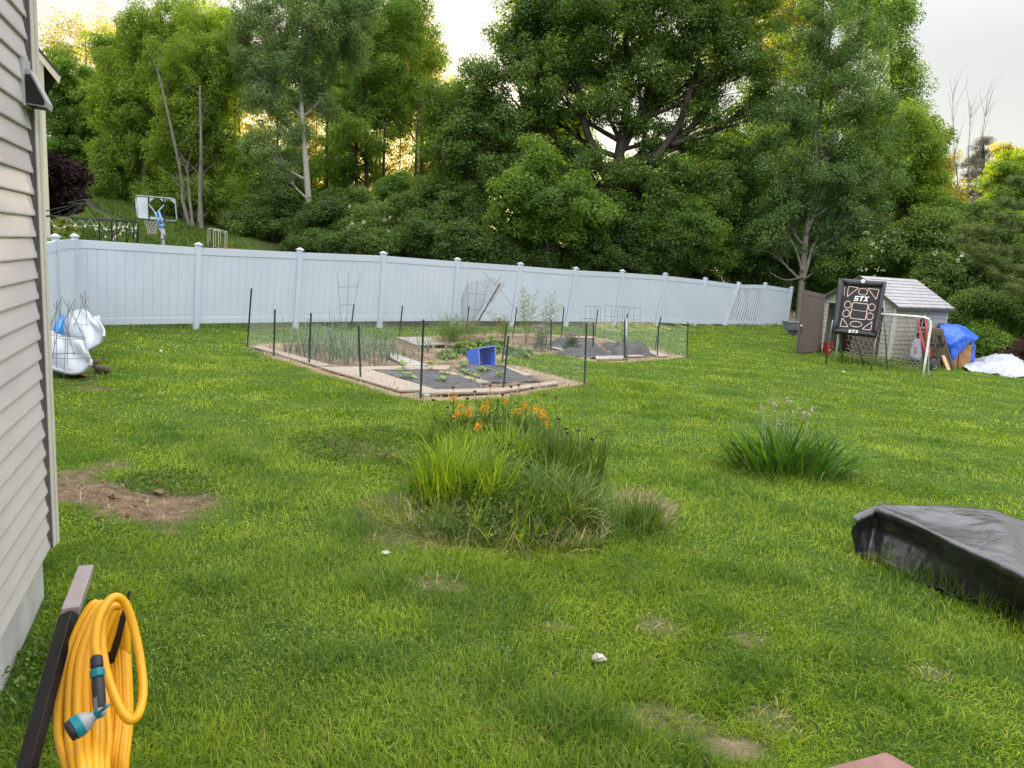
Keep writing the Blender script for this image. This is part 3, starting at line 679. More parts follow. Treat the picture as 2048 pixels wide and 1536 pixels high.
def door_leaf(name, h0, h1, z0a, lab=None):
    """ribbed leaf between two vertical lines h0 (hinge) and h1 (free edge): (bottom, top) points"""
    a0, a1 = h0; b0, b1 = h1; mb = MB(); n = unit(np.cross(b0 - a0, UP)); n = n if n[1] < 0 else -n
    K = 8; top = lambda t_: (a1 * (1 - t_) + b1 * t_) + UP * (.0 + z0a * math.sin(math.pi * .5 * (1 - t_ if z0a > 0 else t_)))
    A_ = [a0 * (1 - i / K) + b0 * i / K for i in range(K + 1)]; B_ = [top(i / K) for i in range(K + 1)]
    mb.strip(A_, B_); mb.strip([p - n * .035 for p in A_], [p - n * .035 for p in B_]); mb.strip(A_, [p - n * .035 for p in A_]); mb.strip(B_, [p - n * .035 for p in B_])
    for i in (0, K): mb.add([A_[i], B_[i], B_[i] - n * .035, A_[i] - n * .035], [(0, 1, 2, 3)])
    at = lambda t_, f: (a0 * (1 - t_) + b0 * t_) * (1 - f) + top(t_) * f
    for t0, t1, f0, f1 in ((.03, .13, .02, .985), (.87, .97, .02, .985), (.13, .87, .02, .07), (.13, .87, .93, .985)):
        mb.hexa([at(t0, f0), at(t1, f0), at(t1, f0) + n * .018, at(t0, f0) + n * .018, at(t0, f1), at(t1, f1), at(t1, f1) + n * .018, at(t0, f1) + n * .018])
    for i in range(9):
        t_ = .16 + .68 * i / 8; mb.hexa([at(t_ - .024, .07), at(t_ + .024, .07), at(t_ + .016, .07) + n * .011, at(t_ - .016, .07) + n * .011, at(t_ - .024, .93), at(t_ + .024, .93), at(t_ + .016, .93) + n * .011, at(t_ - .016, .93) + n * .011])
    o = mb.build(name, M['brown_plastic'], shed); o['label'] = lab; return at, n, o
hB, hT = P(1641, 712, 24.3), P(1651, 589, 24.3); eB, eT = P(1592, 713, 23.3), P(1607, 577, 23.3); eB[2] = max(eB[2], gz(eB[0], eB[1]) + .03); hB[2] = max(hB[2], gz(hB[0], hB[1]) + .03)
at, dn_, do = door_leaf('door', (hB, hT), (eB, eT), -.03, 'brown ribbed door leaf swung open')
mb = MB(); mb.tube([at(.945, .42) + dn_ * .03, at(.945, .40) + dn_ * .055, at(.945, .34) + dn_ * .055, at(.945, .32) + dn_ * .03], .012, 6); mb.build('handle', M['black_metal'], do)
mb = MB(); mb.ball(at(.965, .44) + dn_ * .03, .03); mb.build('lock', M['letter_white'], do)
door_leaf('door', (S(D0, -.03, .04), S(D0, -.03, DH - .02)), (S(1.36, -.03, .04), S(1.36, -.03, DH + .04)), .0, 'closed brown door leaf')
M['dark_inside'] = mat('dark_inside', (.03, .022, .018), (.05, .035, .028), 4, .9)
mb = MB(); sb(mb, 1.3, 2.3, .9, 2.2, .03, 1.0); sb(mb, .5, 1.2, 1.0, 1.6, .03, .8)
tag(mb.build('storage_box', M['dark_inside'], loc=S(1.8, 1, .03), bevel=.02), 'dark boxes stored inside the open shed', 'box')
bk = P(1653, 713, 24.1); bk[2] = float(gz(bk[0], bk[1])) + .02
bkt = thing('bucket', 'red plastic bucket standing in the open shed doorway', 'bucket', bk)
mb = MB(); mb.lathe([(.125, 0), (.13, .01), (.15, .33), (.158, .335), (.158, .36), (.145, .36), (.12, .03)], bk, n=24); mb.build('body', M['red_plastic'], bkt, smooth=False)
mb = MB(); mb.tube([bk + [.15 * math.cos(a), -.12 * math.sin(a), .34 - .22 * math.sin(a)] for a in np.linspace(0, math.pi, 12)], .004, 5); mb.build('handle', M['galv'], bkt)
mb = MB()
for k in range(9): mb.box(bk + [(-.05 + .025 * (k % 4)), -.147 - .003, .12 + .035 * (k // 4) + .01 * (k % 2)], (.016, .004, .02))
mb.build('print', M['letter_white'], bkt)

# ------------------------------------------------------------------ lacrosse target
tg = thing('lacrosse_target', 'black padded lacrosse practice target with pink outlines on grey tube legs', 'sports target', G(1700, 735))
CRN = [P(1684, 563, 21.15), P(1773, 569, 20.75), P(1752, 673, 20.45), P(1665, 660, 20.85)]       # TL TR BR BL
pn = unit(np.cross(CRN[1] - CRN[3], CRN[0] - CRN[2])); pn = pn if pn[1] < 0 else -pn; pc = sum(CRN) / 4
def tp(x, y, off=.0):                  # a detail read at zoomed-photo coordinates, laid on the plane of the target
    r = ray(1560 + x / 5.12, 540 + y / 5.12); t_ = ((pc - CAM) @ pn) / (r @ pn); return CAM + r * t_ + pn * off
mb = MB(); mb.prism([c - pn * .02 for c in CRN], pn, .03); mb.build('net_panel', M['mesh_black'], tg)
OUT = [(605, 92), (1085, 128), (985, 690), (535, 640)]; INN = [(662, 158), (1040, 175), (950, 645), (585, 600)]
def puffy(p0, p1, q0, q1, n=7):
    mb = MB(); V = []; F = []
    for i in range(n + 1):
        t_ = i / n; a = np.array(p0) * (1 - t_) + np.array(p1) * t_; b_ = np.array(q0) * (1 - t_) + np.array(q1) * t_; jt = rnd.uniform(-5, 5)
        for k, (u, h) in enumerate(((-.06, -.03), (0.0, .045), (.3, .075 + rnd.uniform(-.012, .012)), (.7, .07), (1, .035), (1.02, .012))):
            e = a * (1 - u) + b_ * u; V.append(tp(e[0] + jt * .5, e[1] + jt * .5, h))
        if i: F += [((i - 1) * 6 + k, (i - 1) * 6 + k + 1, i * 6 + k + 1, i * 6 + k) for k in range(5)]
    return mb.add(V, F)
for i in range(4):
    j = (i + 1) % 4; puffy(OUT[i], OUT[j], INN[i], INN[j], 8 if i % 2 else 6).build('pad', M['pad_black'], tg, smooth=True, solid=.012)
def outline(pts, wd=6.5, closed=True):
    pts = [np.array(p, float) for p in pts]; k = len(pts); V = []; F = []
    for i in range(k):
        d_ = pts[(i + 1) % k] - pts[i - 1] if closed else pts[min(i + 1, k - 1)] - pts[max(i - 1, 0)]
        d_ = d_ / (np.linalg.norm(d_) + 1e-9); nn = np.array([-d_[1], d_[0]]) * wd / 2
        V += [tp(*(pts[i] - nn), .016), tp(*(pts[i] + nn), .016)]
    F = [(2 * i, 2 * i + 1, 2 * ((i + 1) % k) + 1, 2 * ((i + 1) % k)) for i in range(k if closed else k - 1)]
    return MB().add(V, F).build('outline', M['line_pink'], tg)
def rounded(poly, r=14):
    o = []; k = len(poly)
    for i in range(k):
        p = np.array(poly[i], float); a = unit(np.array(poly[i - 1]) - p); b_ = unit(np.array(poly[(i + 1) % k]) - p)
        for t_ in np.linspace(0, 1, 5): o.append((1 - t_) ** 2 * (p + a * r) + 2 * t_ * (1 - t_) * p + t_ ** 2 * (p + b_ * r))
    return o
for tri in ([(702, 168), (806, 184), (686, 276)], [(900, 190), (1014, 204), (984, 304)], [(638, 490), (698, 584), (614, 578)], [(942, 530), (928, 618), (838, 606)]): outline(rounded(tri, 9))
def ell(cx, cy_, rx, ry, rot=.14, n=26, pw=1.0):
    o = []
    for a in np.linspace(0, 2 * math.pi, n, endpoint=False):
        x, y = rx * abs(math.cos(a)) ** pw * np.sign(math.cos(a)), ry * abs(math.sin(a)) ** pw * np.sign(math.sin(a)); o.append((cx + x - .15 * y, cy_ + y + rot * x * .7))
    return o
outline(ell(850, 225, 44, 33, pw=.75)); outline(ell(777, 556, 60, 28))
for c in ((693, 357), (676, 446), (939, 384), (919, 477)): outline(ell(c[0], c[1], 34, 35))
outline(rounded([(745, 334), (902, 352), (873, 512), (714, 494)], 14), 7); outline([(664, 160), (655, 262)], 6, False); outline([(733, 408), (886, 430)], 4, False)
def letters(poly_list, name='lettering'):
    mb = MB()
    for poly in poly_list: mb.prism([tp(x, y, .017) for x, y in poly], pn, .004)
    return mb.build(name, M['letter_white'], tg)
def stx(x0, y0, sx, sy, sl, dy, bx):   # slanted block letters S T X
    f = lambda u, v: (x0 + u * sx - v * sl, y0 + v * sy + u * dy)
    B_ = lambda u0, v0, u1, v1: [f(u0, v0), f(u1, v0), f(u1, v1), f(u0, v1)]
    L = [B_(0, 0, .31, .2), B_(0, .2, .09, .42), B_(0, .42, .31, .6), B_(.22, .6, .31, .8), B_(0, .8, .31, 1.0), B_(.35, 0, .66, .2), B_(.46, .2, .56, 1.0),
         [f(.70, 0), f(.80, 0), f(1.02, 1), f(.91, 1)], [f(.91, 0), f(1.02, 0), f(.86, .5), f(.81, .38)], [f(.80, .52), f(.86, .62), f(.80, 1), f(.69, 1)]]
    return L
letters(stx(772, 268, 142, 50, 22, 8, 0)); 
padlet = []
for L in stx(703, 621, 98, 30, 10, 8, 0): padlet.append(L)
mb = MB()
for poly in padlet: mb.prism([tp(x, y, .088) for x, y in poly], pn, .004)
mb.build('lettering', M['letter_white'], tg)
mb = MB(); mb.lathe([(.055, 0), (.055, .006)], tp(846, 127, .084), pn, 20); bdg = mb.build('badge', M['letter_white'], tg)
mb = MB(); mb.lathe([(.026, 0), (.026, .003)], tp(846, 127, .0905), pn, 12); mb.build('badge_mark', M['galv'], bdg)
def gnd(x, y): p = G(x, y); return p - [0, 0, .03]
legs = [(P(1666, 640, 20.9), gnd(1651, 729)), (P(1755, 655, 20.5), gnd(1741, 742)), (P(1767, 600, 20.95), P(1775, 739, 21.3)), (P(1700, 640, 21.0), P(1728, 731, 22.0)), (P(1674, 640, 21.1), P(1687, 717, 21.9))]
for a, b_ in legs: b_[2] = gz(b_[0], b_[1]) - .03; MB().tube([a, b_], .022, 8).build('leg', M['galv'], tg, smooth=True)

# ------------------------------------------------------------------ soccer goal
gl = thing('soccer_goal', 'white pipe soccer goal with sagging hexagon net beside the shed', 'goal', G(1760, 735))
dr, dl = 20.35, 21.9
rbm = gnd(1846, 754); lbm = gnd(1670, 724)
RT = P(1861, 652, dr); mb = MB(); bar = [rbm, P(1851, 720, dr), P(1858, 675, dr), P(1861, 655, dr), P(1861, 645, dr), P(1857, 638, dr), P(1847, 635, dr), P(1830, 633, dr + .1), P(1771, 629, dr + .6), P(1700, 623, dl - .1), P(1687, 624, dl), P(1683, 632, dl), P(1680, 650, dl), lbm]
mb.tube(bar, .033, 10); mb.build('frame', M['white_paint'], gl, smooth=True)
rbk = P(1858, 747, 20.9); rbk[2] = gz(rbk[0], rbk[1]); mb = MB(); mb.tube([P(1857, 700, 20.4), rbk], .018, 6); mb.build('strut', M['white_paint'], gl)
mb = MB(); mb.tube([P(1855, 716, 20.6), P(1849, 745, 20.75)], .016, 6)
for x, y, dd in ((1812, 632, dr + .2), (1785, 630, dr + .5), (1834, 634, dr + .1), (1847, 636, dr)): mb.tube([P(x, y, dd - .03), P(x + .6, y + 5, dd - .03)], .012, 5)
mb.build('strap', M['rubber'], gl); mb = MB(); mb.tube([P(1862, 646, dr), P(1869, 643, dr)], .006, 5); mb.build('hook', M['galv'], gl)
# hexagon net: sag from crossbar to a back line on the ground
NA, NB = P(1694, 630, dl - .1), P(1845, 640, dr); GA = P(1690, 716, 23.0); GA[2] = gz(GA[0], GA[1]) + .03; GB = P(1842, 736, 21.6); GB[2] = gz(GB[0], GB[1]) + .03
def netp(u, v):
    p = (NA * (1 - u) + NB * u) * (1 - v) + (GA * (1 - u) + GB * u) * v
    return p + UP * (-.22 * math.sin(math.pi * v) - .10 * math.sin(math.pi * u) * v * (1 - v) * 3 + .08 * math.sin(9 * u + 4 * v) * v * (1 - v) * 2) + np.array([0, -.16, 0]) * math.sin(math.pi * v) * math.sin(2.5 * u + .5)
def hexgrid(mb, fn, nu, nv, r, n=3, drop=0.0):
    """hexagonal mesh of nu x nv cells over the unit square mapped by fn"""
    done = set()
    for i in range(nu + 1):
        for j in range(nv + 1):
            cx, cy2 = i + .5 * (j % 2), j
            V6 = [(cx, cy2 + .66), (cx + .5, cy2 + .33), (cx + .5, cy2 - .33), (cx, cy2 - .66)]
            for a, b_ in ((0, 1), (1, 2), (2, 3)):
                (x0, y0), (x1, y1) = V6[a], V6[b_]; key = (round(x0 * 4), round(y0 * 6), round(x1 * 4), round(y1 * 6))
                if key in done or min(y0, y1) < 0 or max(y0, y1) > nv or max(x0, x1) > nu or (drop and rnd.random() < drop): continue
                done.add(key); mb.tube([fn(x0 / nu, y0 / nv), fn(x1 / nu, y1 / nv)], r, n, False)
mb = MB(); hexgrid(mb, netp, 15, 11, .0048); mb.build('net', M['net'], gl)

# ------------------------------------------------------------------ wheelbarrow, trestle, lumber, tarps, tub
wb = thing('wheelbarrow', 'upright grey wheelbarrow with red handles and black wheel against the shed', 'wheelbarrow', G(1850, 742))
def Z(x, y, d_=22.0): return P(1780 + x / 10.24, 600 + y / 10.24, d_)
mb = MB(); fr = [Z(480, 775, 22.3), Z(630, 800, 22.2), Z(665, 1250, 21.9), Z(600, 1330, 21.9), Z(370, 1260, 22.05), Z(395, 1010, 22.2)]
ctr = sum(fr) / 6; bn_ = unit(np.cross(fr[1] - fr[4], fr[0] - fr[2])); bn_ = bn_ if bn_[1] < 0 else -bn_
ins = [ctr + (p - ctr) * .8 + bn_ * .17 for p in fr]; back = [p - bn_ * .06 for p in fr]
mb.add(fr + ins + back, [tuple(range(6, 12))] + [(i, (i + 1) % 6, 6 + (i + 1) % 6, 6 + i) for i in range(6)] + [(12 + i, 12 + (i + 1) % 6, (i + 1) % 6, i) for i in range(6)] + [tuple(range(12, 18))[::-1]])
mb.build('tray', M['barrow'], wb, bevel=.03)
def zp(x, y):
    r = ray(1780 + x / 10.24, 600 + y / 10.24); q = ctr + bn_ * .176; t_ = ((q - CAM) @ bn_) / (r @ bn_); return CAM + r * t_
mb = MB(); h = lambda u0, v0, u1, v1: mb.prism([zp(487 + v0 * 62, 1100 - u0), zp(487 + v0 * 62, 1100 - u1), zp(487 + v1 * 62, 1100 - u1), zp(487 + v1 * 62, 1100 - u0)], bn_, .004)
o_ = 0                                  # A C E turned to read upwards
h(0, .18, 9, 1); h(32, .18, 41, 1); h(4, 0, 37, .18); h(9, .5, 32, .68)
h(50, 0.1, 60, .9); h(54, 0, 91, .2); h(54, .8, 91, 1)
h(100, 0, 110, 1); h(110, 0, 140, .2); h(110, .42, 135, .6); h(110, .8, 140, 1)
mb.build('lettering', M['letter_red'], wb)
for q in ([(560, 400, 22.6), (600, 560, 22.5), (640, 740, 22.3), (680, 960, 22.1), (720, 1080, 22.0)], [(720, 390, 22.7), (750, 640, 22.5), (790, 950, 22.2), (830, 1190, 22.0)]):
    pts = [Z(*a) for a in q]; MB().tube(pts, [.028, .03, .042, .045, .03][:len(pts)], 8).build('handle', M['letter_red'], wb, smooth=True)
    MB().tube([pts[0] * .99 + pts[1] * .01, pts[0] + (pts[0] - pts[1]) * .25], .024, 8).build('grip', M['white_paint'], wb, smooth=True)
wc = Z(880, 1335, 21.9); wx = unit(np.array([.55, -.83, .05])); mb = MB(); mb.lathe([(.09, -.05), (.165, -.055), (.19, -.03), (.197, 0), (.19, .03), (.165, .055), (.09, .05)], wc, wx, 24); wh = mb.build('wheel', M['rubber'], wb, smooth=True)
mb = MB(); mb.lathe([(.118, .02), (.125, .062), (.112, .064), (.09, .035), (.04, .04), (.035, .07), (.015, .07)], wc, wx, 16); mb.build('rim', M['galv'], wh)

th = thing('trestle', 'weathered wooden trestle with slats behind the wheelbarrow', 'trestle', G(1885, 743)); dd = 23.0
Zb = lambda x, y, k=0.0: Z(x, y, dd + k)
mb = MB(); mb.prism([Zb(690, 590), Zb(820, 575), Zb(1090, 590), Zb(1105, 650), Zb(820, 640)], (0, 1, 0), .5); mb.build('top', M['old_wood'], th)
for a, b_, wv in (((810, 680), (1060, 690), .13), ((830, 1010), (1140, 1030), .14), ((840, 1110), (1130, 1120), .13), ((800, 880), (1000, 890), .05)): MB().beam(Zb(*a), Zb(*b_), .05, wv).build('rail', M['old_wood'], th)
for a, b_ in (((1040, 650), (1235, 1450)), ((1065, 640, .04), (1310, 1470)), ((880, 730), (930, 1000)), ((700, 610), (735, 900)), ((975, 1150), (1010, 1400)), ((930, 740), (960, 860))): MB().beam(Zb(*a), Zb(*b_), .05, .05, up=(0, 1, 0)).build('leg', M['old_wood'], th)
cb = MB(); cb.tube(smooth_path([Zb(800, 890, -.2), Zb(900, 905, -.25), Zb(960, 880, -.2), Zb(1060, 880, -.2), Zb(1110, 850, -.2), Zb(1095, 960, -.15), Zb(960, 1030, -.2), Zb(870, 1050, -.15), Zb(990, 960, -.2), Zb(960, 900, -.2)], 6), .014, 5)
tag(cb.build('cable', M['rubber'], loc=Zb(960, 1000)), 'black cable draped over the wooden trestle', 'cable')
a, b_ = Zb(1085, 1145, -.25), Zb(1200, 1455, -.55); b_[2] = gz(b_[0], b_[1]); tag(MB().beam(a, b_, .10, .045, up=(0, 1, 0)).build('board', M['new_wood'], loc=b_), 'pale new board leaning on the weathered trestle', 'board')

pile = thing('lumber_pile', 'brown sheet lumber pile showing under the blue tarp', 'lumber pile', G(1935, 740))
q = [Zb(1150, 1330, .3), Zb(1640, 1350, .6), Zb(1690, 900, .9), Zb(1150, 900, .6)]; yb = np.array([.35, .9, 0])
for k in range(4):
    f0, f1 = k / 4, (k + 1) / 4 - .012; e = lambda f: (q[0] * (1 - f) + q[1] * f, q[3] * (1 - f) + q[2] * f)
    b0, t0 = e(f0); b1, t1 = e(f1); b0 = b0.copy(); b1 = b1.copy(); b0[2] = b1[2] = gz(b0[0], b0[1]) - .02; jt = UP * rnd.uniform(-.06, .02); sh = np.array([0, rnd.uniform(-.05, .05), 0])
    MB().hexa([b0 + sh, b1 + sh, b1 + yb, b0 + yb, t0 + jt + sh, t1 + jt + sh, t1 + jt + yb, t0 + jt + yb]).build('sheet', M['firewood'], pile)
def tarpmat(name, c1, c2, rough, wr=.6, spec=.5, stain=None, sc=6):
    m, nt, b, out = nodes_of(name); v = objvec(nt); c = ramp(nt, noise(nt, 3, 6, v), [(.35, c1), (.65, c2)])
    if stain: c = mixc(nt, ramp(nt, noise(nt, 2.6, 9, v, .72), [(.5, (0, 0, 0)), (.62, (.8, .8, .8))]), c, tuple(stain) + (1,))
    nt.links.new(c, b.inputs['Base Color']); b.inputs['Specular IOR Level'].default_value = spec
    rr = ramp(nt, noise(nt, 5, 5, v), [(.3, (rough * .8,) * 3), (.7, (min(1, rough * 1.3),) * 3)]); nt.links.new(rr, b.inputs['Roughness'])
    b1 = nt.nodes.new('ShaderNodeBump'); b1.inputs['Strength'].default_value = wr; b1.inputs['Distance'].default_value = .03; nt.links.new(noise(nt, sc, 7, v, .62, 1.2), b1.inputs['Height'])
    vo_ = nt.nodes.new('ShaderNodeTexVoronoi'); vo_.feature = 'DISTANCE_TO_EDGE'; vo_.inputs['Scale'].default_value = sc * .8
    wv_ = nt.nodes.new('ShaderNodeVectorMath'); wv_.operation = 'MULTIPLY_ADD'; nw = nt.nodes.new('ShaderNodeTexNoise'); nw.inputs['Scale'].default_value = 3; nt.links.new(v, nw.inputs['Vector'])
    nt.links.new(nw.outputs['Color'], wv_.inputs[0]); wv_.inputs[1].default_value = (.5, .5, .5); nt.links.new(v, wv_.inputs[2]); nt.links.new(wv_.outputs[0], vo_.inputs['Vector'])
    b2 = nt.nodes.new('ShaderNodeBump'); b2.inputs['Strength'].default_value = .32; b2.inputs['Distance'].default_value = .05; nt.links.new(vo_.outputs['Distance'], b2.inputs['Height']); nt.links.new(b1.outputs['Normal'], b2.inputs['Normal'])
    nt.links.new(b2.outputs['Normal'], b.inputs['Normal']); return m
M['tarp_blue'] = tarpmat('tarp_blue', (.012, .095, .62), (.02, .135, .74), .35, .8); M['tarp_white'] = tarpmat('tarp_white', (.37, .395, .42), (.45, .47, .49), .5, .45)
M['tarp_black'] = tarpmat('tarp_black', (.014, .014, .017), (.030, .030, .035), .27, .35, .9, stain=(.040, .036, .029), sc=4)
from mathutils import noise as mnoise
def drape(name, rows, mat_, label, cat, loc, sub=3, wr=.03, fr=3.0, seed=0, solid=.006):
    """cloth through a net of hand-placed points, subdivided, then wrinkled"""
    nr, ncol = len(rows), len(rows[0]); me = bpy.data.meshes.new(name)
    Rr = [smooth_path(list(r_), sub) for r_ in rows]; Cc = list(zip(*[smooth_path(list(c_), sub) for c_ in zip(*Rr)]))
    V = []; nc2 = len(Cc[0])
    Vg = np.array([[p for p in row] for row in Cc])
    du = np.gradient(Vg, axis=0); dv2 = np.gradient(Vg, axis=1); nn = np.cross(du, dv2); nn /= np.linalg.norm(nn, axis=2)[..., None] + 1e-9
    for i in range(Vg.shape[0]):
        for j in range(Vg.shape[1]):
            p = Vg[i, j]; k = mnoise.ridged_multi_fractal(Vector(p * fr) + Vector((seed, 0, 0)), .9, 2.1, 4, 1.0, 2.0) - 1.0
            Vg[i, j] = p + nn[i, j] * wr * k
    mb = MB(); mb.add(Vg.reshape(-1, 3), [(i * nc2 + j, i * nc2 + j + 1, (i + 1) * nc2 + j + 1, (i + 1) * nc2 + j) for i in range(Vg.shape[0] - 1) for j in range(nc2 - 1)])
    return tag(mb.build(name, mat_, loc=loc, smooth=True, solid=solid), label, cat)
T = lambda x, y, k=0.0: Z(x, y, 23.1 + k)
drape('blue_tarp', [[T(1010, 490, 1.7), T(1250, 500, 1.8), T(1450, 520, 2.0), T(1640, 640, 2.2), T(1810, 745, 2.3)],
                    [T(1020, 555, .5), T(1200, 560, .5), T(1400, 580, .5), T(1560, 680, .7), T(1800, 790, 1.2)],
                    [T(1090, 700, .2), T(1230, 690, .1), T(1400, 700, .15), T(1560, 740, .3), T(1745, 835, .9)],
                    [T(1120, 860, .1), T(1230, 860, 0), T(1370, 860, 0), T(1520, 850, .25), T(1640, 865, .6)],
                    [T(1180, 1040, .1), T(1250, 1040, 0), T(1340, 1030, 0), T(1430, 1000, .2), T(1560, 930, .5)],
                    [T(1250, 1290, .1), T(1270, 1290, 0), T(1295, 1265, 0), T(1350, 1170, .2), T(1470, 1050, .5)]], M['tarp_blue'], 'bright blue tarp draped over the lumber pile beside the shed', 'tarp', G(1920, 735), 6, .05, 2.2)
drape('blue_tarp', [[T(1645, 865, 1.1), T(1700, 850, 1.2), T(1745, 900, 1.5)], [T(1690, 980, 1.05), T(1715, 980, 1.2), T(1750, 1000, 1.5)], [T(1650, 1130, 1.0), T(1700, 1120, 1.2), T(1750, 1130, 1.5)], [T(1620, 1270, 1.0), T(1690, 1260, 1.2), T(1745, 1255, 1.5)]],
      M['tarp_blue'], 'hanging corner of blue tarp at the far end of the lumber pile', 'tarp', G(1948, 728), 5, .03, 3)
w_ = lambda x, y, h: G(x, y) + UP * h
drape('white_tarp', [[w_(1938, 722, .02), w_(1965, 723, .10), w_(1995, 724, .22), w_(2020, 726, .25), w_(2052, 734, .05)], [w_(1930, 733, .05), w_(1962, 733, .22), w_(1992, 734, .40), w_(2022, 738, .36), w_(2056, 746, .10)],
                     [w_(1927, 738, .03), w_(1960, 740, .16), w_(1990, 743, .30), w_(2022, 747, .32), w_(2054, 751, .10)], [w_(1935, 742, .01), w_(1962, 746, .02), w_(1992, 750, .03), w_(2020, 755, .03), w_(2050, 756, .01)]], M['tarp_white'], 'crumpled white tarp lying on the grass by the blue tarp', 'tarp', G(1990, 745), 9, .11, 1.7, 5)
# black tarp over a low stack at the right edge
k_ = lambda x, y, h: G(x, y) + UP * h
def atz(x, y, z):                      # point at height z seen at a photo pixel
    r = ray(x, y); return CAM + r * ((z - CAM[2]) / r[2])
zt = float(gz(4, 6.5)) + .47
back = [atz(1728, 1022, zt - .10), atz(1762, 1009, zt), atz(1830, 1010, zt), atz(1925, 1011, zt + .02), atz(1985, 1016, zt + .05), atz(2052, 1040, zt + .02), atz(2230, 1090, zt)]
frontt = [atz(1706, 1038, zt - .10), atz(1753, 1012, zt + .01), atz(1850, 1057, zt), atz(1912, 1086, zt), atz(1985, 1120, zt), atz(2056, 1155, zt), atz(2240, 1245, zt)]
ridge = [(a + b_) / 2 for a, b_ in zip(back, frontt)]
ridge[2] = ridge[2] - UP * .05; ridge[3] = ridge[3] - UP * .035; ridge[4] = atz(2010, 1070, zt + .03); ridge[5] = ridge[5] - UP * .03
hem = [k_(1712, 1104, .0), k_(1741, 1112, .0), k_(1822, 1148, .0), k_(1890, 1180, .0), k_(1972, 1212, .0), k_(2058, 1240, .0), k_(2240, 1330, .0)]
midf = [atz(1699, 1062, zt - .24), atz(1748, 1055, zt - .22), atz(1842, 1100, zt - .22) , atz(1905, 1130, zt - .22), atz(1980, 1166, zt - .22), atz(2055, 1198, zt - .22), atz(2240, 1290, zt - .22)]
midf[2] = midf[2] + np.array([.05, .07, 0]); midf[4] = midf[4] + np.array([.04, .05, 0])
hem2 = [p + np.array([-.08, -.10, .02]) * (1.3 if k % 2 else .45) for k, p in enumerate(hem)]
bhem = [p * 1.0 for p in back]
for p in bhem: p[0] += .04; p[1] += .12; p[2] = float(gz(p[0], p[1]))
tb = [bhem, back, ridge, frontt, midf, hem, hem2]
def crisp(name, rows, mat_, label, cat, loc, n=9, wr=.02, fr=3.0, seed=0):
    nr, nc = len(rows), len(rows[0]); Vg = np.zeros(((nr - 1) * n + 1, (nc - 1) * n + 1, 3)); A_ = np.array(rows)
    for i in range(Vg.shape[0]):
        for j in range(Vg.shape[1]):
            a, b_ = min(i // n, nr - 2), min(j // n, nc - 2); u, v_ = i / n - a, j / n - b_
            Vg[i, j] = (A_[a, b_] * (1 - u) + A_[a + 1, b_] * u) * (1 - v_) + (A_[a, b_ + 1] * (1 - u) + A_[a + 1, b_ + 1] * u) * v_
    for _ in range(1):
        W = Vg.copy(); W[1:-1] = .5 * Vg[1:-1] + .25 * (Vg[:-2] + Vg[2:]); W[:, 1:-1] = .5 * W[:, 1:-1] + .25 * (W[:, :-2] + W[:, 2:]); Vg = W
    nn = np.cross(np.gradient(Vg, axis=0), np.gradient(Vg, axis=1)); nn /= np.linalg.norm(nn, axis=2)[..., None] + 1e-9
    if nn[Vg.shape[0] // 2, Vg.shape[1] // 2, 2] < 0: nn = -nn
    for i in range(Vg.shape[0]):
        for j in range(Vg.shape[1]):
            p = Vg[i, j]; k = mnoise.ridged_multi_fractal(Vector(p * fr) + Vector((seed, 0, 0)), .9, 2.1, 4, 1.0, 2.0) - 1.0; k2 = mnoise.noise(Vector(p * 2.2) + Vector((9, seed, 0)))
            row = i / n; f = 1.0 if row < 3 else 1.6
            k3 = (1 - abs(math.sin(5.2 * j / n + 2.5 * mnoise.noise(Vector(p * 1.6))))) ** 3 * (0 if row < 3 else min(1, row - 3)); k4 = (1 - abs(mnoise.noise(Vector(p * 1.15) + Vector((3, 7, seed)))) * 3); k4 = max(0, k4) ** 2
            Vg[i, j] = p + nn[i, j] * (wr * k * f + .007 * k2 + .045 * k3 + .02 * k4 * (row < 3.4) + .03 * mnoise.noise(Vector(p * 1.7) + Vector((5, 1, seed))) * (row > 3))
    H_, W_ = Vg.shape[:2]; mb = MB(); mb.add(Vg.reshape(-1, 3), [(i * W_ + j, i * W_ + j + 1, (i + 1) * W_ + j + 1, (i + 1) * W_ + j) for i in range(H_ - 1) for j in range(W_ - 1)])
    e = list(Vg[n:5 * n + 1, 0]); mb.add(e + [e[0] * .5 + e[-1] * .5 + np.array([.12, .05, -.05])], [(k, k + 1, len(e)) for k in range(len(e) - 1)])
    return tag(mb.build(name, mat_, loc=loc, smooth=True, solid=.004), label, cat)
crisp('black_tarp', tb, M['tarp_black'], 'black tarp covering a low stack on the lawn at the right edge', 'tarp', k_(1880, 1150, 0), 10, .005, 3.0, 2)
NOGRASS.append([tuple(p[:2]) for p in (bhem[0], bhem[2], bhem[4], bhem[6], hem[6], hem[4], hem[2], hem[0])])
NOGRASS.append([tuple(S(.0, 0, 0)[:2]), tuple(S(SW, 0, 0)[:2]), tuple(S(SW, SL, 0)[:2]), tuple(S(0, SL, 0)[:2])])
ub = G(1588, 671); tub = thing('utility_tub', 'grey plastic utility tub on a pedestal behind the shed door', 'tub', ub); dq = pix(ub)[2]
a = [P(1573, 643, dq), P(1605, 642, dq + .2)]; wv = np.linalg.norm(a[1] - a[0]); hx = unit(a[1] - a[0]); hx[2] = 0; hx = unit(hx); hy = np.array([-hx[1], hx[0], 0]); tc = (a[0] + a[1]) / 2; tc[2] = a[0][2]
def tq(u, v_, z): return tc + hx * u + hy * v_ + UP * z
mb = MB(); W2, D2 = wv / 2, .28; R_ = lambda s, z: [tq(-W2 * s, -D2 * s, z), tq(W2 * s, -D2 * s, z), tq(W2 * s, D2 * s, z), tq(-W2 * s, D2 * s, z)]
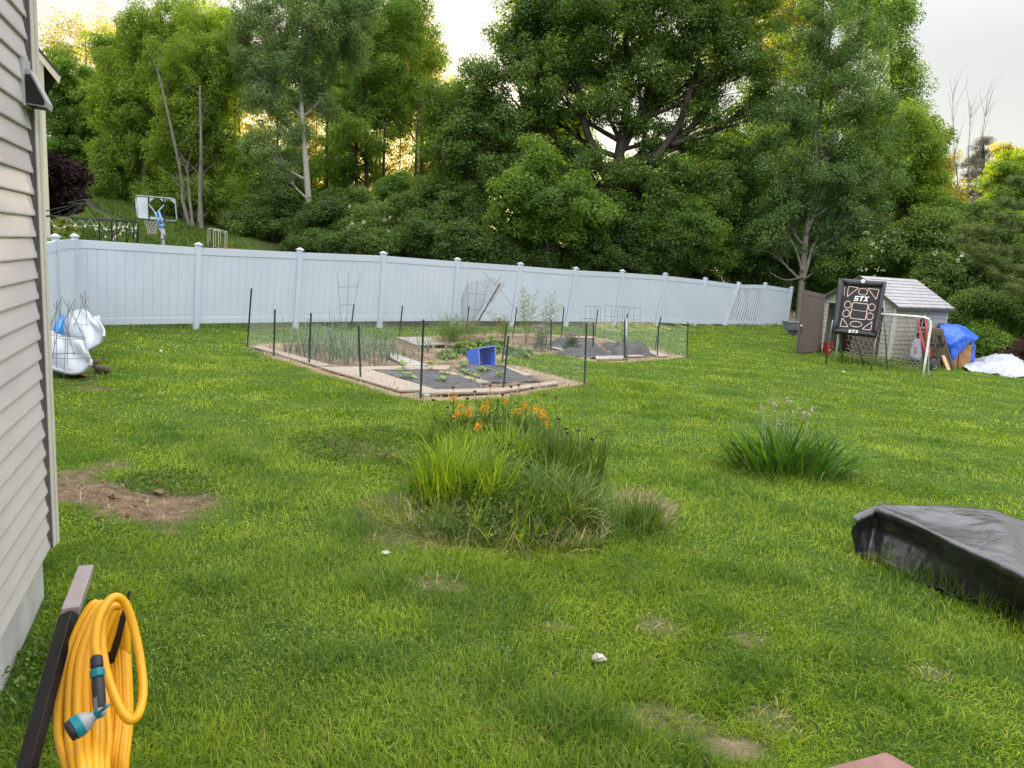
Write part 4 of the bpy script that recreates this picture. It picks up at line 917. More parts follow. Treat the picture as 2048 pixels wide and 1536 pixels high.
mb.hexa(R_(.82, -.33) + R_(1.0, -.035)); mb.hexa(R_(1.06, -.035) + R_(1.06, .02)); mb.build('basin', M['barrow'], tub, bevel=.012)
zg = ub[2] - tc[2]; 
for u in (-.12, .1): MB().hexa([tq(u - .07, -.08, zg), tq(u + .07, -.08, zg), tq(u + .07, .1, zg), tq(u - .07, .1, zg), tq(u - .1, -.1, -.33), tq(u + .1, -.1, -.33), tq(u + .1, .12, -.33), tq(u - .1, .12, -.33)]).build('leg', M['barrow'], tub)

# ------------------------------------------------------------------ deck rail at the lower right
dk = thing('deck_railing', 'reddish brown deck rail board at the bottom edge', 'railing', (.62, .85, .2))
c0 = P(1772, 1502, 1.18); dx = unit(atz(1640, 1537, c0[2]) - c0); dy = unit(atz(1836, 1537, c0[2]) - c0)
mb = MB(); q0, q1, q2, q3 = c0, c0 + dy * .14, c0 + dy * .14 + dx * 1.6, c0 + dx * 1.6; mb.prism([q0, q1, q2, q3], (0, 0, -1), .036); mb.build('cap_board', M['deck'], dk, bevel=.004)
mb = MB(); pc_ = c0 + dx * .12 + dy * .07; mb.box(pc_ + [0, 0, -.75], (.09, .09, 1.4)); mb.box(pc_ + dx * 1.2 + [0, 0, -.75], (.09, .09, 1.4)); mb.build('post', M['deck'], dk)
mb = MB(); mb.beam(pc_ - [0, 0, 1.0], pc_ + dx * 1.3 - [0, 0, 1.0], .04, .09); mb.build('lower_rail', M['deck'], dk)
# ------------------------------------------------------------------ vegetable garden
def slab(px, th, lift=.02):
    q = [G(*p) for p in px]; q = [p + UP * lift for p in q]; return MB().prism(q, (0, 0, -1), -th), q[0]
def plank(px, lab, m='plank', th=.035, lift=.02):
    mb, o = slab(px, th, lift); tag(mb.build('plank', M[m], loc=o, bevel=.006), lab, 'plank', 'planks laid round the garden beds')
plank([(504, 697), (522, 697), (664, 735), (636, 737)], 'weathered plank along the left edge by the first stakes')
plank([(640, 739), (722, 738), (872, 785), (800, 787)], 'widest pale plank running to the front corner stake')
plank([(724, 738), (800, 736), (900, 735), (897, 743), (800, 743), (730, 743)], 'thin plank across the front of the onion rows', th=.03)
plank([(762, 709), (790, 712), (858, 735), (812, 736)], 'grey plank between the onion rows and the dark bed', 'plank_grey')
plank([(876, 747), (896, 747), (979, 769), (955, 771)], 'narrow pale plank between the two front fabric sheets')
plank([(840, 786), (1000, 782), (1112, 767), (1116, 772), (1000, 789), (842, 793)], 'curved front edging plank behind the orange flowers', th=.04)
plank([(998, 738), (1012, 738), (1064, 754), (1050, 756)], 'short edging plank beside the right front fabric')
plank([(1100, 697), (1120, 697), (1150, 706), (1130, 707)], 'short plank at the left end of the far fabric bed', 'plank_grey')
plank([(1213, 706), (1226, 706), (1290, 715), (1262, 717)], 'pale plank lying across the far fabric bed')
plank([(1190, 716), (1250, 715), (1252, 721), (1192, 722)], 'front edging plank of the far fabric bed', 'plank_grey')
plank([(1278, 702), (1292, 702), (1338, 715), (1318, 716)], 'plank at the right end of the far fabric bed', 'plank_grey')
plank([(1150, 675), (1190, 676), (1188, 679), (1148, 678)], 'pale plank along the back of the far fabric bed')
pal = thing('pallet', 'grey slatted wooden pallet lying behind the onion rows', 'pallet', G(845, 690)); q = [G(793, 682) + UP * .1, G(852, 681) + UP * .1, G(897, 696) + UP * .1, G(836, 699) + UP * .1]
for k in range(7):
    f0, f1 = k / 7, k / 7 + .1; e = lambda f: (q[0] * (1 - f) + q[3] * f, q[1] * (1 - f) + q[2] * f)
    MB().prism([e(f0)[0], e(f0)[1], e(f1)[1], e(f1)[0]], (0, 0, -1), .025).build('slat', M['plank_grey'], pal)
for f in (.05, .5, .92):
    a, b_ = q[0] * (1 - f) + q[1] * f, q[3] * (1 - f) + q[2] * f; MB().beam(a - UP * .065, b_ - UP * .065, .05, .075).build('runner', M['plank_grey'], pal)
def fabric(px, lab, seed, hump=.05):
    P4 = [G(*p) for p in px]; rows = []; n = 5
    for i in range(n + 1):
        u = i / n; a = P4[0] * (1 - u) + P4[3] * u; b_ = P4[1] * (1 - u) + P4[2] * u; r_ = []
        for j in range(n + 1):
            v_ = j / n; p = a * (1 - v_) + b_ * v_; e = min(u, 1 - u, v_, 1 - v_); ed_ = min(1, e * 5)
            jit = np.array([rnd.uniform(-.06, .06), rnd.uniform(-.06, .06), 0]); p = p + jit; p[2] = gz(p[0], p[1]) + .012 + hump * ed_ * (1 + .5 * math.sin(7 * u + 3 * seed)); r_.append(p)
        rows.append(r_)
    drape('fabric_sheet', rows, M['weed_fabric'], lab, 'ground cloth', P4[0], 7, .05, 2.6, seed, .003); bpy.context.scene.objects[-1]['group'] = 'weed control fabric on the garden beds'
M['weed_fabric'] = mat('weed_fabric', (.045, .044, .047), (.075, .072, .074), 6, .6, .45, 60, c3=(.11, .10, .095), spec=.35)
fabric([(745, 743), (868, 742), (985, 779), (868, 783)], 'dark weed fabric sheet nearest the front corner stake', 1)
fabric([(905, 737), (1000, 736), (1085, 766), (978, 768)], 'dark weed fabric sheet below the blue crate', 2)
fabric([(1095, 685), (1180, 683), (1205, 706), (1100, 698)], 'dark weed fabric sheet at the left of the far bed', 3, .14)
fabric([(1105, 708), (1215, 706), (1235, 716), (1180, 718)], 'dark weed fabric sheet at the front of the far bed', 4, .10)
fabric([(1200, 688), (1262, 694), (1312, 712), (1228, 716)], 'dark weed fabric sheet heaped at the right of the far bed', 5, .20)
# blue crate on its side
cr = thing('crate', 'blue plastic crate lying on its side in the garden', 'crate', G(965, 735)); dc = pix(G(965, 735))[2]
fl = [P(957, 697, dc), P(990, 692, dc), P(991, 731, dc), P(960, 734, dc)]; bk_ = [P(933, 702, dc + .45), P(966, 697, dc + .5), P(967, 728, dc + .5), P(937, 731, dc + .45)]
mb = MB(); mb.add(fl + bk_, [(0, 4, 5, 1), (1, 5, 6, 2), (2, 6, 7, 3), (3, 7, 4, 0), (4, 7, 6, 5)]); mb.build('body', M['blue_plastic'], cr, solid=.012)
mb = MB(); mb.tube(fl + [fl[0]], .016, 6)
for f in (.33, .66): mb.tube([fl[0] * (1 - f) + bk_[0] * f + UP * .003, fl[3] * (1 - f) + bk_[3] * f], .008, 5)
mb.build('rim', M['blue_edge'], cr)

# wire fence round the garden
gf = thing('wire_fence', 'chicken wire garden fence on thin dark green stakes', 'wire fence', on(-1, 15))
ST = [((503, 577), (494, 694)), ((550, 619), (547, 712)), ((622, 626), (618, 730)), ((717, 651), (722, 759)), ((847, 639), (841, 797)), ((1017, 672), (1006, 778)), ((1173, 645), (1169, 770)), ((1187, 645), (1186, 709)),
      ((1250, 640), (1249, 721)), ((1317, 652), (1315, 714)), ((1376, 644), (1374, 715)), ((1322, 634), (1309, 701)), ((1255, 627), (1245, 688)), ((1196, 619), (1189, 671)), ((1128, 614), (1122, 679)), ((1034, 614), (1025, 674)),
      ((938, 612), (932, 666)), ((805, 611), (798, 677)), ((708, 609), (699, 678)), ((1102, 640), (1102, 702)), ((1014, 648), (1003, 727))]
BT = []
for (tx, ty), (bx, by) in ST:
    b_ = G(bx, by); t_ = P(tx, ty, pix(b_)[2]); BT.append((b_, t_)); mb = MB(); mb.beam(b_ - UP * .1, t_, .036, .008, up=(0, 1, 0)); d_ = unit(t_ - b_); mb.beam(b_, t_, .008, .03, up=(0, 1, 0))
    for k in range(1, 12): mb.box(b_ + (t_ - b_) * k / 12 - np.array([0, .012, 0]), (.014, .012, .012))
    mb.build('stake', M['stake'], gf)
a_, b_ = G(1252, 722), None; b_ = P(1253, 637, pix(a_)[2]); mb = MB(); mb.tube([a_, b_], .028, 8); mb.build('post', M['galv'], gf, smooth=True)
def wire_run(seq, h=.84, r=.00105, cell=.052, top=None, close=False):
    mb = MB()
    for i, j in zip(seq[:-1], seq[1:]):
        (b0, t0), (b1, t1) = BT[i], BT[j]; L = np.linalg.norm(b1 - b0); nu = max(2, int(L / cell)); hh = h if top is None else top; nv = int(hh / (cell * .86)); d0, d1 = unit(t0 - b0), unit(t1 - b1)
        sagk = rnd.uniform(.03, .07)
        def fn(u, v_):
            p = (b0 + d0 * v_ * hh) * (1 - u) + (b1 + d1 * v_ * hh) * u
            return p + np.array([0, .03 * math.sin(5 * u + 3 * v_), .02 - sagk * math.sin(math.pi * u) * v_])
        hexgrid(mb, fn, nu, nv, r, 3)
    return mb
w1 = wire_run([0, 1, 2, 3, 4, 5, 6]); w1.build('wire_mesh', M['wire'], gf)
w1 = wire_run([7, 8, 9, 10, 11, 12, 13, 14, 15, 16, 17, 18, 0], r=.00105); w1.build('wire_mesh', M['wire'], gf)
w1 = wire_run([7, 19, 20], r=.0008); w1.build('wire_mesh', M['wire'], gf)
# trellises and cages in the beds
def rods(name, label, cat, lines, loc, r=.005, m='wire_dark', group=None):
    mb = MB()
    for L in lines: mb.tube(L, r, 4)
    return tag(mb.build(name, M[m], loc=loc), label, cat, group)
b0 = G(690, 683); dq = pix(b0)[2]; tr = lambda x, y: P(x, y, dq)
rods('trellis', 'three pronged wire trellis spreading upwards among the onions', 'trellis', [[tr(674, 544), tr(683, 650), tr(684, 684)], [tr(697, 544), tr(692, 684)], [tr(721, 544), tr(708, 612), tr(700, 684)], [tr(677, 575), tr(715, 573)], [tr(680, 610), tr(709, 609)]], b0)
b0 = G(945, 667); dq = pix(b0)[2]; tr = lambda x, y, k=0: P(x, y, dq + k)
wt = thing('trellis', 'wire trellis wrapped in loose chicken wire beside the leaning stick', 'trellis', b0)
mb = MB()
for L in ([tr(935, 561), tr(936, 645), tr(937, 667)], [tr(955, 562), tr(948, 640), tr(944, 667)], [tr(979, 560), tr(965, 610), tr(953, 667)], [tr(935, 587), tr(969, 589)], [tr(937, 619), tr(960, 620)]): mb.tube(L, .006, 4)
mb.build('frame', M['wire_dark'], wt)
def wrap(u, v_): 
    top = smooth_path([tr(922, 600, -.1), tr(934, 568, -.25), tr(960, 560, -.3), tr(985, 555, -.1), tr(1011, 569, .1)], 6); bot = smooth_path([tr(922, 667, -.1), tr(934, 667, -.25), tr(947, 650, -.3), tr(965, 615, -.1), tr(985, 605, .1)], 6)
    k = min(int(u * 23.99), 23); f = u * 24 - k; return (top[k] * (1 - f) + top[k + 1] * f) * (1 - v_) + (bot[k] * (1 - f) + bot[k + 1] * f) * v_
mb = MB(); hexgrid(mb, wrap, 38, 26, .0026, 3); mb.build('wire_wrap', M['wire_dark'], wt)
b1 = tr(955, 645); 
tag(MB().beam(tr(1000, 568, -.2), tr(953, 648, -.4), .05, .03, up=(0, 1, 0)).build('wooden_stake', M['old_wood'], loc=tr(953, 648, -.4)), 'dark wooden stick leaning against the wrapped trellis', 'stake')
def square_cage(xs, y0, y1, yb, lab, dd_):
    dq = dd_; lines = []; q = lambda x, y, k=0: P(x, y, dq + k)
    x0, x1 = xs; w_ = x1 - x0; b = [(x0, 0), (x1 - w_ * .35, .35), (x1, .0), (x0 + w_ * .35, -.3)]
    for x, k in b: lines.append([q(x, y0 + .05 * (x - x0), k), q(x - 3, yb, k)])
    for y in (y0, y1): lines.append([q(x, y + .05 * (x - x0), k) for x, k in b + [b[0]]])
    rods('tomato_cage', lab, 'wire cage', lines, G((x0 + x1) / 2, yb), .0045, group='wire cages in the far bed')
square_cage((1171, 1202), 612, 637, 672, 'small square wire cage at the left of the far bed', 20.8)
square_cage((1210, 1250), 611, 632, 680, 'square wire cage in the middle of the far bed', 20.4)
square_cage((1245, 1281), 614, 637, 686, 'square wire cage at the right of the far bed', 20.0)
square_cage((1161, 1186), 636, 650, 674, 'lowest square wire cage beside the asparagus ferns', 21)

# plants of the garden
M['onion'] = leafmat('onion', (.075, .14, .085), (.12, .20, .12), .3, (1.2, 1.2, .8), .06, 2, c3=(.16, .24, .13))
M['herb'] = leafmat('herb', (.055, .115, .016), (.11, .19, .03), .35, None, .05, 2, c3=(.17, .25, .05))
M['straw_leaf'] = leafmat('straw_leaf', (.05, .12, .018), (.13, .22, .035), .35, None, .06, 3, c3=(.22, .32, .08))
M['sage'] = leafmat('sage', (.05, .085, .055), (.09, .14, .085), .25, None, .04, 3)
M['seedling'] = leafmat('seedling', (.14, .28, .03), (.24, .38, .05), .4, None, .06, 5)
M['fern'] = leafmat('fern', (.14, .20, .05), (.22, .27, .075), .4, None, .03, 2, c3=(.34, .34, .13))
M['grey_head'] = mat('grey_head', (.16, .13, .13), (.30, .25, .25), 30, .9)
M['stem'] = mat('stem', (.07, .11, .03), (.12, .16, .05), 20, .7)
M['dry_stem'] = mat('dry_stem', (.30, .25, .17), (.42, .36, .26), 20, .85)
protos = []
for v_ in range(4):
    mb = MB()
    for k in range(rnd.randint(7, 9)):
        mb.blade((rnd.uniform(-.01, .01), rnd.uniform(-.01, .01), 0.0), rnd.uniform(0, 6.28), rnd.uniform(.40, .85), .017, rnd.uniform(.03, .34), rnd.uniform(.15, 2.0), 6)
    me = bpy.data.meshes.new('onion_plant'); me.from_pydata(mb.v, [], mb.f); me.materials.append(M['onion']); protos.append(me)
k = 0
for row, (a, b_) in enumerate((((572, 708), (650, 692)), ((602, 715), (690, 690)), ((625, 721), (740, 690)), ((650, 729), (770, 695)), ((690, 732), (785, 703)), ((740, 733), (800, 712)), ((790, 724), (860, 704)))):
    A_, B_ = G(*a), G(*b_); n = [11, 15, 17, 17, 13, 10, 7][row]
    for i in range(n):
        p = A_ + (B_ - A_) * (i + rnd.uniform(-.3, .3)) / max(n - 1, 1); p = on(p[0] + rnd.uniform(-.05, .05), p[1])
        o = bpy.data.objects.new('onion_plant', protos[k % 4]); COL.objects.link(o); o.location = p; o.rotation_euler.z = rnd.uniform(0, 6.28); s_ = rnd.uniform(.75, 1.25) * (.75 if row == 6 else 1); o.scale = (s_, s_, s_); k += 1
        tag(o, 'grey green onion plant with narrow arching leaves in the left bed', 'onion plant', 'onion plants in rows')

def leaf_quads(C, size, N0, asp=.6, jit=.8):
    """diamond leaves at centres C facing roughly N0"""
    n = len(C); nr = N0 + jit * rng.standard_normal((n, 3)); nr /= np.linalg.norm(nr, axis=1)[:, None] + 1e-9
    t = rng.standard_normal((n, 3)); t[:, 2] -= .35; t -= nr * (t * nr).sum(1)[:, None]; t /= np.linalg.norm(t, axis=1)[:, None] + 1e-9
    s = np.cross(nr, t); L = (size * rng.uniform(.65, 1.3, n))[:, None]; wd = L * asp
    return np.stack([C - t * L * .5, C - t * L * .06 + s * wd * .5 - nr * L * .06, C + t * L * .5 - nr * L * .10, C - t * L * .06 - s * wd * .5 - nr * L * .06], 1)
def bush_quads(c, rx, ry, rz, n, size, up=.5, shell=.5, asp=.6):
    d = rng.standard_normal((n, 3)); d /= np.linalg.norm(d, axis=1)[:, None]; d[:, 2] = np.abs(d[:, 2]); r = rng.random(n) ** (1 / 3) * (1 - shell) + shell * rng.random(n) ** .25
    lump = 1 + .22 * np.sin(d[:, 0] * 5 + c[0] * 7) * np.sin(d[:, 1] * 6 + c[1] * 3) + .12 * np.sin(d[:, 2] * 9 + d[:, 0] * 8)
    C = np.asarray(c) + d * (r * lump)[:, None] * np.array([rx, ry, rz]); N0 = d * .8 + np.array([0, 0, up]); return leaf_quads(C, np.full(n, size), N0, asp)
def bush(name, label, cat, c, rx, ry, rz, n, size, m, group=None, asp=.6):
    Q = bush_quads(c, rx, ry, rz, n, size, asp=asp); me = quad_mesh(name, Q - np.asarray(c)); return tag(link_mesh(name, me, m, loc=c), label, cat, group)
c = G(905, 697); mb = MB()
for k in range(420):
    a = rnd.uniform(0, 6.28); r_ = rnd.uniform(0, .42) ; p = c + np.array([math.cos(a) * r_ * 1.15, .25 + math.sin(a) * r_ * .6, 0]); L = rnd.uniform(.45, .92); h_ = unit([math.cos(a) * .35 * r_ * 2 + rnd.uniform(-.15, .15), math.sin(a) * .2 + rnd.uniform(-.1, .1), 1])
    for i in range(12): mb.blade(p + h_ * L * (.2 + .8 * i / 12), rnd.uniform(0, 6.28), .075, .013, rnd.uniform(.3, .9), .3, 1)
hb = tag(mb.build('tarragon_bush', M['herb'], loc=c), 'feathery upright green herb bush behind the blue crate', 'herb bush')
for px, py, rx, rz, n, lab in ((935, 705, .42, .26, 700, 'leafy green strawberry patch left of the blue crate'), (985, 703, .55, .34, 1200, 'broad leafy green strawberry patch directly behind the blue crate'), (1040, 712, .35, .24, 600, 'leafy green patch right of the tall green stake'), (895, 714, .28, .14, 320, 'low leafy patch at the edge of the dark soil')):
    bush('strawberry_patch', lab, 'leafy plants', G(px, py), rx, .5, rz, n, .085, M['straw_leaf'], asp=.8)
for px, py, h_, lab in ((1080, 702, .62, 'tall sage clump with grey dry heads beside the green stake'), (1144, 704, .50, 'smaller sage clump with pale grey heads in the far bed')):
    c = G(px, py); t = thing('sage_plant', lab, 'sage plant', c); Q = bush_quads(c + UP * .05, .22 if h_ > .55 else .30, .25, h_ * .75, 900, .05, asp=.4); me = quad_mesh('foliage', Q - c); link_mesh('foliage', me, M['sage'], t)
    mb = MB(); m2 = MB()
    for k in range(22):
        a = rnd.uniform(0, 6.28); p = c + [math.cos(a) * .2 * rnd.random() ** .5 * 1.2, math.sin(a) * .2, h_ * rnd.uniform(.82, 1.12)]; mb.ball(p, rnd.uniform(.02, .033), 6, 4); m2.tube([c + [0, 0, .1], p], .004, 3)
    mb.build('seed_head', M['grey_head'], t); m2.build('stem', M['stem'], t)
def asparagus(px, py, h_, n, lab, lean=0.0, spread=.35):
    c = G(px, py); t = thing('asparagus_fern', lab, 'asparagus', c, 'feathery asparagus ferns'); mb = MB(); Q = []
    for k in range(n):
        a = rnd.uniform(0, 6.28); L = h_ * rnd.uniform(.7, 1.05); top = c + np.array([math.cos(a) * spread * rnd.uniform(.2, 1) + lean, math.sin(a) * spread * .5, L]); mid = (c + top) / 2 + np.array([-lean * .2, 0, L * .06]); ax = smooth_path([c, mid, top], 6); mb.tube(ax, [.006 * (1 - .8 * i / 12) for i in range(len(ax))], 4)
        for j in range(24):
            f = .25 + .75 * j / 24; p = np.array(ax[min(int(f * 12), 12)]); b2 = rnd.uniform(0, 6.28); l2 = .32 * (1.1 - f) + .06; e = p + np.array([math.cos(b2) * l2, math.sin(b2) * l2 * .8, l2 * .55]); mb.tube([p, e], .0018, 3)
            nn = 26; tt = rng.random(nn)[:, None]; Q.append(leaf_quads(p * (1 - tt) + e * tt + rng.normal(0, .015, (nn, 3)), np.full(nn, .030), rng.standard_normal((nn, 3)), .16, 1))
    mb.build('stem', M['fern'], t); link_mesh('fronds', quad_mesh('fronds', np.concatenate(Q) - c), M['fern'], t)
asparagus(1052, 690, 1.55, 7, 'tallest feathery asparagus fern in front of the fence', .05); asparagus(1092, 690, 1.45, 6, 'feathery yellow green asparagus fern right of the tallest one', .08, .3); asparagus(1010, 684, .85, 5, 'low wispy asparagus fern beside the leaning stick', -.25)
c = G(1029, 680); dq = pix(c)[2]; rods('bare_branch', 'bare arching branch curving over the wrapped trellis', 'branch', [smooth_path([P(966, 545, dq), P(990, 568, dq), P(1020, 605, dq), P(1050, 645, dq), P(1060, 680, dq)], 5), [P(990, 568, dq), P(1002, 552, dq)]], c, .006, 'bark_grey')
sd_ = [(806, 742, 'two'), (813, 760, 'x'), (862, 743, 'x'), (895, 754, 'x'), (925, 756, 'x'), (946, 769, 'x'), (883, 769, 'x'), (927, 741, 'x'), (965, 749, 'x'), (996, 742, 'x'), (1000, 759, 'x')]
seedlab = ['squash seedling at the back of the front fabric by the plank', 'brightest round leaved squash seedling on the front fabric', 'small seedling on the thin plank edge', 'seedling in the gap beside the narrow plank', 'seedling at the middle of the narrow plank', 'seedling at the near end of the narrow plank', 'drooping pale seedling nearest the curved edging plank', 'seedling beside the blue crate', 'seedling in the middle of the right fabric', 'seedling behind the front green stake', 'seedling just left of the right edging plank']
for (x, y, _), lab in zip(sd_, seedlab):
    c = G(x, y) + UP * .02; big = 1.5 if 'brightest' in lab else 1.0; mb = MB()
    for k in range(7):
        a = rnd.uniform(0, 6.28); r_ = rnd.uniform(.03, .12) * big; p = np.array([math.cos(a) * r_, math.sin(a) * r_, rnd.uniform(.06, .17)]); R0 = rnd.uniform(.035, .06) * big; tl = rnd.uniform(-.5, .5)
        mb.add([c + p] + [c + p + R0 * np.array([math.cos(b), math.sin(b), tl * math.cos(b - a) + .25]) for b in np.linspace(0, 6.283, 9)[:-1]], [(0, i, i % 8 + 1) for i in range(1, 9)]); mb.tube([c, c + p], .004, 3)
    tag(mb.build('seedling', M['seedling'], loc=c), lab, 'seedling', 'seedlings on the weed fabric')

# ------------------------------------------------------------------ flower bed and iris clump
M['tall_grass'] = leafmat('tall_grass', (.09, .17, .012), (.21, .33, .022), .42, (1.35, 1.3, .5), .02, 1.2, c3=(.37, .49, .05), dead=(.42, .36, .18))
M['blue_grass'] = leafmat('blue_grass', (.042, .085, .018), (.085, .155, .028), .3, None, .02, 1.2, c3=(.16, .245, .05), dead=(.34, .29, .16))
M['iris'] = leafmat('iris', (.035, .10, .018), (.075, .18, .026), .3, None, .03, 3, c3=(.14, .28, .04), rough=.35)
M['weed'] = leafmat('weed', (.035, .08, .014), (.09, .165, .024), .35, None, .02, 3, c3=(.18, .27, .05))
M['orange'] = leafmat('orange', (.88, .34, .012), (.92, .42, .02), .3, (1.1, 1.05, .7), .02, 4, c3=(.88, .28, .008))
M['seed_dark'] = mat('seed_dark', (.028, .014, .012), (.07, .035, .028), 30, .9)
def clump(name, label, cat, c, n, rx, ry, L, wd, lean, droop, m, group=None, out=.7, seg=5):
    mb = MB(); c = np.asarray(c)
    for k in range(n):
        a = rnd.uniform(0, 6.28); r_ = rnd.random() ** .5; p = on(c[0] + math.cos(a) * r_ * rx, c[1] + math.sin(a) * r_ * ry, -.01)
        mb.blade(p, a + rnd.gauss(0, .9) if rnd.random() < out else rnd.uniform(0, 6.28), rnd.uniform(*L) * (1.1 - .25 * r_), rnd.uniform(*wd), abs(rnd.gauss(*lean)), rnd.uniform(*droop), seg, rnd.uniform(-.6, .6))
    return tag(mb.build(name, m, loc=c), label, cat, group)
g_ = 'tall grass clumps in the flower bed'
clump('tall_grass', 'bright yellow green grass clump at the left of the flower bed', 'tall grass', G(885, 1000), 460, .26, .40, (.36, .84), (.010, .021), (.2, .16), (.2, 1.3), M['tall_grass'], g_)
clump('tall_grass', 'bright grass clump in the middle front below the orange flowers', 'tall grass', G(962, 1005), 460, .28, .40, (.36, .80), (.010, .021), (.2, .16), (.2, 1.3), M['tall_grass'], g_)
clump('tall_grass', 'upright bluish grass stand behind the dark drooping clump', 'tall grass', G(1150, 960), 260, .34, .5, (.40, .85), (.009, .018), (.16, .12), (.0, .9), M['blue_grass'], g_)
clump('tall_grass', 'dark blue green drooping grass clump at the right of the bed', 'tall grass', G(1105, 1035), 900, .46, .50, (.30, .80), (.008, .015), (.35, .25), (.5, 2.2), M['blue_grass'], g_)
clump('tall_grass', 'dense short grass tuft at the right end of the bed', 'tall grass', G(1285, 1055), 300, .18, .2, (.16, .42), (.006, .010), (.15, .1), (.1, .7), M['weed'], g_)
clump('tall_grass', 'low dark weedy grass along the near edge of the bed', 'tall grass', G(1010, 1085), 900, .85, .22, (.10, .28), (.006, .012), (.35, .25), (.2, 1.3), M['blue_grass'], g_)
clump('tall_grass', 'thin mixed grass along the right slope of the bed', 'tall grass', G(1240, 1060), 420, .55, .45, (.12, .34), (.005, .009), (.35, .25), (.2, 1.3), M['weed'], g_)
clump('tall_grass', 'dry straw coloured grass at the right slope of the bed', 'dry grass', G(1255, 1030), 300, .50, .55, (.10, .36), (.004, .008), (.5, .3), (.2, 1.5), M['straw'] if 'straw' in M else M['tall_grass'], g_)
clump('tall_grass', 'loose yellowish grass sprawling left of the bright clump', 'tall grass', G(815, 1030), 260, .40, .30, (.10, .36), (.006, .010), (.5, .3), (.3, 1.4), M['tall_grass'], g_)
def weeds(name, label, px, rx, ry, rz, n, size, m): 
    c = G(*px); d = rng.uniform(-1, 1, (n * 2, 2)); d = d[(d ** 2).sum(1) < 1][:n]; n = len(d); x = c[0] + d[:, 0] * rx; y = c[1] + d[:, 1] * ry; z = gz(x, y) + rng.random(n) * rz * (1.1 - (d ** 2).sum(1)) + .01
    Q = leaf_quads(np.stack([x, y, z], 1), np.full(n, size), np.tile([0, 0, 1.0], (n, 1)), .65, .7); tag(link_mesh(name, quad_mesh(name, Q - c), m, loc=c), label, 'weeds', kind='stuff')
weeds('weed_mat', 'low clover like weed mat left of the flower bed', (740, 895), 1.0, 1.0, .09, 5200, .034, M['weed'])
weeds('bed_weeds', 'tangle of leafy weeds filling the flower bed', (1005, 965), 1.0, 1.9, .38, 8500, .05, M['weed'])
clump('tall_grass', 'mixed middling grass filling the whole flower bed', 'tall grass', G(1010, 975), 1900, .95, 1.7, (.18, .52), (.007, .014), (.35, .25), (.2, 1.6), M['tall_grass'], g_)
clump('tall_grass', 'dry straw stems mixed through the front of the flower bed', 'dry grass', G(1000, 1070), 700, .95, .55, (.10, .40), (.004, .008), (.55, .3), (.2, 1.5), M['straw'], g_)
weeds('clover_patch', 'clover patch at the edge of the worn soil', (350, 965), .55, .4, .05, 1500, .028, M['weed'])
M['clover'] = leafmat('clover', (.09, .17, .03), (.15, .26, .045), .35, None, .03, 3, c3=(.24, .36, .08))
for px, rx, ry, n, lab in (((560, 1330), .9, .6, 2600, 'clover scattered in the near lawn right of the hose'), ((1010, 1340), .35, .3, 500, 'clover in the near lawn left of the pale leaf'), ((330, 1200), .6, .5, 900, 'clover in the lawn beyond the hose'), ((1700, 1330), .6, .4, 900, 'clover in the near lawn below the black tarp'), ((760, 1150), .6, .5, 900, 'clover left below the flower bed'), ((900, 1450), .5, .3, 900, 'clover at the bottom of the lawn')):
    weeds('clover_patch', lab, px, rx, ry, .075, n, .017, M['clover'])
weeds('foundation_weeds', 'weeds and dry leaves along the foundation', (75, 1330), .16, .6, .10, 700, .03, M['weed'])
for px, lab in (((915, 945), 'tall yellow green grass between the left clump and the orange flowers'), ((1010, 940), 'tall mixed grass in the heart of the flower bed'), ((1090, 950), 'tall grass behind the dark drooping clump')):
    clump('tall_grass', lab, 'tall grass', G(*px), 420, .32, .42, (.34, .74), (.008, .017), (.2, .16), (.1, 1.2), M['tall_grass'] if px[0] < 1050 else M['weed'], g_)
# orange flowers
olab = ['orange flower spike leftmost and highest by the corner stake', 'small orange flower just below the highest one', 'wide orange flower cluster with a lime leaf', 'lower left orange flower below the lime leaf', 'largest orange flower cluster in the middle of the bed', 'small orange flower right of the largest cluster', 'orange flower spike at the centre right', 'double orange flower cluster at the far right', 'orange flower just below the far right cluster', 'single low orange flower on the left stems', 'faint orange flower at the right low edge', 'tiny orange flower under the centre right spike']
opx = [(908, 795, 1), (921, 811, .8), (938, 822, 1.6), (914, 830, 1.0), (971, 812, 2.2), (1011, 803, .9), (1050, 812, 1.2), (1076, 820, 1.4), (1088, 829, 1.3), (956, 853, .9), (1095, 848, .6), (1031, 823, .6)]
for (x, y, s_), lab in zip(opx, olab):
    gb = G(x + rnd.uniform(-3, 3), 905 + (y - 812) * 1.1); hd_p = P(x, y, pix(gb)[2]); t = thing('orange_flower', lab, 'flower', gb, 'orange flowers in the bed'); n = int(60 * s_)
    C = hd_p + rng.standard_normal((n, 3)) * np.array([.025, .025, .032]) * (.7 + .35 * s_); link_mesh('petals', quad_mesh('petals', leaf_quads(C, np.full(n, .021), rng.standard_normal((n, 3)), .8) - gb), M['orange'], t)
    mb = MB(); mb.tube([gb, (gb + hd_p) / 2 + [rnd.uniform(-.03, .03), 0, 0], hd_p], .004, 4); mb.build('stem', M['stem'], t); mb = MB()
    for k in range(16): f = rnd.uniform(.1, .85); mb.blade(gb * (1 - f) + hd_p * f, rnd.uniform(0, 6.28), rnd.uniform(.06, .13), .018, rnd.uniform(.5, 1.1), .6, 3)
    mb.build('leaves', M['weed'], t)
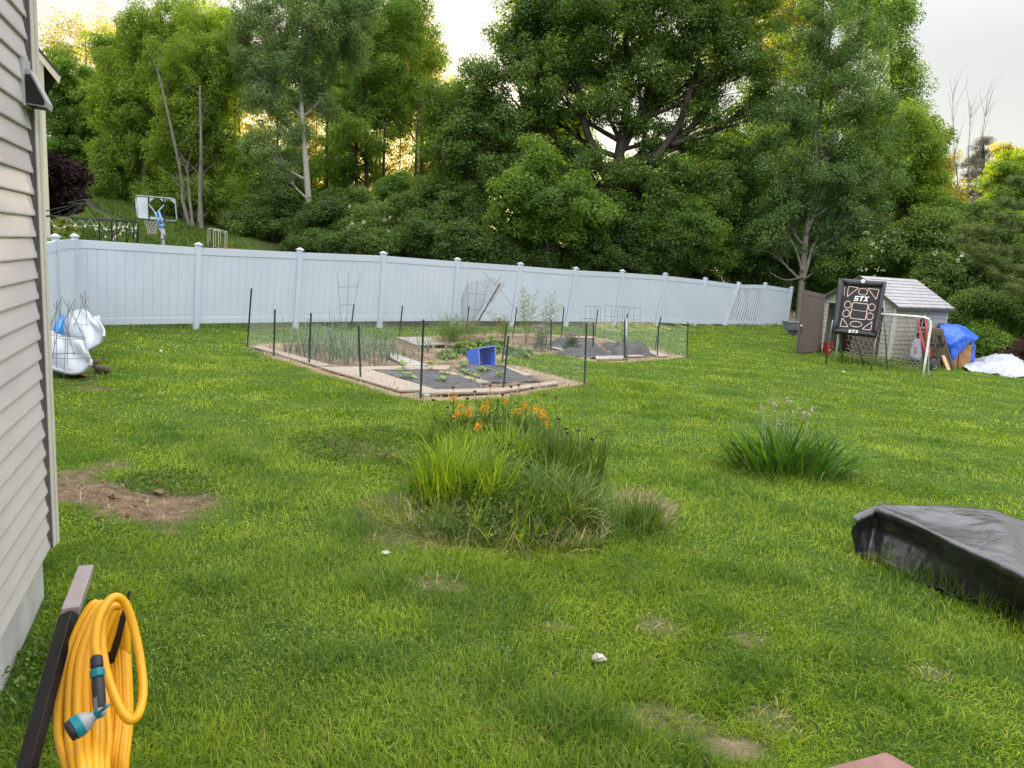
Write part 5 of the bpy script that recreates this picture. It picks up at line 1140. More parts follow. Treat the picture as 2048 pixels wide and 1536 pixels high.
hlab = ['dark seed head leftmost and lowest behind the first orange flower', 'tall dark seed head rising over the curved edging plank at the left', 'dark seed head over the highest orange flower', 'dark seed head near the end of the narrow pale plank', 'tallest reddish seed head in front of the right fabric sheet', 'dark seed head just right of the front green stake', 'dark seed head below the one beside the front stake', 'tall seed head second right of the front green stake', 'tall seed head third right of the front green stake', 'dark seed head standing alone at the right behind the flowers', 'dark seed head on the right side of the bed nearest the orange flowers', 'dark seed head at the upper middle of the right hand trio', 'lowest dark seed head of the right hand trio', 'rightmost dark seed head on a thin stem over the lawn', 'dark seed head below the far right orange cluster', 'dark seed head between the two left orange flowers', 'dark seed head under the highest orange flower', 'dark seed head above the far right orange cluster']
hpx = [(867, 800, 900), (906, 775, 905), (935, 797, 905), (950, 783, 905), (980, 771, 905), (1022, 773, 902), (1005, 790, 902), (1037, 770, 900), (1064, 776, 900), (1111, 795, 905), (1132, 857, 960), (1157, 861, 965), (1135, 866, 960), (1184, 878, 985), (1118, 838, 940), (903, 832, 910), (895, 815, 905), (1088, 790, 902)]
for i, (x, y, yb) in enumerate(hpx):
    gb = G(x + rnd.uniform(-4, 4), yb); hp_ = P(x, y, pix(gb)[2]); t = thing('seed_head_plant', hlab[i], 'seed head', gb, 'dark seed heads in the flower bed')
    mb = MB(); mb.ball(hp_, .020, 8, 5, (1.15, 1.15, .75)); mb.build('seed_head', M['seed_dark'], t); mb = MB(); mb.tube([gb, (gb + hp_) / 2 + [rnd.uniform(-.02, .02), 0, 0], hp_], .0035, 4); mb.build('stem', M['stem'], t); mb = MB()
    for k in range(12): f = rnd.uniform(.15, .9); mb.blade(gb * (1 - f) + hp_ * f, rnd.uniform(0, 6.28), rnd.uniform(.06, .11), .022, rnd.uniform(.6, 1.2), .5, 3)
    mb.build('leaves', M['weed'], t)
clump('perennial_clump', 'mass of green leafy stems round the orange flowers', 'flower stems', G(985, 895), 900, .85, .45, (.2, .66), (.008, .02), (.18, .14), (.0, .8), M['weed'])
Q = bush_quads(G(985, 895), .85, .42, .52, 2600, .07, .6, .25, .42); tag(link_mesh('perennial_foliage', quad_mesh('leafy_plants', Q - G(985, 895)), M['weed'], loc=G(985, 895)), 'leafy foliage beneath the orange flowers', 'leafy plants')
mb = MB(); c = G(925, 880)
for x, y in ((925, 818), (942, 815), (950, 835)):
    p = P(x, y, pix(G(925, 895))[2]); mb.add([p + .07 * np.array([math.cos(b), .3 * math.sin(b), .8 * math.sin(b)]) for b in np.linspace(0, 6.283, 9)[:-1]], [tuple(range(8))])
tag(mb.build('broad_leaf', M['seedling'], loc=c), 'broad lime green leaves behind the left orange flowers', 'leaves')
# iris clump
ic = G(1585, 948); it = thing('iris_clump', 'clump of sword leaved irises with dry stalks on the open lawn', 'iris clump', ic); mb = MB()
for k in range(300):
    a = rnd.uniform(0, 6.28); r_ = rnd.random() ** .6; p = on(ic[0] + math.cos(a) * r_ * .72 - .02, ic[1] + math.sin(a) * r_ * .38 + .12, -.01); ox = (p[0] - ic[0]) / .72
    az = math.atan2(.25 * math.sin(a), ox + rnd.gauss(0, .3)); mb.blade(p, az, rnd.uniform(.46, .88) * (1.05 - .2 * abs(ox)), rnd.uniform(.026, .046), abs(rnd.gauss(.14 + .5 * abs(ox), .16)), rnd.uniform(.1, .8) + (1.6 if rnd.random() < .5 and ox > .0 else .5) * rnd.random(), 6, rnd.uniform(-.7, .7))
mb.build('leaves', M['iris'], it); mb = MB(); m2 = MB(); m3 = MB()
for k in range(260): a = rnd.uniform(0, 6.28); mb_p = on(ic[0] + rnd.uniform(-.25, .3), ic[1] + rnd.uniform(.1, .45)); m3.blade(mb_p, a, rnd.uniform(.35, .75), .006, abs(rnd.gauss(.15, .12)), rnd.uniform(.1, 1), 4)
m3.build('fine_grass', M['blue_grass'], it); dq = pix(ic)[2]
for x, y, xb in ((1545, 765, 1558), (1558, 790, 1561), (1598, 808, 1590), (1528, 822, 1530), (1572, 800, 1570), (1610, 820, 1600), (1627, 815, 1606), (1520, 803, 1540), (1483, 845, 1500)):
    tp_ = P(x, y, dq + .2); m2.tube([on(P(xb, 940, dq)[0], P(xb, 940, dq)[1] + .15), (tp_ + P(xb, 880, dq + .15)) / 2 + [rnd.uniform(-.06, .06), 0, 0], tp_], .0032, 4)
m2.build('dry_stalk', M['dry_stem'], it); mb = MB()
for x, y in ((1530, 820), (1525, 818), (1545, 805), (1576, 797), (1550, 815), (1602, 820), (1608, 828), (1613, 830), (1628, 815), (1560, 845), (1543, 803), (1575, 803), (1583, 826)):
    for k in range(7): mb.blade(P(x + rnd.uniform(-5, 5), y + rnd.uniform(-5, 5), dq + .2), rnd.uniform(0, 6.28), .06, .026, rnd.uniform(.5, 2), 1, 3)
M['dry_head'] = leafmat('dry_head', (.16, .12, .11), (.32, .26, .23), .2, (1, 1, .9), .03, 9, c3=(.46, .40, .35)); mb.build('dry_flower', M['dry_head'], it)
# small litter
def litter(name, lab, cat, px, r, m, flat=.35, grp=None, lift=.02):
    c = G(*px) + UP * lift; mb = MB(); mb.ball(c, r, 7, 4, (1, rnd.uniform(.6, .9), flat)); mb.v = [tuple(np.array(p) + rng.normal(0, r * .12, 3)) for p in mb.v]; tag(mb.build(name, M[m], loc=c), lab, cat, grp)
litter('brick_chip', 'reddish chip at the back left of the worn soil', 'chip', (206, 966), .022, 'terracotta'); litter('brick_chip', 'orange chip at the back right of the worn soil', 'chip', (314, 965), .026, 'terracotta'); litter('brick_chip', 'upright reddish chip at the front of the worn soil', 'chip', (256, 1034), .022, 'terracotta', 1.1)
litter('dead_leaf', 'curled dead leaf near the back of the worn soil', 'leaf', (318, 988), .06, 'dead_leaf', .3); litter('dead_leaf', 'brown curled leaf in the weed mat beside the flower bed', 'leaf', (771, 916), .07, 'dead_leaf', .4); litter('dead_leaf', 'dark leaf in the middle of the worn soil', 'leaf', (270, 1012), .03, 'dead_leaf'); litter('dead_leaf', 'small dead leaf at the front left of the worn soil', 'leaf', (196, 1038), .028, 'dead_leaf'); litter('dead_leaf', 'dead leaf in the middle left of the worn soil', 'leaf', (225, 996), .05, 'dead_leaf', .3)
M['pale_leaf'] = mat('pale_leaf', (.52, .46, .40), (.66, .60, .54), 20, .8)
litter('pale_leaf', 'pale dry leaf lying alone on the near lawn', 'leaf', (1196, 1326), .05, 'pale_leaf', .35, None, .04); litter('white_ball', 'small white ball on the lawn right of the white hulls', 'ball', (322, 705), .035, 'white_paint', .9); litter('white_ball', 'white spot on the lawn in front of the lacrosse target', 'ball', (1687, 745), .035, 'white_paint', .6)
litter('stone', 'grey stone at the foot of the front garden stake', 'stone', (852, 793), .07, 'concrete', .6); litter('pale_leaf', 'pale scrap on the lawn below the near edge of the flower bed', 'scrap', (771, 1112), .04, 'pale_leaf', .4, None, .03)
# ------------------------------------------------------------------ beyond the fence: hoop, gazebo frame, goals
d = 22.0
bh = thing('basketball_hoop', 'grey portable basketball hoop with broken backboard behind the fence', 'basketball hoop', on(P(327, 500, d)[0], P(327, 500, d)[1]))
q = lambda x, y, k=0.0: P(x, y, d + k)
fr = rounded([(271, 391), (350, 398), (354, 443), (275, 436)], 6); fr = [q(x, y) for x, y in fr]
mb = MB(); mb.tube(fr + [fr[0]], .022, 8); mb.build('backboard_frame', M['galv'], bh, smooth=True)
mb = MB()
for a, b_ in (((297, 394), (298, 438)), ((327, 396), (329, 441))): mb.tube([q(*a, -.02), q(*b_, -.02)], .02, 6)
mb.build('strut', M['black_metal'], bh)
M['board'] = mat('board', (.42, .47, .50), (.55, .60, .63), 1.5, .3)
mb = MB(); mb.prism([q(273, 393), q(297, 395), q(298, 438), q(277, 435)], _F, .012); mb.prism([q(298, 433), q(328, 436), q(328, 441), q(298, 438)], _F, .012); mb.prism([q(298, 394), q(310, 395), q(302, 401), q(299, 406)], _F, .012); mb.prism([q(318, 396), q(332, 397), q(330, 403), q(327, 404)], _F, .012); mb.prism([q(337, 398), q(349, 399), q(351, 410), q(345, 403)], _F, .012)
mb.build('backboard_panel', M['board'], bh)
rc = q(303, 441, .42); mb = MB(); mb.tube([rc + [.21 * math.cos(a), .21 * math.sin(a), 0] for a in np.linspace(0, 6.283, 25)], .010, 5); mb.build('rim', M['black_metal'], bh)
mb = MB()
for k in range(12):
    for sg in (1, -1):
        mb.tube([rc + [(.21 - .09 * min(1, f * 1.3)) * math.cos(2 * math.pi * k / 12 + sg * f * 1.3), (.21 - .09 * min(1, f * 1.3)) * math.sin(2 * math.pi * k / 12 + sg * f * 1.3), -.40 * f] for f in np.linspace(0, 1, 6)], .008, 4)
mb.build('net', M['net_white'], bh)
mb = MB()
for a, b_ in (((298, 409), (310, 425)), ((328, 410), (315, 424))): mb.tube([q(*a, -.03), q(*b_, -.25)], .016, 6)
mb.build('brace', M['galv'], bh)
mb = MB(); 
for a, b_ in (((311, 425), (319, 452)), ((318, 424), (327, 453))): mb.tube([q(*a, -.25), q(*b_, -.35)], .035, 7)
mb.tube([q(320, 453, -.35), q(328, 452, -.35)], .06, 7); mb.build('arm', M['sky_blue'] if False else mat('arm_blue', (.10, .22, .42), (.14, .28, .50), 8, .45), bh, smooth=True)
mb = MB(); bp = on(q(329, 500)[0], q(329, 500)[1]); mb.tube([bp, q(328, 500, -.35), q(324, 452, -.35)], .05, 10); mb.tube([q(318, 456, -.4), q(331, 478, -.42)], .018, 6); mb.tube([q(328, 458, -.4), q(332, 478, -.42)], .018, 6); mb.tube([q(320, 477, -.41), q(333, 478, -.41)], .02, 6); mb.build('pole', M['galv'], bh, smooth=True)
mb = MB(); mb.box(bp + [.1, .3, .08], (.8, 1.1, .18)); mb.build('base', M['rubber'], bh, bevel=.05)

A_, B_, C_ = P(57, 428, 22.7), P(223, 443, 22.0), P(275, 443, 24.4); zt = (A_[2] + B_[2] + C_[2]) / 3; A_[2] = B_[2] = C_[2] = zt; D_ = A_ + C_ - B_; ap = (A_ + C_) / 2; ap[2] = P(166, 405, 23.5)[2]
gzb = thing('gazebo_frame', 'bare black metal gazebo frame without its canopy behind the fence', 'gazebo', on(ap[0], ap[1])); K4 = [A_, B_, C_, D_]; ap2 = ap + UP * .10
mb = MB()
for i in range(4): mb.tube([K4[i], K4[(i + 1) % 4]], .018, 5); 
mb.build('eave_bar', M['black_metal'], gzb); mb = MB()
for i in range(4): mb.tube([K4[i], ap], .016, 5); mb.tube([(K4[i] + K4[(i + 1) % 4]) / 2, ap], .010, 5)
for i in range(4): e = ap2 + (K4[i] - ap) * .30; mb.tube([e, ap2], .014, 5); mb.tube([e, ap2 + (K4[(i + 1) % 4] - ap) * .30], .010, 5)
mb.tube([ap, ap2], .02, 6); mb.build('roof_bar', M['black_metal'], gzb)
for i in range(4):
    k = K4[i]; gk = float(gz(k[0], k[1])); mb = MB(); mb.tube([k, [k[0], k[1], gk]], .022, 6)
    for j in (1, -1):
        e = unit(K4[(i + j) % 4] - k) * .44; p = k + e; mb.tube([p, [p[0], p[1], gk]], .016, 5); mb.tube([k - UP * .32, p - UP * .32], .012, 5); cc = k + e / 2 - UP * .78
        mb.tube([cc + e / .44 * (.20 * math.cos(a)) + UP * (.42 * math.sin(a)) for a in np.linspace(0, 6.283, 20)], .010, 4); mb.tube([k - UP * 1.3, p - UP * 1.3], .012, 5)
    mb.build('corner_panel', M['black_metal'], gzb)
sl_ = thing('string_lights', 'pale string lights looped along the gazebo frame', 'string lights', B_); mb = MB(); bl = []
def swag(p, q_, dip, nb):
    pts = [p * (1 - t_) + q_ * t_ - UP * dip * 4 * t_ * (1 - t_) for t_ in np.linspace(0, 1, 13)]; mb.tube(pts, .008, 4)
    for i in range(nb): bl.append(pts[int((i + .5) * 12 / nb)] - UP * .05)
L4 = lambda i, j, t_: K4[i] * (1 - t_) + K4[j] * t_
for i, j, n in ((3, 2, 4), (0, 1, 4), (1, 2, 3)):
    for k in range(n): swag(L4(i, j, k / n), L4(i, j, (k + 1) / n), rnd.uniform(.16, .36), 2)
swag(L4(0, 1, .8), L4(1, 2, .5) - UP * .1, .5, 4); swag(L4(1, 2, .1), L4(1, 2, .15) - UP * .9, .0, 3); swag(C_, C_ - UP * .8 + [-.15, 0, 0], .0, 3)
mb.build('cable', M['net_white'], sl_)
for p in bl: m2 = MB(); m2.ball(p, .027, 7, 5, (1, 1, 1.25)); m2.build('bulb', M['bulb'], sl_, smooth=True)
def small_goal(x0, x1, y0, y1, d_, lab):
    b_ = [on(P(x, y1, d_ + k)[0], P(x, y1, d_ + k)[1]) for x, k in ((x0, 0), (x1, 0), (x1 + 4, 1.3), (x0 + 4, 1.3))]; h_ = abs(P(x0, y0, d_)[2] - b_[0][2]); t = thing('small_goal', lab, 'goal', b_[0], 'small goals on the meadow'); mb = MB()
    mb.tube([b_[0], b_[0] + UP * h_, b_[1] + UP * h_, b_[1]], .022, 6); mb.tube([b_[0] + UP * h_, b_[3] + UP * h_ * .9, b_[3]], .018, 5); mb.tube([b_[1] + UP * h_, b_[2] + UP * h_ * .9, b_[2]], .018, 5); mb.tube([b_[3] + UP * h_ * .9, b_[2] + UP * h_ * .9], .018, 5); mb.build('frame', M['net_white'], t)
small_goal(416, 437, 458, 484, 33.5, 'left small white pipe goal on the meadow'); small_goal(427, 450, 461, 486, 32.5, 'right small white pipe goal on the meadow')
c = P(458, 500, 20.6); tag(MB().beam(P(434, 497, 20.4), P(482, 500, 20.6), .5, .05).build('red_board', M['terracotta'], loc=c), 'red brown board just showing over the fence top', 'board')
mb = MB(); 
for x in (436, 480): p = P(x, 500, 20.5); mb.box((p + on(p[0], p[1])) / 2, (.1, .1, max(.1, p[2] - float(gz(p[0], p[1])))))
mb.build('board_leg', M['old_wood'], bpy.data.objects['red_board'])

# ------------------------------------------------------------------ trees
def L_(r, g, b): return (r, g, b)
LM = dict(
    maple=leafmat('leaf_maple', (0.050, 0.103, 0.018), (0.090, 0.169, 0.030), .42, (1.8, 1.7, .4), .03, .35, c3=(0.140, 0.227, 0.051), rough=.4),
    mid=leafmat('leaf_mid', (0.074, 0.159, 0.024), (0.140, 0.250, 0.035), .42, (1.7, 1.6, .35), .025, .3, c3=(0.198, 0.318, 0.052)),
    fresh=leafmat('leaf_fresh', (0.116, 0.212, 0.026), (0.189, 0.302, 0.039), .45, (1.7, 1.5, .35), .025, .3, c3=(0.264, 0.363, 0.059)),
    aspen=leafmat('leaf_aspen', (0.118, 0.204, 0.077), (0.182, 0.288, 0.105), .38, (1.5, 1.4, .5), .03, .3, c3=(0.264, 0.363, 0.149)),
    poplar=leafmat('leaf_poplar', (0.060, 0.129, 0.045), (0.107, 0.197, 0.063), .38, (1.6, 1.5, .4), .03, .3, c3=(0.165, 0.272, 0.089)),
    sun_gold=leafmat('leaf_sun_gold', (0.120, 0.170, 0.012), (0.200, 0.240, 0.018), .62, (2.6, 1.8, .15), .04, .4, c3=(0.280, 0.290, 0.030)),  # lit leaf copy: glow of sun through the leaves put into the colour
    dark=leafmat('leaf_dark', (0.037, 0.083, 0.017), (0.074, 0.139, 0.026), .34, (1.6, 1.5, .4), .025, .4, c3=(0.123, 0.197, 0.042)),
    shrub=leafmat('leaf_shrub', (0.066, 0.129, 0.026), (0.123, 0.204, 0.039), .36, (1.6, 1.5, .4), .025, .4, c3=(0.189, 0.258, 0.059)),
    purple=leafmat('leaf_purple', (0.012, 0.007, 0.009), (0.028, 0.012, 0.014), .25, (1.6, .8, .7), .025, .4, c3=(0.050, 0.018, 0.018)),
    redbrown=leafmat('leaf_redbrown', (0.045, 0.018, 0.014), (0.085, 0.035, 0.025), .25, (1.4, 1, .8), .04, .4, c3=(0.120, 0.060, 0.040)),
    pine=leafmat('leaf_pine', (0.088, 0.128, 0.035), (0.149, 0.203, 0.054), .25, (1.3, 1.3, .5), .05, .4, c3=(0.216, 0.257, 0.081)),
    spruce=leafmat('leaf_spruce', (0.068, 0.070, 0.051), (0.115, 0.115, 0.081), .2, (1.3, 1.2, .6), .04, .4, c3=(0.176, 0.162, 0.115)),
    flower=leafmat('white_flower', (.62, .62, .52), (.76, .76, .66), .3, (1, 1, .9), .03, 3))

def tree(name, label, cat, d, base, trunk, lobes, m, bark='bark', tr=.16, leaf=.16, dens=1.0, group=None, clump_r=.5, asp=.68, flat=.8, needles=False, limbs=True, clumps=None, dk=1.0, grounded=True):
    """trunk: photo pixels from base up; lobes: (px, py, rx, ry[, depth offset]) in photo pixels at distance d"""
    sp = d / FPX; leaf = leaf * .72
    b0 = P(base[0], base[1], d); b0 = on(b0[0], b0[1]) if grounded else b0
    t = thing(name, label, cat, b0, group); axis = [b0] + [P(x, y, d) for x, y in trunk]
    if axis[1][2] < b0[2] + .2: axis.pop(1)
    ax = smooth_path(axis, 6) if len(axis) > 1 else axis; n = len(ax); mb = MB()
    if n > 1: 
        rr = [tr * (1.25 if i == 0 else 1) * (1 - .86 * i / (n - 1)) + .012 for i in range(n)]; mb.tube(ax, rr, 8)
    Q = []
    for lb in lobes:
        x, y, rx, ry = lb[:4]; off = lb[4] if len(lb) > 4 else rnd.uniform(-.5, .5) * rx * sp
        c = P(x, y, d + off); rx, ry = rx * 1.14, ry * 1.14; RX, RY = rx * sp, ry * sp; RD = .5 * (RX + RY) * dk
        vol = RX * RY; k = clumps or int(6 + 3.4 * vol / clump_r ** 2); dirs = rng.standard_normal((k, 3)); dirs /= np.linalg.norm(dirs, axis=1)[:, None]; rad = rng.random(k) ** .38
        CC = c + dirs * rad[:, None] * np.array([RX, RD, RY]) * .92
        ok = CC[:, 2] > gz(CC[:, 0], CC[:, 1]) + .15; CC, dirs = CC[ok], dirs[ok]; k = len(CC)
        if k == 0: continue
        if limbs and n > 2:                # limb from the trunk, then twigs to each clump
            az = np.array([p[2] for p in ax]); hz = c[2] - max(.4, RY * .9 + .35 * np.linalg.norm((c - ax[-1])[:2])); i0 = int(np.clip(np.searchsorted(az, hz), 1, n - 1)); s0 = np.asarray(ax[i0]); mid = (s0 + c) / 2 + UP * (-.12 * np.linalg.norm(c - s0)) * .6
            r0 = min(tr * .42, max(.02, tr * (1 - .86 * i0 / (n - 1)) * .62)); pth = smooth_path([s0, mid, c], 4); mb.tube(pth, [r0 * (1 - .7 * i / (len(pth) - 1)) for i in range(len(pth))], 6)
            for kk in range(k):
                if kk % 2 == 0: st_ = np.asarray(pth[rnd.randint(3, len(pth) - 1)]); mb.tube([st_, (st_ + CC[kk]) / 2 + UP * .08, CC[kk]], [r0 * .3, r0 * .2, .006], 4)
        cr_ = clump_r * rng.uniform(.4, 1.45, k); per = np.maximum(6, DENS * dens * 150 * (cr_ / .6) ** 2 * (.16 / leaf) ** 2 * .62).astype(int)
        idx_ = np.repeat(np.arange(k), per); N = len(idx_); dv = rng.standard_normal((N, 3)); dv /= np.linalg.norm(dv, axis=1)[:, None]; rr_ = rng.random(N) ** .45
        Cn = CC[idx_] + dv * (rr_ * cr_[idx_])[:, None] * np.array([1.1, 1.1, flat]); N0 = .55 * dv + .5 * dirs[idx_] + np.array([0, 0, .55])
        Q.append(leaf_quads(Cn, leaf * rng.uniform(.75, 1.25, N), N0, asp, .8))
    Q = np.concatenate(Q); me = quad_mesh('crown', Q - b0); link_mesh('crown', me, m, t)
    if mb.v: mb.build('trunk', M[bark], t, smooth=True)
    return t, len(Q)
NL = 0; DENS = 2.3
def tr_(*a, **k):
    global NL; t, n = tree(*a, **k); NL += n; return t
WOODS = 'trees of the wood behind the fence'
# far left, sunlit and airy
tr_('tall_tree', 'airy tall tree with thin sunlit leaves against the sky at the far left', 'tree', 62, (165, 430), [(175, 250), (170, 60)], [(160, 60, 62, 42), (115, 85, 30, 40), (215, 60, 30, 45), (150, 125, 60, 36), (200, 110, 40, 30), (120, 120, 25, 25)], LM['sun_gold'], 'bark_grey', .2, .22, .13, WOODS, .8)
tr_('tall_tree', 'rounded green tree just right of the siding corner', 'tree', 50, (150, 425), [(150, 300), (145, 200)], [(130, 165, 55, 60), (160, 220, 60, 70), (120, 250, 40, 80), (160, 310, 55, 60), (115, 340, 40, 50), (205, 260, 40, 90)], LM['mid'], 'bark', .22, .18, 1.1, WOODS)
tr_('tall_tree', 'tall green tree second from the left with spreading top', 'tree', 46, (285, 455), [(290, 300), (285, 60)], [(290, 70, 55, 55), (270, 140, 75, 65), (250, 220, 60, 70), (310, 200, 70, 70), (240, 310, 55, 60), (290, 300, 70, 60), (330, 120, 60, 60), (350, 40, 40, 45), (215, 190, 35, 60), (250, 390, 60, 45), (215, 350, 40, 60)], LM['fresh'], 'bark_grey', .20, .16, .8, WOODS, .42, flat=1.1)
tr_('slender_tree', 'slender pale stemmed tree behind the basketball hoop', 'tree', 43, (373, 466), [(368, 380), (350, 250), (335, 150)], [(340, 150, 50, 60), (365, 230, 60, 60), (350, 310, 60, 50), (375, 380, 55, 40), (330, 400, 45, 40)], LM['fresh'], 'bark_grey', .16, .15, .7, WOODS, .40, flat=1.1)
tr_('slender_tree', 'slender tree with a straight pale stem right of the basketball hoop', 'tree', 42, (401, 468), [(402, 360), (404, 200), (410, 60)], [(415, 60, 60, 60), (400, 130, 65, 60), (430, 190, 60, 60), (395, 250, 60, 60), (430, 300, 60, 60), (400, 370, 60, 50), (440, 390, 50, 45), (460, 110, 50, 60)], LM['fresh'], 'bark_grey', .17, .15, .75, WOODS, .40, flat=1.1)
tr_('slender_tree', 'thin tree with a dark stem at the meadow edge', 'tree', 44, (470, 470), [(468, 350), (470, 200)], [(460, 420, 50, 40), (490, 120, 40, 40)], LM['mid'], 'bark', .12, .16, .7, WOODS)
tr_('sunlit_tree', 'golden backlit tree glowing between the left trunks', 'tree', 58, (480, 440), [(482, 330), (478, 230)], [(470, 235, 40, 45), (490, 290, 45, 40), (465, 180, 35, 40), (525, 250, 40, 40), (460, 330, 35, 30), (540, 200, 30, 30), (520, 310, 40, 30)], LM['sun_gold'], 'bark', .15, .20, .42, WOODS)
for pth, d_, r0, lab in (([(380, 470), (366, 400), (362, 350), (330, 200), (312, 130)], 40.3, .11, 'pale leaning stem at the left edge of the meadow trees'), ([(403, 466), (400, 380), (402, 300), (400, 170)], 39.8, .12, 'straight pale stem at the meadow edge right of the hoop'), ([(386, 468), (378, 380), (374, 330)], 40.0, .09, 'short pale stem between the meadow edge trees')):
    b_ = on(*P(pth[0][0], pth[0][1], d_)[:2]); p_ = smooth_path([b_] + [P(x, y, d_) for x, y in pth[1:]], 5); mbx = MB().tube(p_, [r0 * (1 - .6 * i / (len(p_) - 1)) for i in range(len(p_))], 7)
    for k in range(9): j = rnd.randint(len(p_) // 3, len(p_) - 1); q_ = np.asarray(p_[j]); mbx.tube([q_, q_ + np.array([rnd.uniform(-1, 1), -.3, rnd.uniform(.5, 1.1)])], [.03, .01], 4)
    tag(mbx.build('tree_stem', M['bark_grey'], loc=b_), lab, 'tree', 'bare stems in the wood')
# the aspen with the pale trunk
tr_('aspen_tree', 'tall aspen with one pale grey trunk and silvery leaves', 'aspen', 40, (622, 475), [(617, 400), (608, 280), (603, 190), (612, 100), (640, 20), (650, -80)], [(560, 60, 75, 70), (640, 20, 90, 70), (520, 130, 60, 60), (690, 90, 60, 60), (600, 130, 80, 55), (545, 210, 55, 45), (640, 200, 45, 35), (500, 40, 45, 50), (700, 20, 60, 60), (600, -60, 110, 70), (520, 290, 40, 35), (560, 330, 45, 35), (690, -60, 80, 60), (590, 265, 40, 25)], LM['aspen'], 'bark_pale', .18, .125, .62, WOODS, .40, flat=1.0)
tr_('backlit_tree', 'dark leafy tree right of the pale aspen trunk', 'tree', 50, (735, 470), [(732, 300), (725, 120)], [(740, 120, 60, 60), (700, 200, 60, 50), (770, 220, 55, 50), (720, 270, 70, 40), (760, 40, 80, 70), (700, 330, 60, 40), (790, 140, 50, 50)], LM['mid'], 'bark', .2, .17, .62, WOODS)
tr_('backlit_tree', 'thin backlit tree with gaps where the low sun shows', 'tree', 52, (850, 450), [(845, 330), (840, 180)], [(830, 60, 45, 60), (860, 110, 35, 50), (800, 20, 70, 60), (850, 190, 45, 40), (815, 250, 45, 35), (870, 260, 35, 35), (800, -60, 80, 60)], LM['fresh'], 'bark', .16, .17, .45, WOODS)
tr_('backlit_tree', 'slim backlit stem beside the setting sun', 'tree', 54, (690, 450), [(690, 330), (688, 200)], [(680, 260, 40, 40), (660, 330, 40, 30), (690, 380, 60, 30), (740, 340, 40, 30)], LM['mid'], 'bark', .12, .17, .4, WOODS)
tr_('sunlit_tree', 'yellow sunlit sapling tops beside the sky gap', 'tree', 60, (880, 440), [(878, 320), (875, 240)], [(880, 220, 35, 40), (870, 290, 45, 40), (850, 350, 40, 25)], LM['sun_gold'], 'bark', .12, .20, .35, WOODS)
for i, (x, lab) in enumerate(((655, 'bare dark stem left of the low sun'), (715, 'bare dark stem in the wood near the low sun'), (770, 'thin dark stem directly below the low sun'), (835, 'dark stem right of the low sun'))):
    c = P(x, 470, 50); b_ = on(c[0], c[1]); tag(MB().tube([b_, P(x - 3, 330, 50), P(x + rnd.uniform(-8, 8), 150, 50)], [.14, .1, .05], 7).build('tree_stem', M['bark'], loc=b_), lab, 'tree', 'bare stems in the wood')
# the big maple
tr_('maple_tree', 'huge spreading maple filling the middle of the wood', 'maple', 37, (1245, 545), [(1240, 470), (1232, 380), (1240, 300), (1255, 190), (1250, 60), (1240, -80)],
    [(1035, 95, 70, 65), (965, 175, 55, 55), (1090, 60, 90, 75), (1190, 30, 100, 80), (1300, 40, 100, 75), (1410, 60, 90, 70), (1080, 150, 80, 60), (1180, 130, 80, 60), (1290, 140, 80, 55), (1390, 150, 75, 60), (1000, 250, 75, 50), (930, 250, 50, 55), (1100, 230, 65, 45), (1210, 210, 65, 45),
     (1310, 205, 40, 22), (1270, 250, 28, 14), (1340, 255, 30, 15), (1395, 285, 34, 16), (1300, 290, 26, 12), (1420, 230, 60, 45), (1490, 120, 60, 60), (1500, 30, 60, 60), (960, 330, 65, 45), (1050, 330, 50, 35), (1150, 300, 50, 30), (1450, 310, 50, 38), (1100, -60, 120, 80), (1260, -70, 130, 80), (1420, -60, 110, 80), (1060, 10, 60, 60), (900, 330, 40, 40), (1510, 210, 40, 40), (1180, 340, 55, 35, -1.5), (1280, 350, 60, 35, -1.2), (1360, 350, 60, 35, -1.2), (1440, 360, 60, 35), (1230, 420, 60, 35, -1.5), (1320, 410, 60, 40, -1.2), (1020, 300, 50, 35), (900, 290, 50, 40), (870, 200, 35, 40), (1490, 340, 50, 45)],
    LM['maple'], 'bark', .42, .155, .8, WOODS, .50, flat=.9)
mt = bpy.context.scene.objects[-1]; mt = root_of(mt); mb = MB()
for pth, r0 in (([(1250, 480), (1275, 380), (1300, 330), (1345, 290), (1400, 235), (1440, 160)], .36), ([(1300, 330), (1350, 262), (1375, 200), (1400, 110), (1420, 20)], .22), ([(1240, 400), (1200, 330), (1170, 250), (1150, 150), (1130, 30)], .30), ([(1225, 420), (1140, 350), (1070, 290), (1040, 180), (1020, 90)], .26), ([(1150, 355), (1080, 330), (1000, 290), (940, 260)], .16), ([(1345, 290), (1420, 260), (1480, 250)], .15), ([(1270, 390), (1340, 350), (1420, 330)], .16), ([(1245, 300), (1290, 200), (1300, 100), (1310, 10)], .2), ([(1275, 370), (1290, 260), (1280, 190), (1275, 90)], .16)):
    p_ = smooth_path([P(x, y, 37 + rnd.uniform(-.6, .6)) for x, y in pth], 5); mb.tube(p_, [r0 * (1 - .75 * i / (len(p_) - 1)) for i in range(len(p_))], 8)
mb.build('limb', M['bark'], mt, smooth=True)
tr_('small_maple', 'rounded bright young maple in front of the huge maple', 'maple', 33.5, (1095, 545), [(1095, 480), (1085, 360)], [(1065, 320, 45, 35), (1045, 380, 55, 45), (1100, 400, 65, 50), (1160, 400, 55, 45), (1030, 440, 55, 45), (1110, 460, 70, 40), (1190, 440, 45, 45)], LM['mid'], 'bark', .12, .15, 1.15, WOODS, .5)
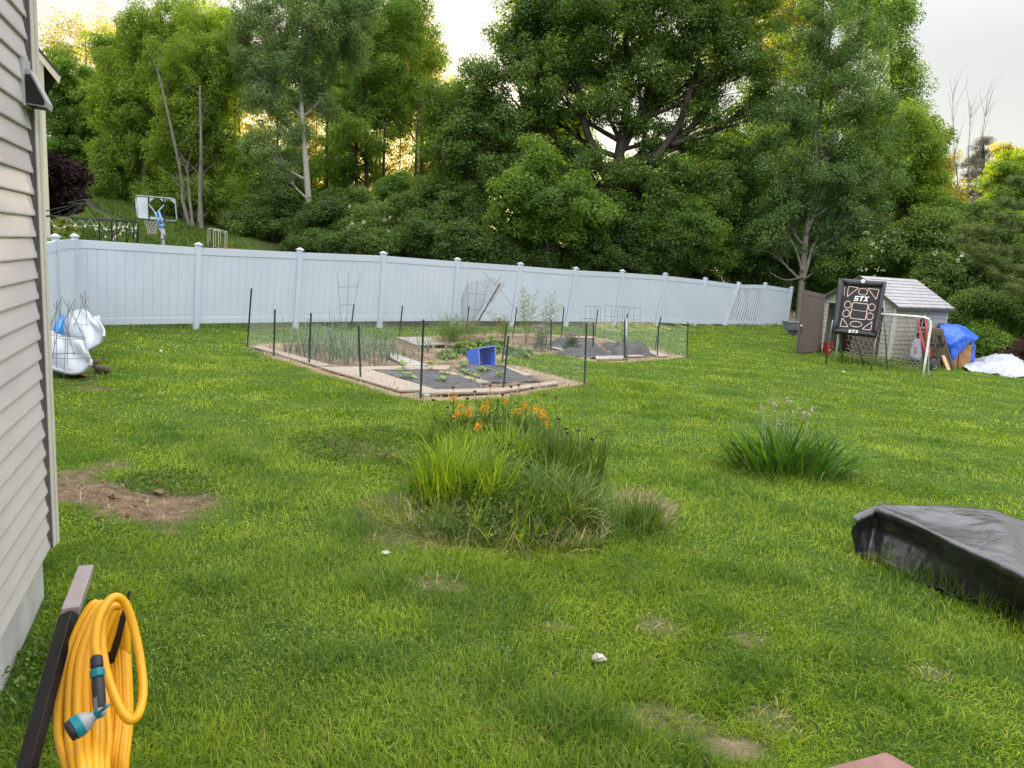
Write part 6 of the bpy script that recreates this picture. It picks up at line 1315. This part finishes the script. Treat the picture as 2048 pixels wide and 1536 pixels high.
for x, d_, top, mm, dn, lab in ((215, 56, 110, 'mid', .9, 'leafy tree deep in the wood at the left'), (330, 57, 90, 'mid', .9, 'leafy tree deep in the wood behind the basketball hoop'), (430, 57, 60, 'mid', .8, 'tree deep in the wood left of the aspen'), (555, 56, 130, 'mid', .7, 'tree deep in the wood behind the aspen'), (655, 58, 100, 'mid', .6, 'tree deep in the wood right of the aspen'), (760, 60, 60, 'fresh', .5, 'hazy leafy tree deep in the wood above the low sun'), (840, 60, 30, 'sun_gold', .35, 'thin sunlit golden tree deep in the wood beside the sky gap'), (940, 54, 190, 'mid', .8, 'tree deep in the wood left of the huge maple'),
                                (1120, 56, 250, 'mid', .8, 'tree deep in the wood behind the young maple'), (1260, 58, 345, 'fresh', .8, 'bright low tree seen under the huge maple limbs'), (1400, 57, 330, 'mid', .8, 'tree deep in the wood between maple and poplar'), (1510, 56, 265, 'dark', .8, 'dark tree deep in the wood left of the poplar'), (1620, 54, 220, 'mid', .8, 'tree deep in the wood behind the poplar'), (1740, 54, 250, 'mid', .8, 'tree deep in the wood behind the shed')):
    lob = []; y = top
    while y < 470:
        w_ = 38 + 26 * min(1, (y - top) / 120); lob += [(x + rnd.uniform(-25, 25), y, w_ + rnd.uniform(0, 16), 34), (x + rnd.uniform(-50, 50), y + 18, w_, 26)]; y += 44
    if x < 600 and x > 400: lob = [l for l in lob if not (215 < l[1] < 320)]
    if 640 < x < 900: lob = [l for l in lob if not (215 < l[1] < 370)]
    tr_('tall_tree', lab, 'tree', d_, (x, 455), [(x, 330), (x, top + 30)], lob, LM[mm], 'bark', .16, .21, dn * .9, WOODS, .75)
for x, mm, lab in ((590, 'fresh', 'thin backlit sapling directly left of the pale aspen trunk'), (632, 'sun_gold', 'thin sunlit golden sapling touching the pale aspen trunk'), (672, 'fresh', 'thin backlit sapling right of the aspen trunk'), (712, 'sun_gold', 'thin sunlit golden sapling left of the low sun'), (752, 'fresh', 'thin green sapling just left of the low sun'), (800, 'sun_gold', 'thin sunlit golden sapling over the low sun'), (846, 'fresh', 'thin green sapling right of the low sun'), (884, 'sun_gold', 'thin sunlit golden sapling at the edge of the huge maple')):
    tr_('backlit_tree', lab, 'tree', 57, (x, 450), [(x, 330), (x + 3, 180)], [(x + rnd.uniform(-14, 14), y, 30, 22) for y in range(205, 372, 27)], LM[mm], 'bark', .07, .17, .24 if mm == 'sun_gold' else .30, WOODS, .55)
# right: poplar group
tr_('poplar_tree', 'tall poplar with pale leaning trunk behind the shed', 'poplar', 36, (1603, 600), [(1605, 545), (1612, 470), (1626, 380), (1632, 300), (1645, 180), (1662, 60), (1672, -60)], [(1640, 60, 80, 70), (1720, 110, 70, 65), (1600, 150, 75, 65), (1690, 200, 85, 60), (1570, 240, 60, 55), (1650, 280, 85, 55), (1750, 250, 65, 60), (1550, 320, 65, 50), (1640, 360, 80, 50), (1730, 350, 75, 55), (1560, 410, 60, 45), (1650, 430, 80, 45), (1530, 470, 50, 40), (1610, 490, 60, 35), (1720, 430, 60, 45), (1680, -20, 80, 60), (1680, 490, 60, 40)], LM['poplar'], 'bark_grey', .17, .12, .62, WOODS, .40, flat=1.1)
mt = root_of(bpy.context.scene.objects[-1]); mb = MB()
for pth, r0 in (([(1606, 560), (1618, 520), (1625, 495), (1640, 470)], .12), ([(1612, 470), (1650, 380), (1690, 330)], .10), ([(1605, 545), (1592, 500), (1575, 470)], .08), ([(1626, 380), (1590, 330), (1560, 290)], .07), ([(1640, 300), (1700, 230), (1740, 190)], .08), ([(1604, 555), (1570, 560), (1540, 545)], .05)):
    p_ = smooth_path([P(x, y, 35.9) for x, y in pth], 4); mb.tube(p_, [r0 * (1 - .7 * i / (len(p_) - 1)) for i in range(len(p_))], 6)
mb.build('limb', M['bark_grey'], mt, smooth=True)
tr_('tall_tree', 'thin topped tree with loose outline against the sky right of the poplar', 'tree', 44, (1790, 520), [(1785, 300), (1780, 60)], [(1770, 60, 50, 55), (1800, 30, 30, 35), (1800, 110, 40, 35), (1810, 170, 40, 40), (1790, 220, 50, 40), (1750, 0, 70, 50)], LM['mid'], 'bark', .2, .17, .48, WOODS, .7)
tr_('tall_tree', 'broad green tree leaning into the sky above the shed', 'tree', 40, (1815, 540), [(1815, 400), (1818, 260)], [(1820, 250, 45, 35), (1850, 290, 45, 35), (1800, 310, 60, 45), (1850, 350, 40, 35), (1780, 380, 65, 45), (1830, 400, 60, 40), (1870, 270, 30, 25)], LM['fresh'], 'bark', .2, .155, .85, WOODS)
tr_('sunlit_tree', 'golden sunlit foliage high behind the poplar top', 'tree', 52, (1575, 470), [(1572, 250), (1570, 60)], [(1570, 70, 45, 50), (1550, 20, 40, 40), (1590, 120, 35, 40), (1540, 110, 30, 40), (1600, 20, 40, 40)], LM['sun_gold'], 'bark', .2, .18, .5, WOODS)
tr_('sunlit_tree', 'golden sunlit foliage low behind the broad green tree', 'tree', 50, (1880, 470), [(1880, 400), (1878, 330)], [(1880, 340, 30, 30), (1860, 385, 45, 30), (1895, 390, 30, 30), (1830, 330, 35, 25), (1780, 420, 45, 25)], LM['sun_gold'], 'bark', .14, .17, .8, WOODS)
# right edge
tr_('spruce_tree', 'dark brownish spruce top against the sky at the right', 'spruce', 58, (1965, 430), [(1965, 360), (1964, 278)], [(1964, 290, 10, 14), (1962, 312, 20, 14), (1958, 335, 32, 15), (1962, 360, 42, 18), (1955, 385, 50, 18), (1965, 410, 50, 20)], LM['spruce'], 'bark', .2, .20, 1.2, WOODS, .5, .25, .5)
tr_('tall_tree', 'green rounded tree at the right edge below the sky', 'tree', 50, (2030, 470), [(2030, 400), (2028, 330)], [(2020, 335, 40, 28), (2060, 330, 45, 30), (2000, 370, 45, 35), (2045, 385, 50, 40), (1985, 400, 35, 30)], LM['fresh'], 'bark', .2, .17, 1.1, WOODS)
tr_('tall_tree', 'sunlit sparse treetop behind the green rounded tree', 'tree', 62, (2005, 430), [(2004, 350), (2002, 295)], [(2000, 300, 22, 14), (2012, 312, 20, 14), (2035, 310, 20, 10)], LM['sun_gold'], 'bark', .12, .2, .4, WOODS)
for i, (x0, xt, yt, lab) in enumerate(((1918, 1905, 190, 'leftmost bare sapling against the sky at the right'), (1938, 1942, 210, 'bare sapling standing in front of the spruce'), (1952, 1972, 225, 'rightmost bare sapling curving over the spruce'))):
    b_ = on(P(x0, 470, 38)[0], P(x0, 470, 38)[1]); t = thing('bare_sapling', lab, 'sapling', b_, 'bare saplings at the right'); mb = MB(); pts = smooth_path([b_, P(x0 - 4, 400, 38), P((x0 + xt) / 2 - 3, 310, 38), P(xt, yt, 38)], 6); mb.tube(pts, [.034 * (1 - .9 * j / (len(pts) - 1)) + .005 for j in range(len(pts))], 5)
    for k in range(26):
        j = rnd.randint(5, len(pts) - 1); p = np.asarray(pts[j]); l_ = rnd.uniform(.5, 1.5); e = p + np.array([rnd.uniform(-.35, .45) * l_, rnd.uniform(-.3, .3) * l_, l_]); e2 = e + np.array([rnd.uniform(-.1, .35) * l_, 0, .35 * l_]); mb.tube([p, e, e2], [.009, .006, .003], 3)
    mb.build('trunk', M['bark_grey'], t)
tr_('purple_maple', 'dark purple leaved small maple beside the siding corner', 'maple', 30, (118, 470), [(118, 400)], [(115, 350, 45, 30), (140, 375, 38, 38), (105, 385, 40, 38), (130, 405, 40, 20), (85, 350, 40, 40)], LM['purple'], 'bark', .12, .13, 1.5, None, .45)
tr_('yellow_bush', 'pale yellow green bush inside the gazebo frame', 'bush', 24.5, (128, 500), [(128, 460)], [(128, 440, 8, 10), (128, 455, 16, 10), (130, 470, 20, 14), (128, 488, 26, 14), (140, 482, 20, 8)], leafmat('leaf_lime', (.16, .22, .03), (.24, .30, .05), .4, None, .05, 2, c3=(.33, .36, .09)), 'bark', .04, .09, 1.0, None, .16, .35, .4)
# understorey shrubs
SH = 'shrubs along the edge of the wood'
sh = [(1390, 548, 60, 36, 41, 'dark', 'low shrub deep behind the three leaning fence panels'), (1300, 540, 60, 34, 41, 'dark', 'low shrub deep behind the maple trunk near the fence'), (1790, 540, 70, 40, 39, 'shrub', 'shrub deep behind the shed ridge'), (1640, 540, 60, 44, 40, 'shrub', 'shrub deep behind the open shed door'), (1060, 470, 60, 45, 38, 'shrub', 'shrub between the young maple and the left woods'), (1200, 430, 70, 50, 38, 'shrub', 'shrub left behind the huge maple trunk'), (1290, 500, 70, 45, 38, 'shrub', 'shrub right behind the huge maple trunk'), (1460, 470, 70, 50, 39, 'shrub', 'shrub deep between maple and poplar'), (1550, 500, 60, 50, 39, 'shrub', 'shrub left behind the poplar trunk'), (1660, 470, 70, 55, 39, 'shrub', 'shrub right behind the poplar trunk'), (1960, 560, 70, 60, 34, 'shrub', 'shrub deep behind the pine boughs'), (2040, 480, 70, 60, 36, 'shrub', 'tall shrub at the right picture edge'), (500, 430, 60, 45, 41, 'shrub', 'dark shrub at the foot of the thin meadow edge tree'), (560, 420, 60, 50, 40, 'dark', 'dark shrub left of the pale aspen trunk'), (570, 380, 50, 40, 42, 'shrub', 'tall shrub behind the left of the aspen trunk'), (655, 430, 55, 55, 38, 'dark', 'shrub at the right foot of the pale aspen trunk'), (700, 420, 60, 50, 39, 'shrub', 'shrub below the low sun on the left'), (745, 450, 65, 50, 37, 'shrub', 'pale flowered shrub below the low sun'),
      (810, 440, 60, 60, 37, 'shrub', 'dense shrub right of the low sun'), (800, 375, 45, 30, 42, 'mid', 'tall shrub right under the low sun'), (870, 400, 55, 55, 38, 'shrub', 'shrub under the left edge of the huge maple'), (850, 470, 70, 50, 34, 'dark', 'low shrub against the fence below the maple edge'), (930, 420, 60, 60, 37, 'shrub', 'shrub left of the young maple'), (920, 490, 70, 45, 33, 'dark', 'low dark shrub against the fence left of the young maple'), (720, 485, 80, 30, 33, 'dark', 'low shrub behind the fourth fence post'), (630, 480, 60, 25, 36, 'dark', 'low shrub at the meadow end of the wood'),
      (1000, 500, 60, 40, 34, 'dark', 'low shrub behind the fence below the young maple'), (1240, 470, 60, 60, 36, 'dark', 'shrub round the trunk of the huge maple'), (1310, 440, 60, 45, 35.5, 'mid', 'bright shrub right of the huge maple trunk'), (1380, 440, 65, 50, 35.5, 'mid', 'leafy sapling bush between maple and poplar'), (1430, 390, 55, 45, 36.5, 'shrub', 'taller leafy bush between maple and poplar'), (1330, 510, 70, 40, 36, 'dark', 'low shrub behind the fence right of the maple trunk'), (1420, 500, 70, 45, 36.5, 'mid', 'low leafy shrub behind the leaning fence panels'), (1490, 440, 55, 60, 37, 'dark', 'dark shrub left of the poplar trunk'), (1500, 530, 60, 40, 38, 'dark', 'low shrub behind the slatted fence panel'), (1180, 500, 60, 45, 35, 'dark', 'low shrub left of the huge maple trunk'), (1100, 510, 60, 35, 34.5, 'dark', 'low shrub behind the sixth fence post'), (1560, 560, 40, 50, 38, 'dark', 'shrub at the end of the white fence'),
      (1600, 570, 60, 40, 37, 'dark', 'shrub behind the open shed door'), (1690, 530, 60, 40, 36, 'shrub', 'shrub behind the shed roof ridge'), (1770, 500, 70, 50, 35, 'shrub', 'viburnum shrub with white flower clusters behind the shed'), (1850, 470, 65, 65, 33, 'shrub', 'tall shrub above the right end of the shed roof'), (1870, 560, 60, 60, 31, 'shrub', 'shrub right behind the shed corner'), (1920, 540, 60, 70, 32, 'shrub', 'shrub between the shed and the pine boughs'), (1940, 630, 60, 50, 29, 'shrub', 'shrub behind the blue tarp'), (1990, 570, 60, 60, 31, 'dark', 'dark shrub beneath the pine boughs'), (2030, 630, 60, 50, 29, 'shrub', 'shrub behind the crumpled white tarp'), (1965, 690, 40, 30, 27.5, 'mid', 'low bright bush right of the blue tarp'), (1900, 430, 40, 40, 38, 'mid', 'light shrub at the foot of the bare saplings'), (1950, 450, 50, 45, 36, 'shrub', 'grey green shrub right of the bare saplings'), (2060, 560, 60, 70, 30, 'dark', 'dark shrub at the right picture edge'),
      (450, 440, 40, 26, 44, 'dark', 'low brush between the slender pale stems')]
for x, y, rx, ry, d_, mm, lab in sh:
    lob = [(x, y, rx * .75, ry * .75), (x - rx * .45, y + ry * .25, rx * .55, ry * .6), (x + rx * .45, y + ry * .2, rx * .55, ry * .6), (x + rnd.uniform(-.3, .3) * rx, y - ry * .45, rx * .45, ry * .45), (x + rnd.uniform(-.4, .4) * rx, y + ry * .7, rx * .7, ry * .5)]
    tr_('shrub', lab, 'shrub', d_, (x, y + ry), [(x, y)], lob, LM[mm], 'bark', .05, .13 if d_ > 30 else .11, .95, SH, .42)
    if 'white flower' in lab or 'pale flowered' in lab or 'between the shed' in lab:
        so_ = root_of(bpy.context.scene.objects[-1]); n = 20 if 'viburnum' in lab else 9; Q = []
        for k in range(n):
            c = P(x + rnd.gauss(0, rx * .5), y + rnd.gauss(0, ry * .4), d_ - 1.55); Q.append(leaf_quads(c + rng.normal(0, .05, (14, 3)), np.full(14, .06), np.tile([0, -.6, .6], (14, 1)), .9))
        link_mesh('flowers', quad_mesh('flowers', np.concatenate(Q) - np.array(so_.location)), LM['flower'], so_)
tr_('red_shrub', 'red brown leaved shrub at the right picture edge', 'shrub', 26.5, (2030, 730), [(2030, 700)], [(2030, 700, 30, 22), (2010, 712, 22, 18), (2055, 705, 30, 25)], LM['redbrown'], 'bark', .04, .08, 1.0, None, .25, .35)
# pine boughs reaching in from the right
pb = on(P(2150, 700, 27)[0], P(2150, 700, 27)[1]); pt_ = thing('pine_tree', 'yellow green pine reaching its boughs in from the right edge', 'pine', pb); mb = MB(); Q = []; mb.tube([pb, pb + UP * 5, pb + UP * 9], [.22, .18, .1], 8)
for x0, y0, x1, y1 in ((2140, 440, 1935, 460), (2140, 510, 1920, 480), (2140, 540, 1965, 520), (2150, 470, 1990, 430), (2150, 590, 1990, 545), (2140, 400, 2010, 405), (2140, 600, 2020, 575), (2140, 380, 2040, 360), (2140, 480, 1950, 500)):
    a, b_ = P(x0, y0, 27), P(x1, y1, 26 + rnd.uniform(-.5, .5)); pts = smooth_path([a, (a + b_) / 2 - UP * .2, b_], 8); mb.tube(pts, [.05 * (1 - .8 * i / 16) for i in range(17)], 5)
    for k in range(4, 17):
        for s_ in range(5):
            p = np.asarray(pts[k]); e = p + np.array([rnd.uniform(-.5, .1), rnd.uniform(-.5, .5), rnd.uniform(-.1, .22)]); n = 70; tt = rng.random(n)[:, None]; Q.append(leaf_quads(p * (1 - tt) + e * tt + rng.normal(0, .05, (n, 3)), np.full(n, .17), rng.standard_normal((n, 3)), .09, 1))
mb.build('trunk', M['bark'], pt_); link_mesh('needles', quad_mesh('needles', np.concatenate(Q) - pb), LM['pine'], pt_)
# tall grass growing round the shed, the goal and the fence foot
mb = MB(); c = G(1760, 730)
for k in range(1500):
    u = rnd.random(); p = G(1690 + 165 * u, 728 + 12 * u); p = on(p[0] + rnd.gauss(0, .25), p[1] + rnd.gauss(.5, .45), -.01); mb.blade(p, rnd.uniform(0, 6.28), rnd.uniform(.12, .34), .014, abs(rnd.gauss(.2, .2)), rnd.uniform(.1, .9), 3)
tag(mb.build('rough_grass', M['blue_grass'], loc=c), 'uncut dark grass under the soccer goal and along the shed', 'grass', kind='stuff')
mb = MB(); c = on(*PB[2][:2])
for k in range(1500):
    u = rnd.random(); p = PB[0] * (1 - u) + PB[12] * u; p = on(p[0] + rnd.gauss(0, .05), p[1] - abs(rnd.gauss(.05, .06)), -.01)
    if math.sin(u * 60) + math.sin(u * 23) > -.4: mb.blade(p, rnd.uniform(0, 6.28), rnd.uniform(.06, .22), .014, abs(rnd.gauss(.2, .2)), rnd.uniform(.1, .7), 2)
tag(mb.build('fence_foot_grass', M['weed'], loc=c), 'uncut grass along the foot of the white fence', 'grass', kind='stuff')
mb = MB(); c = G(1860, 1180)
for k in range(420):
    u = rnd.random() ** .8; p = G(1745 + 290 * u, 1118 + 122 * u); p = on(p[0] + rnd.gauss(-.02, .06), p[1] - abs(rnd.gauss(.02, .07)), -.01); mb.blade(p, rnd.uniform(0, 6.28), rnd.uniform(.08, .34), .006, abs(rnd.gauss(.3, .25)), rnd.uniform(.1, 1.2), 4)
tag(mb.build('tarp_edge_grass', M['weed'], loc=c), 'long grass blades along the near edge of the black tarp', 'grass', kind='stuff')


# ------------------------------------------------------------------ grass
def in_house(x, y):
    a = (x - HC[0]) * WD[0] + (y - HC[1]) * WD[1]; n = (x - HC[0]) * WN[0] + (y - HC[1]) * WN[1]
    return (a < 0) & (n < 0.02)
def keep_lawn(x, y, pad=0):
    f = (x - FA[0]) * FN[0] + (y - FA[1]) * FN[1]
    k = (f < -.05) & ~in_house(x, y)
    return k
def patchy(x, y):
    return .5 + .28 * np.sin(x * 1.3 + 2 * np.sin(y * .7)) * np.sin(y * 1.7 + 1.1) + .22 * np.sin(x * 4.7 + 1.3 * np.sin(y * 3.1)) * np.sin(y * 5.3 + 2 * np.sin(x * 2.2))

def sample_ring(r0, r1, dens, half=.80):
    n = int(half * (r1 * r1 - r0 * r0) * dens); r = np.sqrt(rng.uniform(r0 * r0, r1 * r1, n)); a = rng.uniform(-half, half, n)
    return r * np.sin(a), r * np.cos(a)
TUFTS = [(1285, 832, .55, .35), (1420, 838, .5, .3), (1440, 975, .55, .35), (1500, 990, .4, .25), (1250, 915, .3, .3), (1870, 985, .7, .35), (1880, 935, .6, .3), (1320, 915, .25, .2),
         (1010, 1340, .22, .22), (560, 770, .6, .3), (620, 790, .5, .3), (330, 880, .5, .3), (470, 920, .4, .25), (1800, 1200, .5, .3), (1650, 800, .6, .3), (760, 1180, .4, .3), (700, 1060, .3, .3),
         (640, 1330, .25, .2), (1520, 1360, .3, .2), (1790, 1400, .4, .25), (1900, 1460, .4, .25), (1990, 1330, .4, .3), (1440, 1400, .2, .15)]
TUFTS = [(G(a, b)[0], G(a, b)[1], rx, ry) for a, b, rx, ry in TUFTS]
for _ in range(70): _r = rnd.uniform(2.8, 16); _a = rnd.uniform(-.62, .62); _s = rnd.uniform(.08, .22) * (1 + _r * .06); TUFTS.append((_r * math.sin(_a), _r * math.cos(_a), _s * 1.4, _s))
def tuft(x, y):
    t = np.zeros(np.shape(x))
    for cx, cy_, rx, ry in TUFTS: t = np.maximum(t, np.clip(1.2 - np.hypot((x - cx) / rx, (y - cy_) / ry), 0, 1))
    return t
VS, FS, VD, FDK = [], [], [], []; nV = nD = 0
for r0, r1, dens, wd, hh in ((2.3, 4.2, 8000, .0040, .082), (4.2, 6.5, 5000, .0050, .074), (6.5, 10, 2500, .0072, .062), (10, 16, 1100, .0115, .054), (16, 25, 430, .018, .05), (25, 42, 150, .03, .055)):
    x, y = sample_ring(r0, r1, dens); k = keep_lawn(x, y); x, y = x[k], y[k]
    bb, st = covers(x, y); k = rng.random(len(x)) > np.clip(bb * 1.25, 0, .97); x, y, bb = x[k], y[k], bb[k]
    for poly in NOGRASS:
        k = ~inpoly(x, y, poly); x, y, bb = x[k], y[k], bb[k]
    n = len(x); pt = patchy(x, y); tf = tuft(x, y)
    h = hh * (.40 + 1.0 * pt) * rng.uniform(.45, 1.5, n) * (1 - .35 * bb) * (1 + .8 * tf)
    B = np.stack([x, y, gz(x, y) - .006], 1)
    az = 2.2 * np.sin(x * 1.1 + y * .6) + rng.normal(0, 1.5, n)
    band = np.where(np.sin(2 * np.pi * (y * .93 - x * .12 + .12 * np.sin(x * 1.7)) / 1.15) > 0, 1, -1); mw = rng.random(n) < np.clip((y + .25 * x - 7.5) / 5, 0, .5)
    az = np.where(mw, band * np.pi / 2 + rng.normal(0, .5, n), az)
    Vv, Ff = blades_np(B, h, wd * rng.uniform(.5, 1.6, n), az, np.abs(rng.normal(.60, .36, n)), rng.uniform(.2, 1.1, n))
    dk = rng.random(n) < np.clip(tf * 1.2 + .10 * (pt < .42), 0, .85)
    Vv = Vv.reshape(n, 6, 3)
    for sel, VL, FL, key in ((~dk, VS, FS, 0), (dk, VD, FDK, 1)):
        W = Vv[sel].reshape(-1, 3); c = sel.sum(); o = (np.arange(c) * 6)[:, None] + (nD if key else nV)
        VL.append(W); FL.append(np.concatenate([o + np.array([0, 1, 3, 2]), o + np.array([2, 3, 5, 4])], 0))
        if key: nD += len(W)
        else: nV += len(W)
M['grass'] = grassmat('grass', [(.105, .19, .018), (.22, .335, .030), (.33, .435, .050), (.42, .37, .17)], 0)
M['grass_dark'] = grassmat('grass_dark', [(.07, .15, .018), (.12, .23, .025), (.19, .31, .04), (.28, .27, .1)], 0)
tag(link_mesh('lawn_grass', indexed_quads('lawn_grass', np.concatenate(VS), np.concatenate(FS)), M['grass']), 'short bright green lawn grass over the whole yard', 'grass', kind='stuff')
tag(link_mesh('dark_lawn_grass', indexed_quads('dark_lawn_grass', np.concatenate(VD), np.concatenate(FDK)), M['grass_dark']), 'darker blue green tufts scattered through the lawn', 'grass', kind='stuff')

# meadow beyond the fence
n = 110000; x = rng.uniform(-45, 3, n); y = rng.uniform(17, 62, n); f = (x - FA[0]) * FN[0] + (y - FA[1]) * FN[1]
k = (f > .3) & (f < 36) & (x < -7.5 - .35 * f + rng.normal(0, .4, n)) & (f < 36); x, y = x[k], y[k]; n = len(x)
Vv, Ff = blades_np(np.stack([x, y, gz(x, y) - .01], 1), rng.uniform(.08, .30, n) * (.5 + .9 * patchy(x * .4, y * .4)), rng.uniform(.02, .045, n), rng.uniform(0, 6.28, n), np.abs(rng.normal(.2, .2, n)), rng.uniform(.1, .6, n))
M['meadow'] = grassmat('meadow', [(.045, .080, .014), (.075, .125, .022), (.12, .15, .04), (.2, .18, .1)], 0)
tag(link_mesh('meadow_grass', indexed_quads('meadow_grass', Vv, Ff), M['meadow']), 'rough meadow grass on the slope behind the white fence', 'grass', kind='stuff')
# straw and dry stems round the vegetable garden and in the worn patches
n = 60000; ang = rng.uniform(-.75, .75, n); r = rng.uniform(4.2, 23, n); x = r * np.sin(ang); y = r * np.cos(ang); bb, st = covers(x, y)
k = (rng.random(n) < np.maximum(st * .95, bb * .22)) & keep_lawn(x, y); x, y = x[k], y[k]; n = len(x); r = np.hypot(x, y)
Vv, Ff = blades_np(np.stack([x, y, gz(x, y)], 1), rng.uniform(.04, .15, n), .0009 * r + .002, rng.uniform(0, 6.28, n), rng.uniform(.1, 1.3, n), rng.uniform(.2, .9, n))
tag(link_mesh('straw', indexed_quads('straw', Vv, Ff), M['straw']), 'dry straw and dead grass round the vegetable garden', 'straw', kind='stuff')

n = 26000; x = rng.uniform(-4, 4.2, n); y = rng.uniform(2.5, 8, n); bb, st = covers(x, y); k = (rng.random(n) < bb * .8) & keep_lawn(x, y); x, y = x[k], y[k]; n = len(x)
Vv, Ff = blades_np(np.stack([x, y, gz(x, y) + .004], 1), rng.uniform(.03, .10, n), rng.uniform(.0015, .0035, n), rng.uniform(0, 6.28, n), rng.uniform(.9, 1.55, n), rng.uniform(-.3, .4, n))
tag(link_mesh('dead_grass', indexed_quads('dead_grass', Vv, Ff), M['straw']), 'flattened dead grass over the worn soil patches', 'dead grass', kind='stuff')
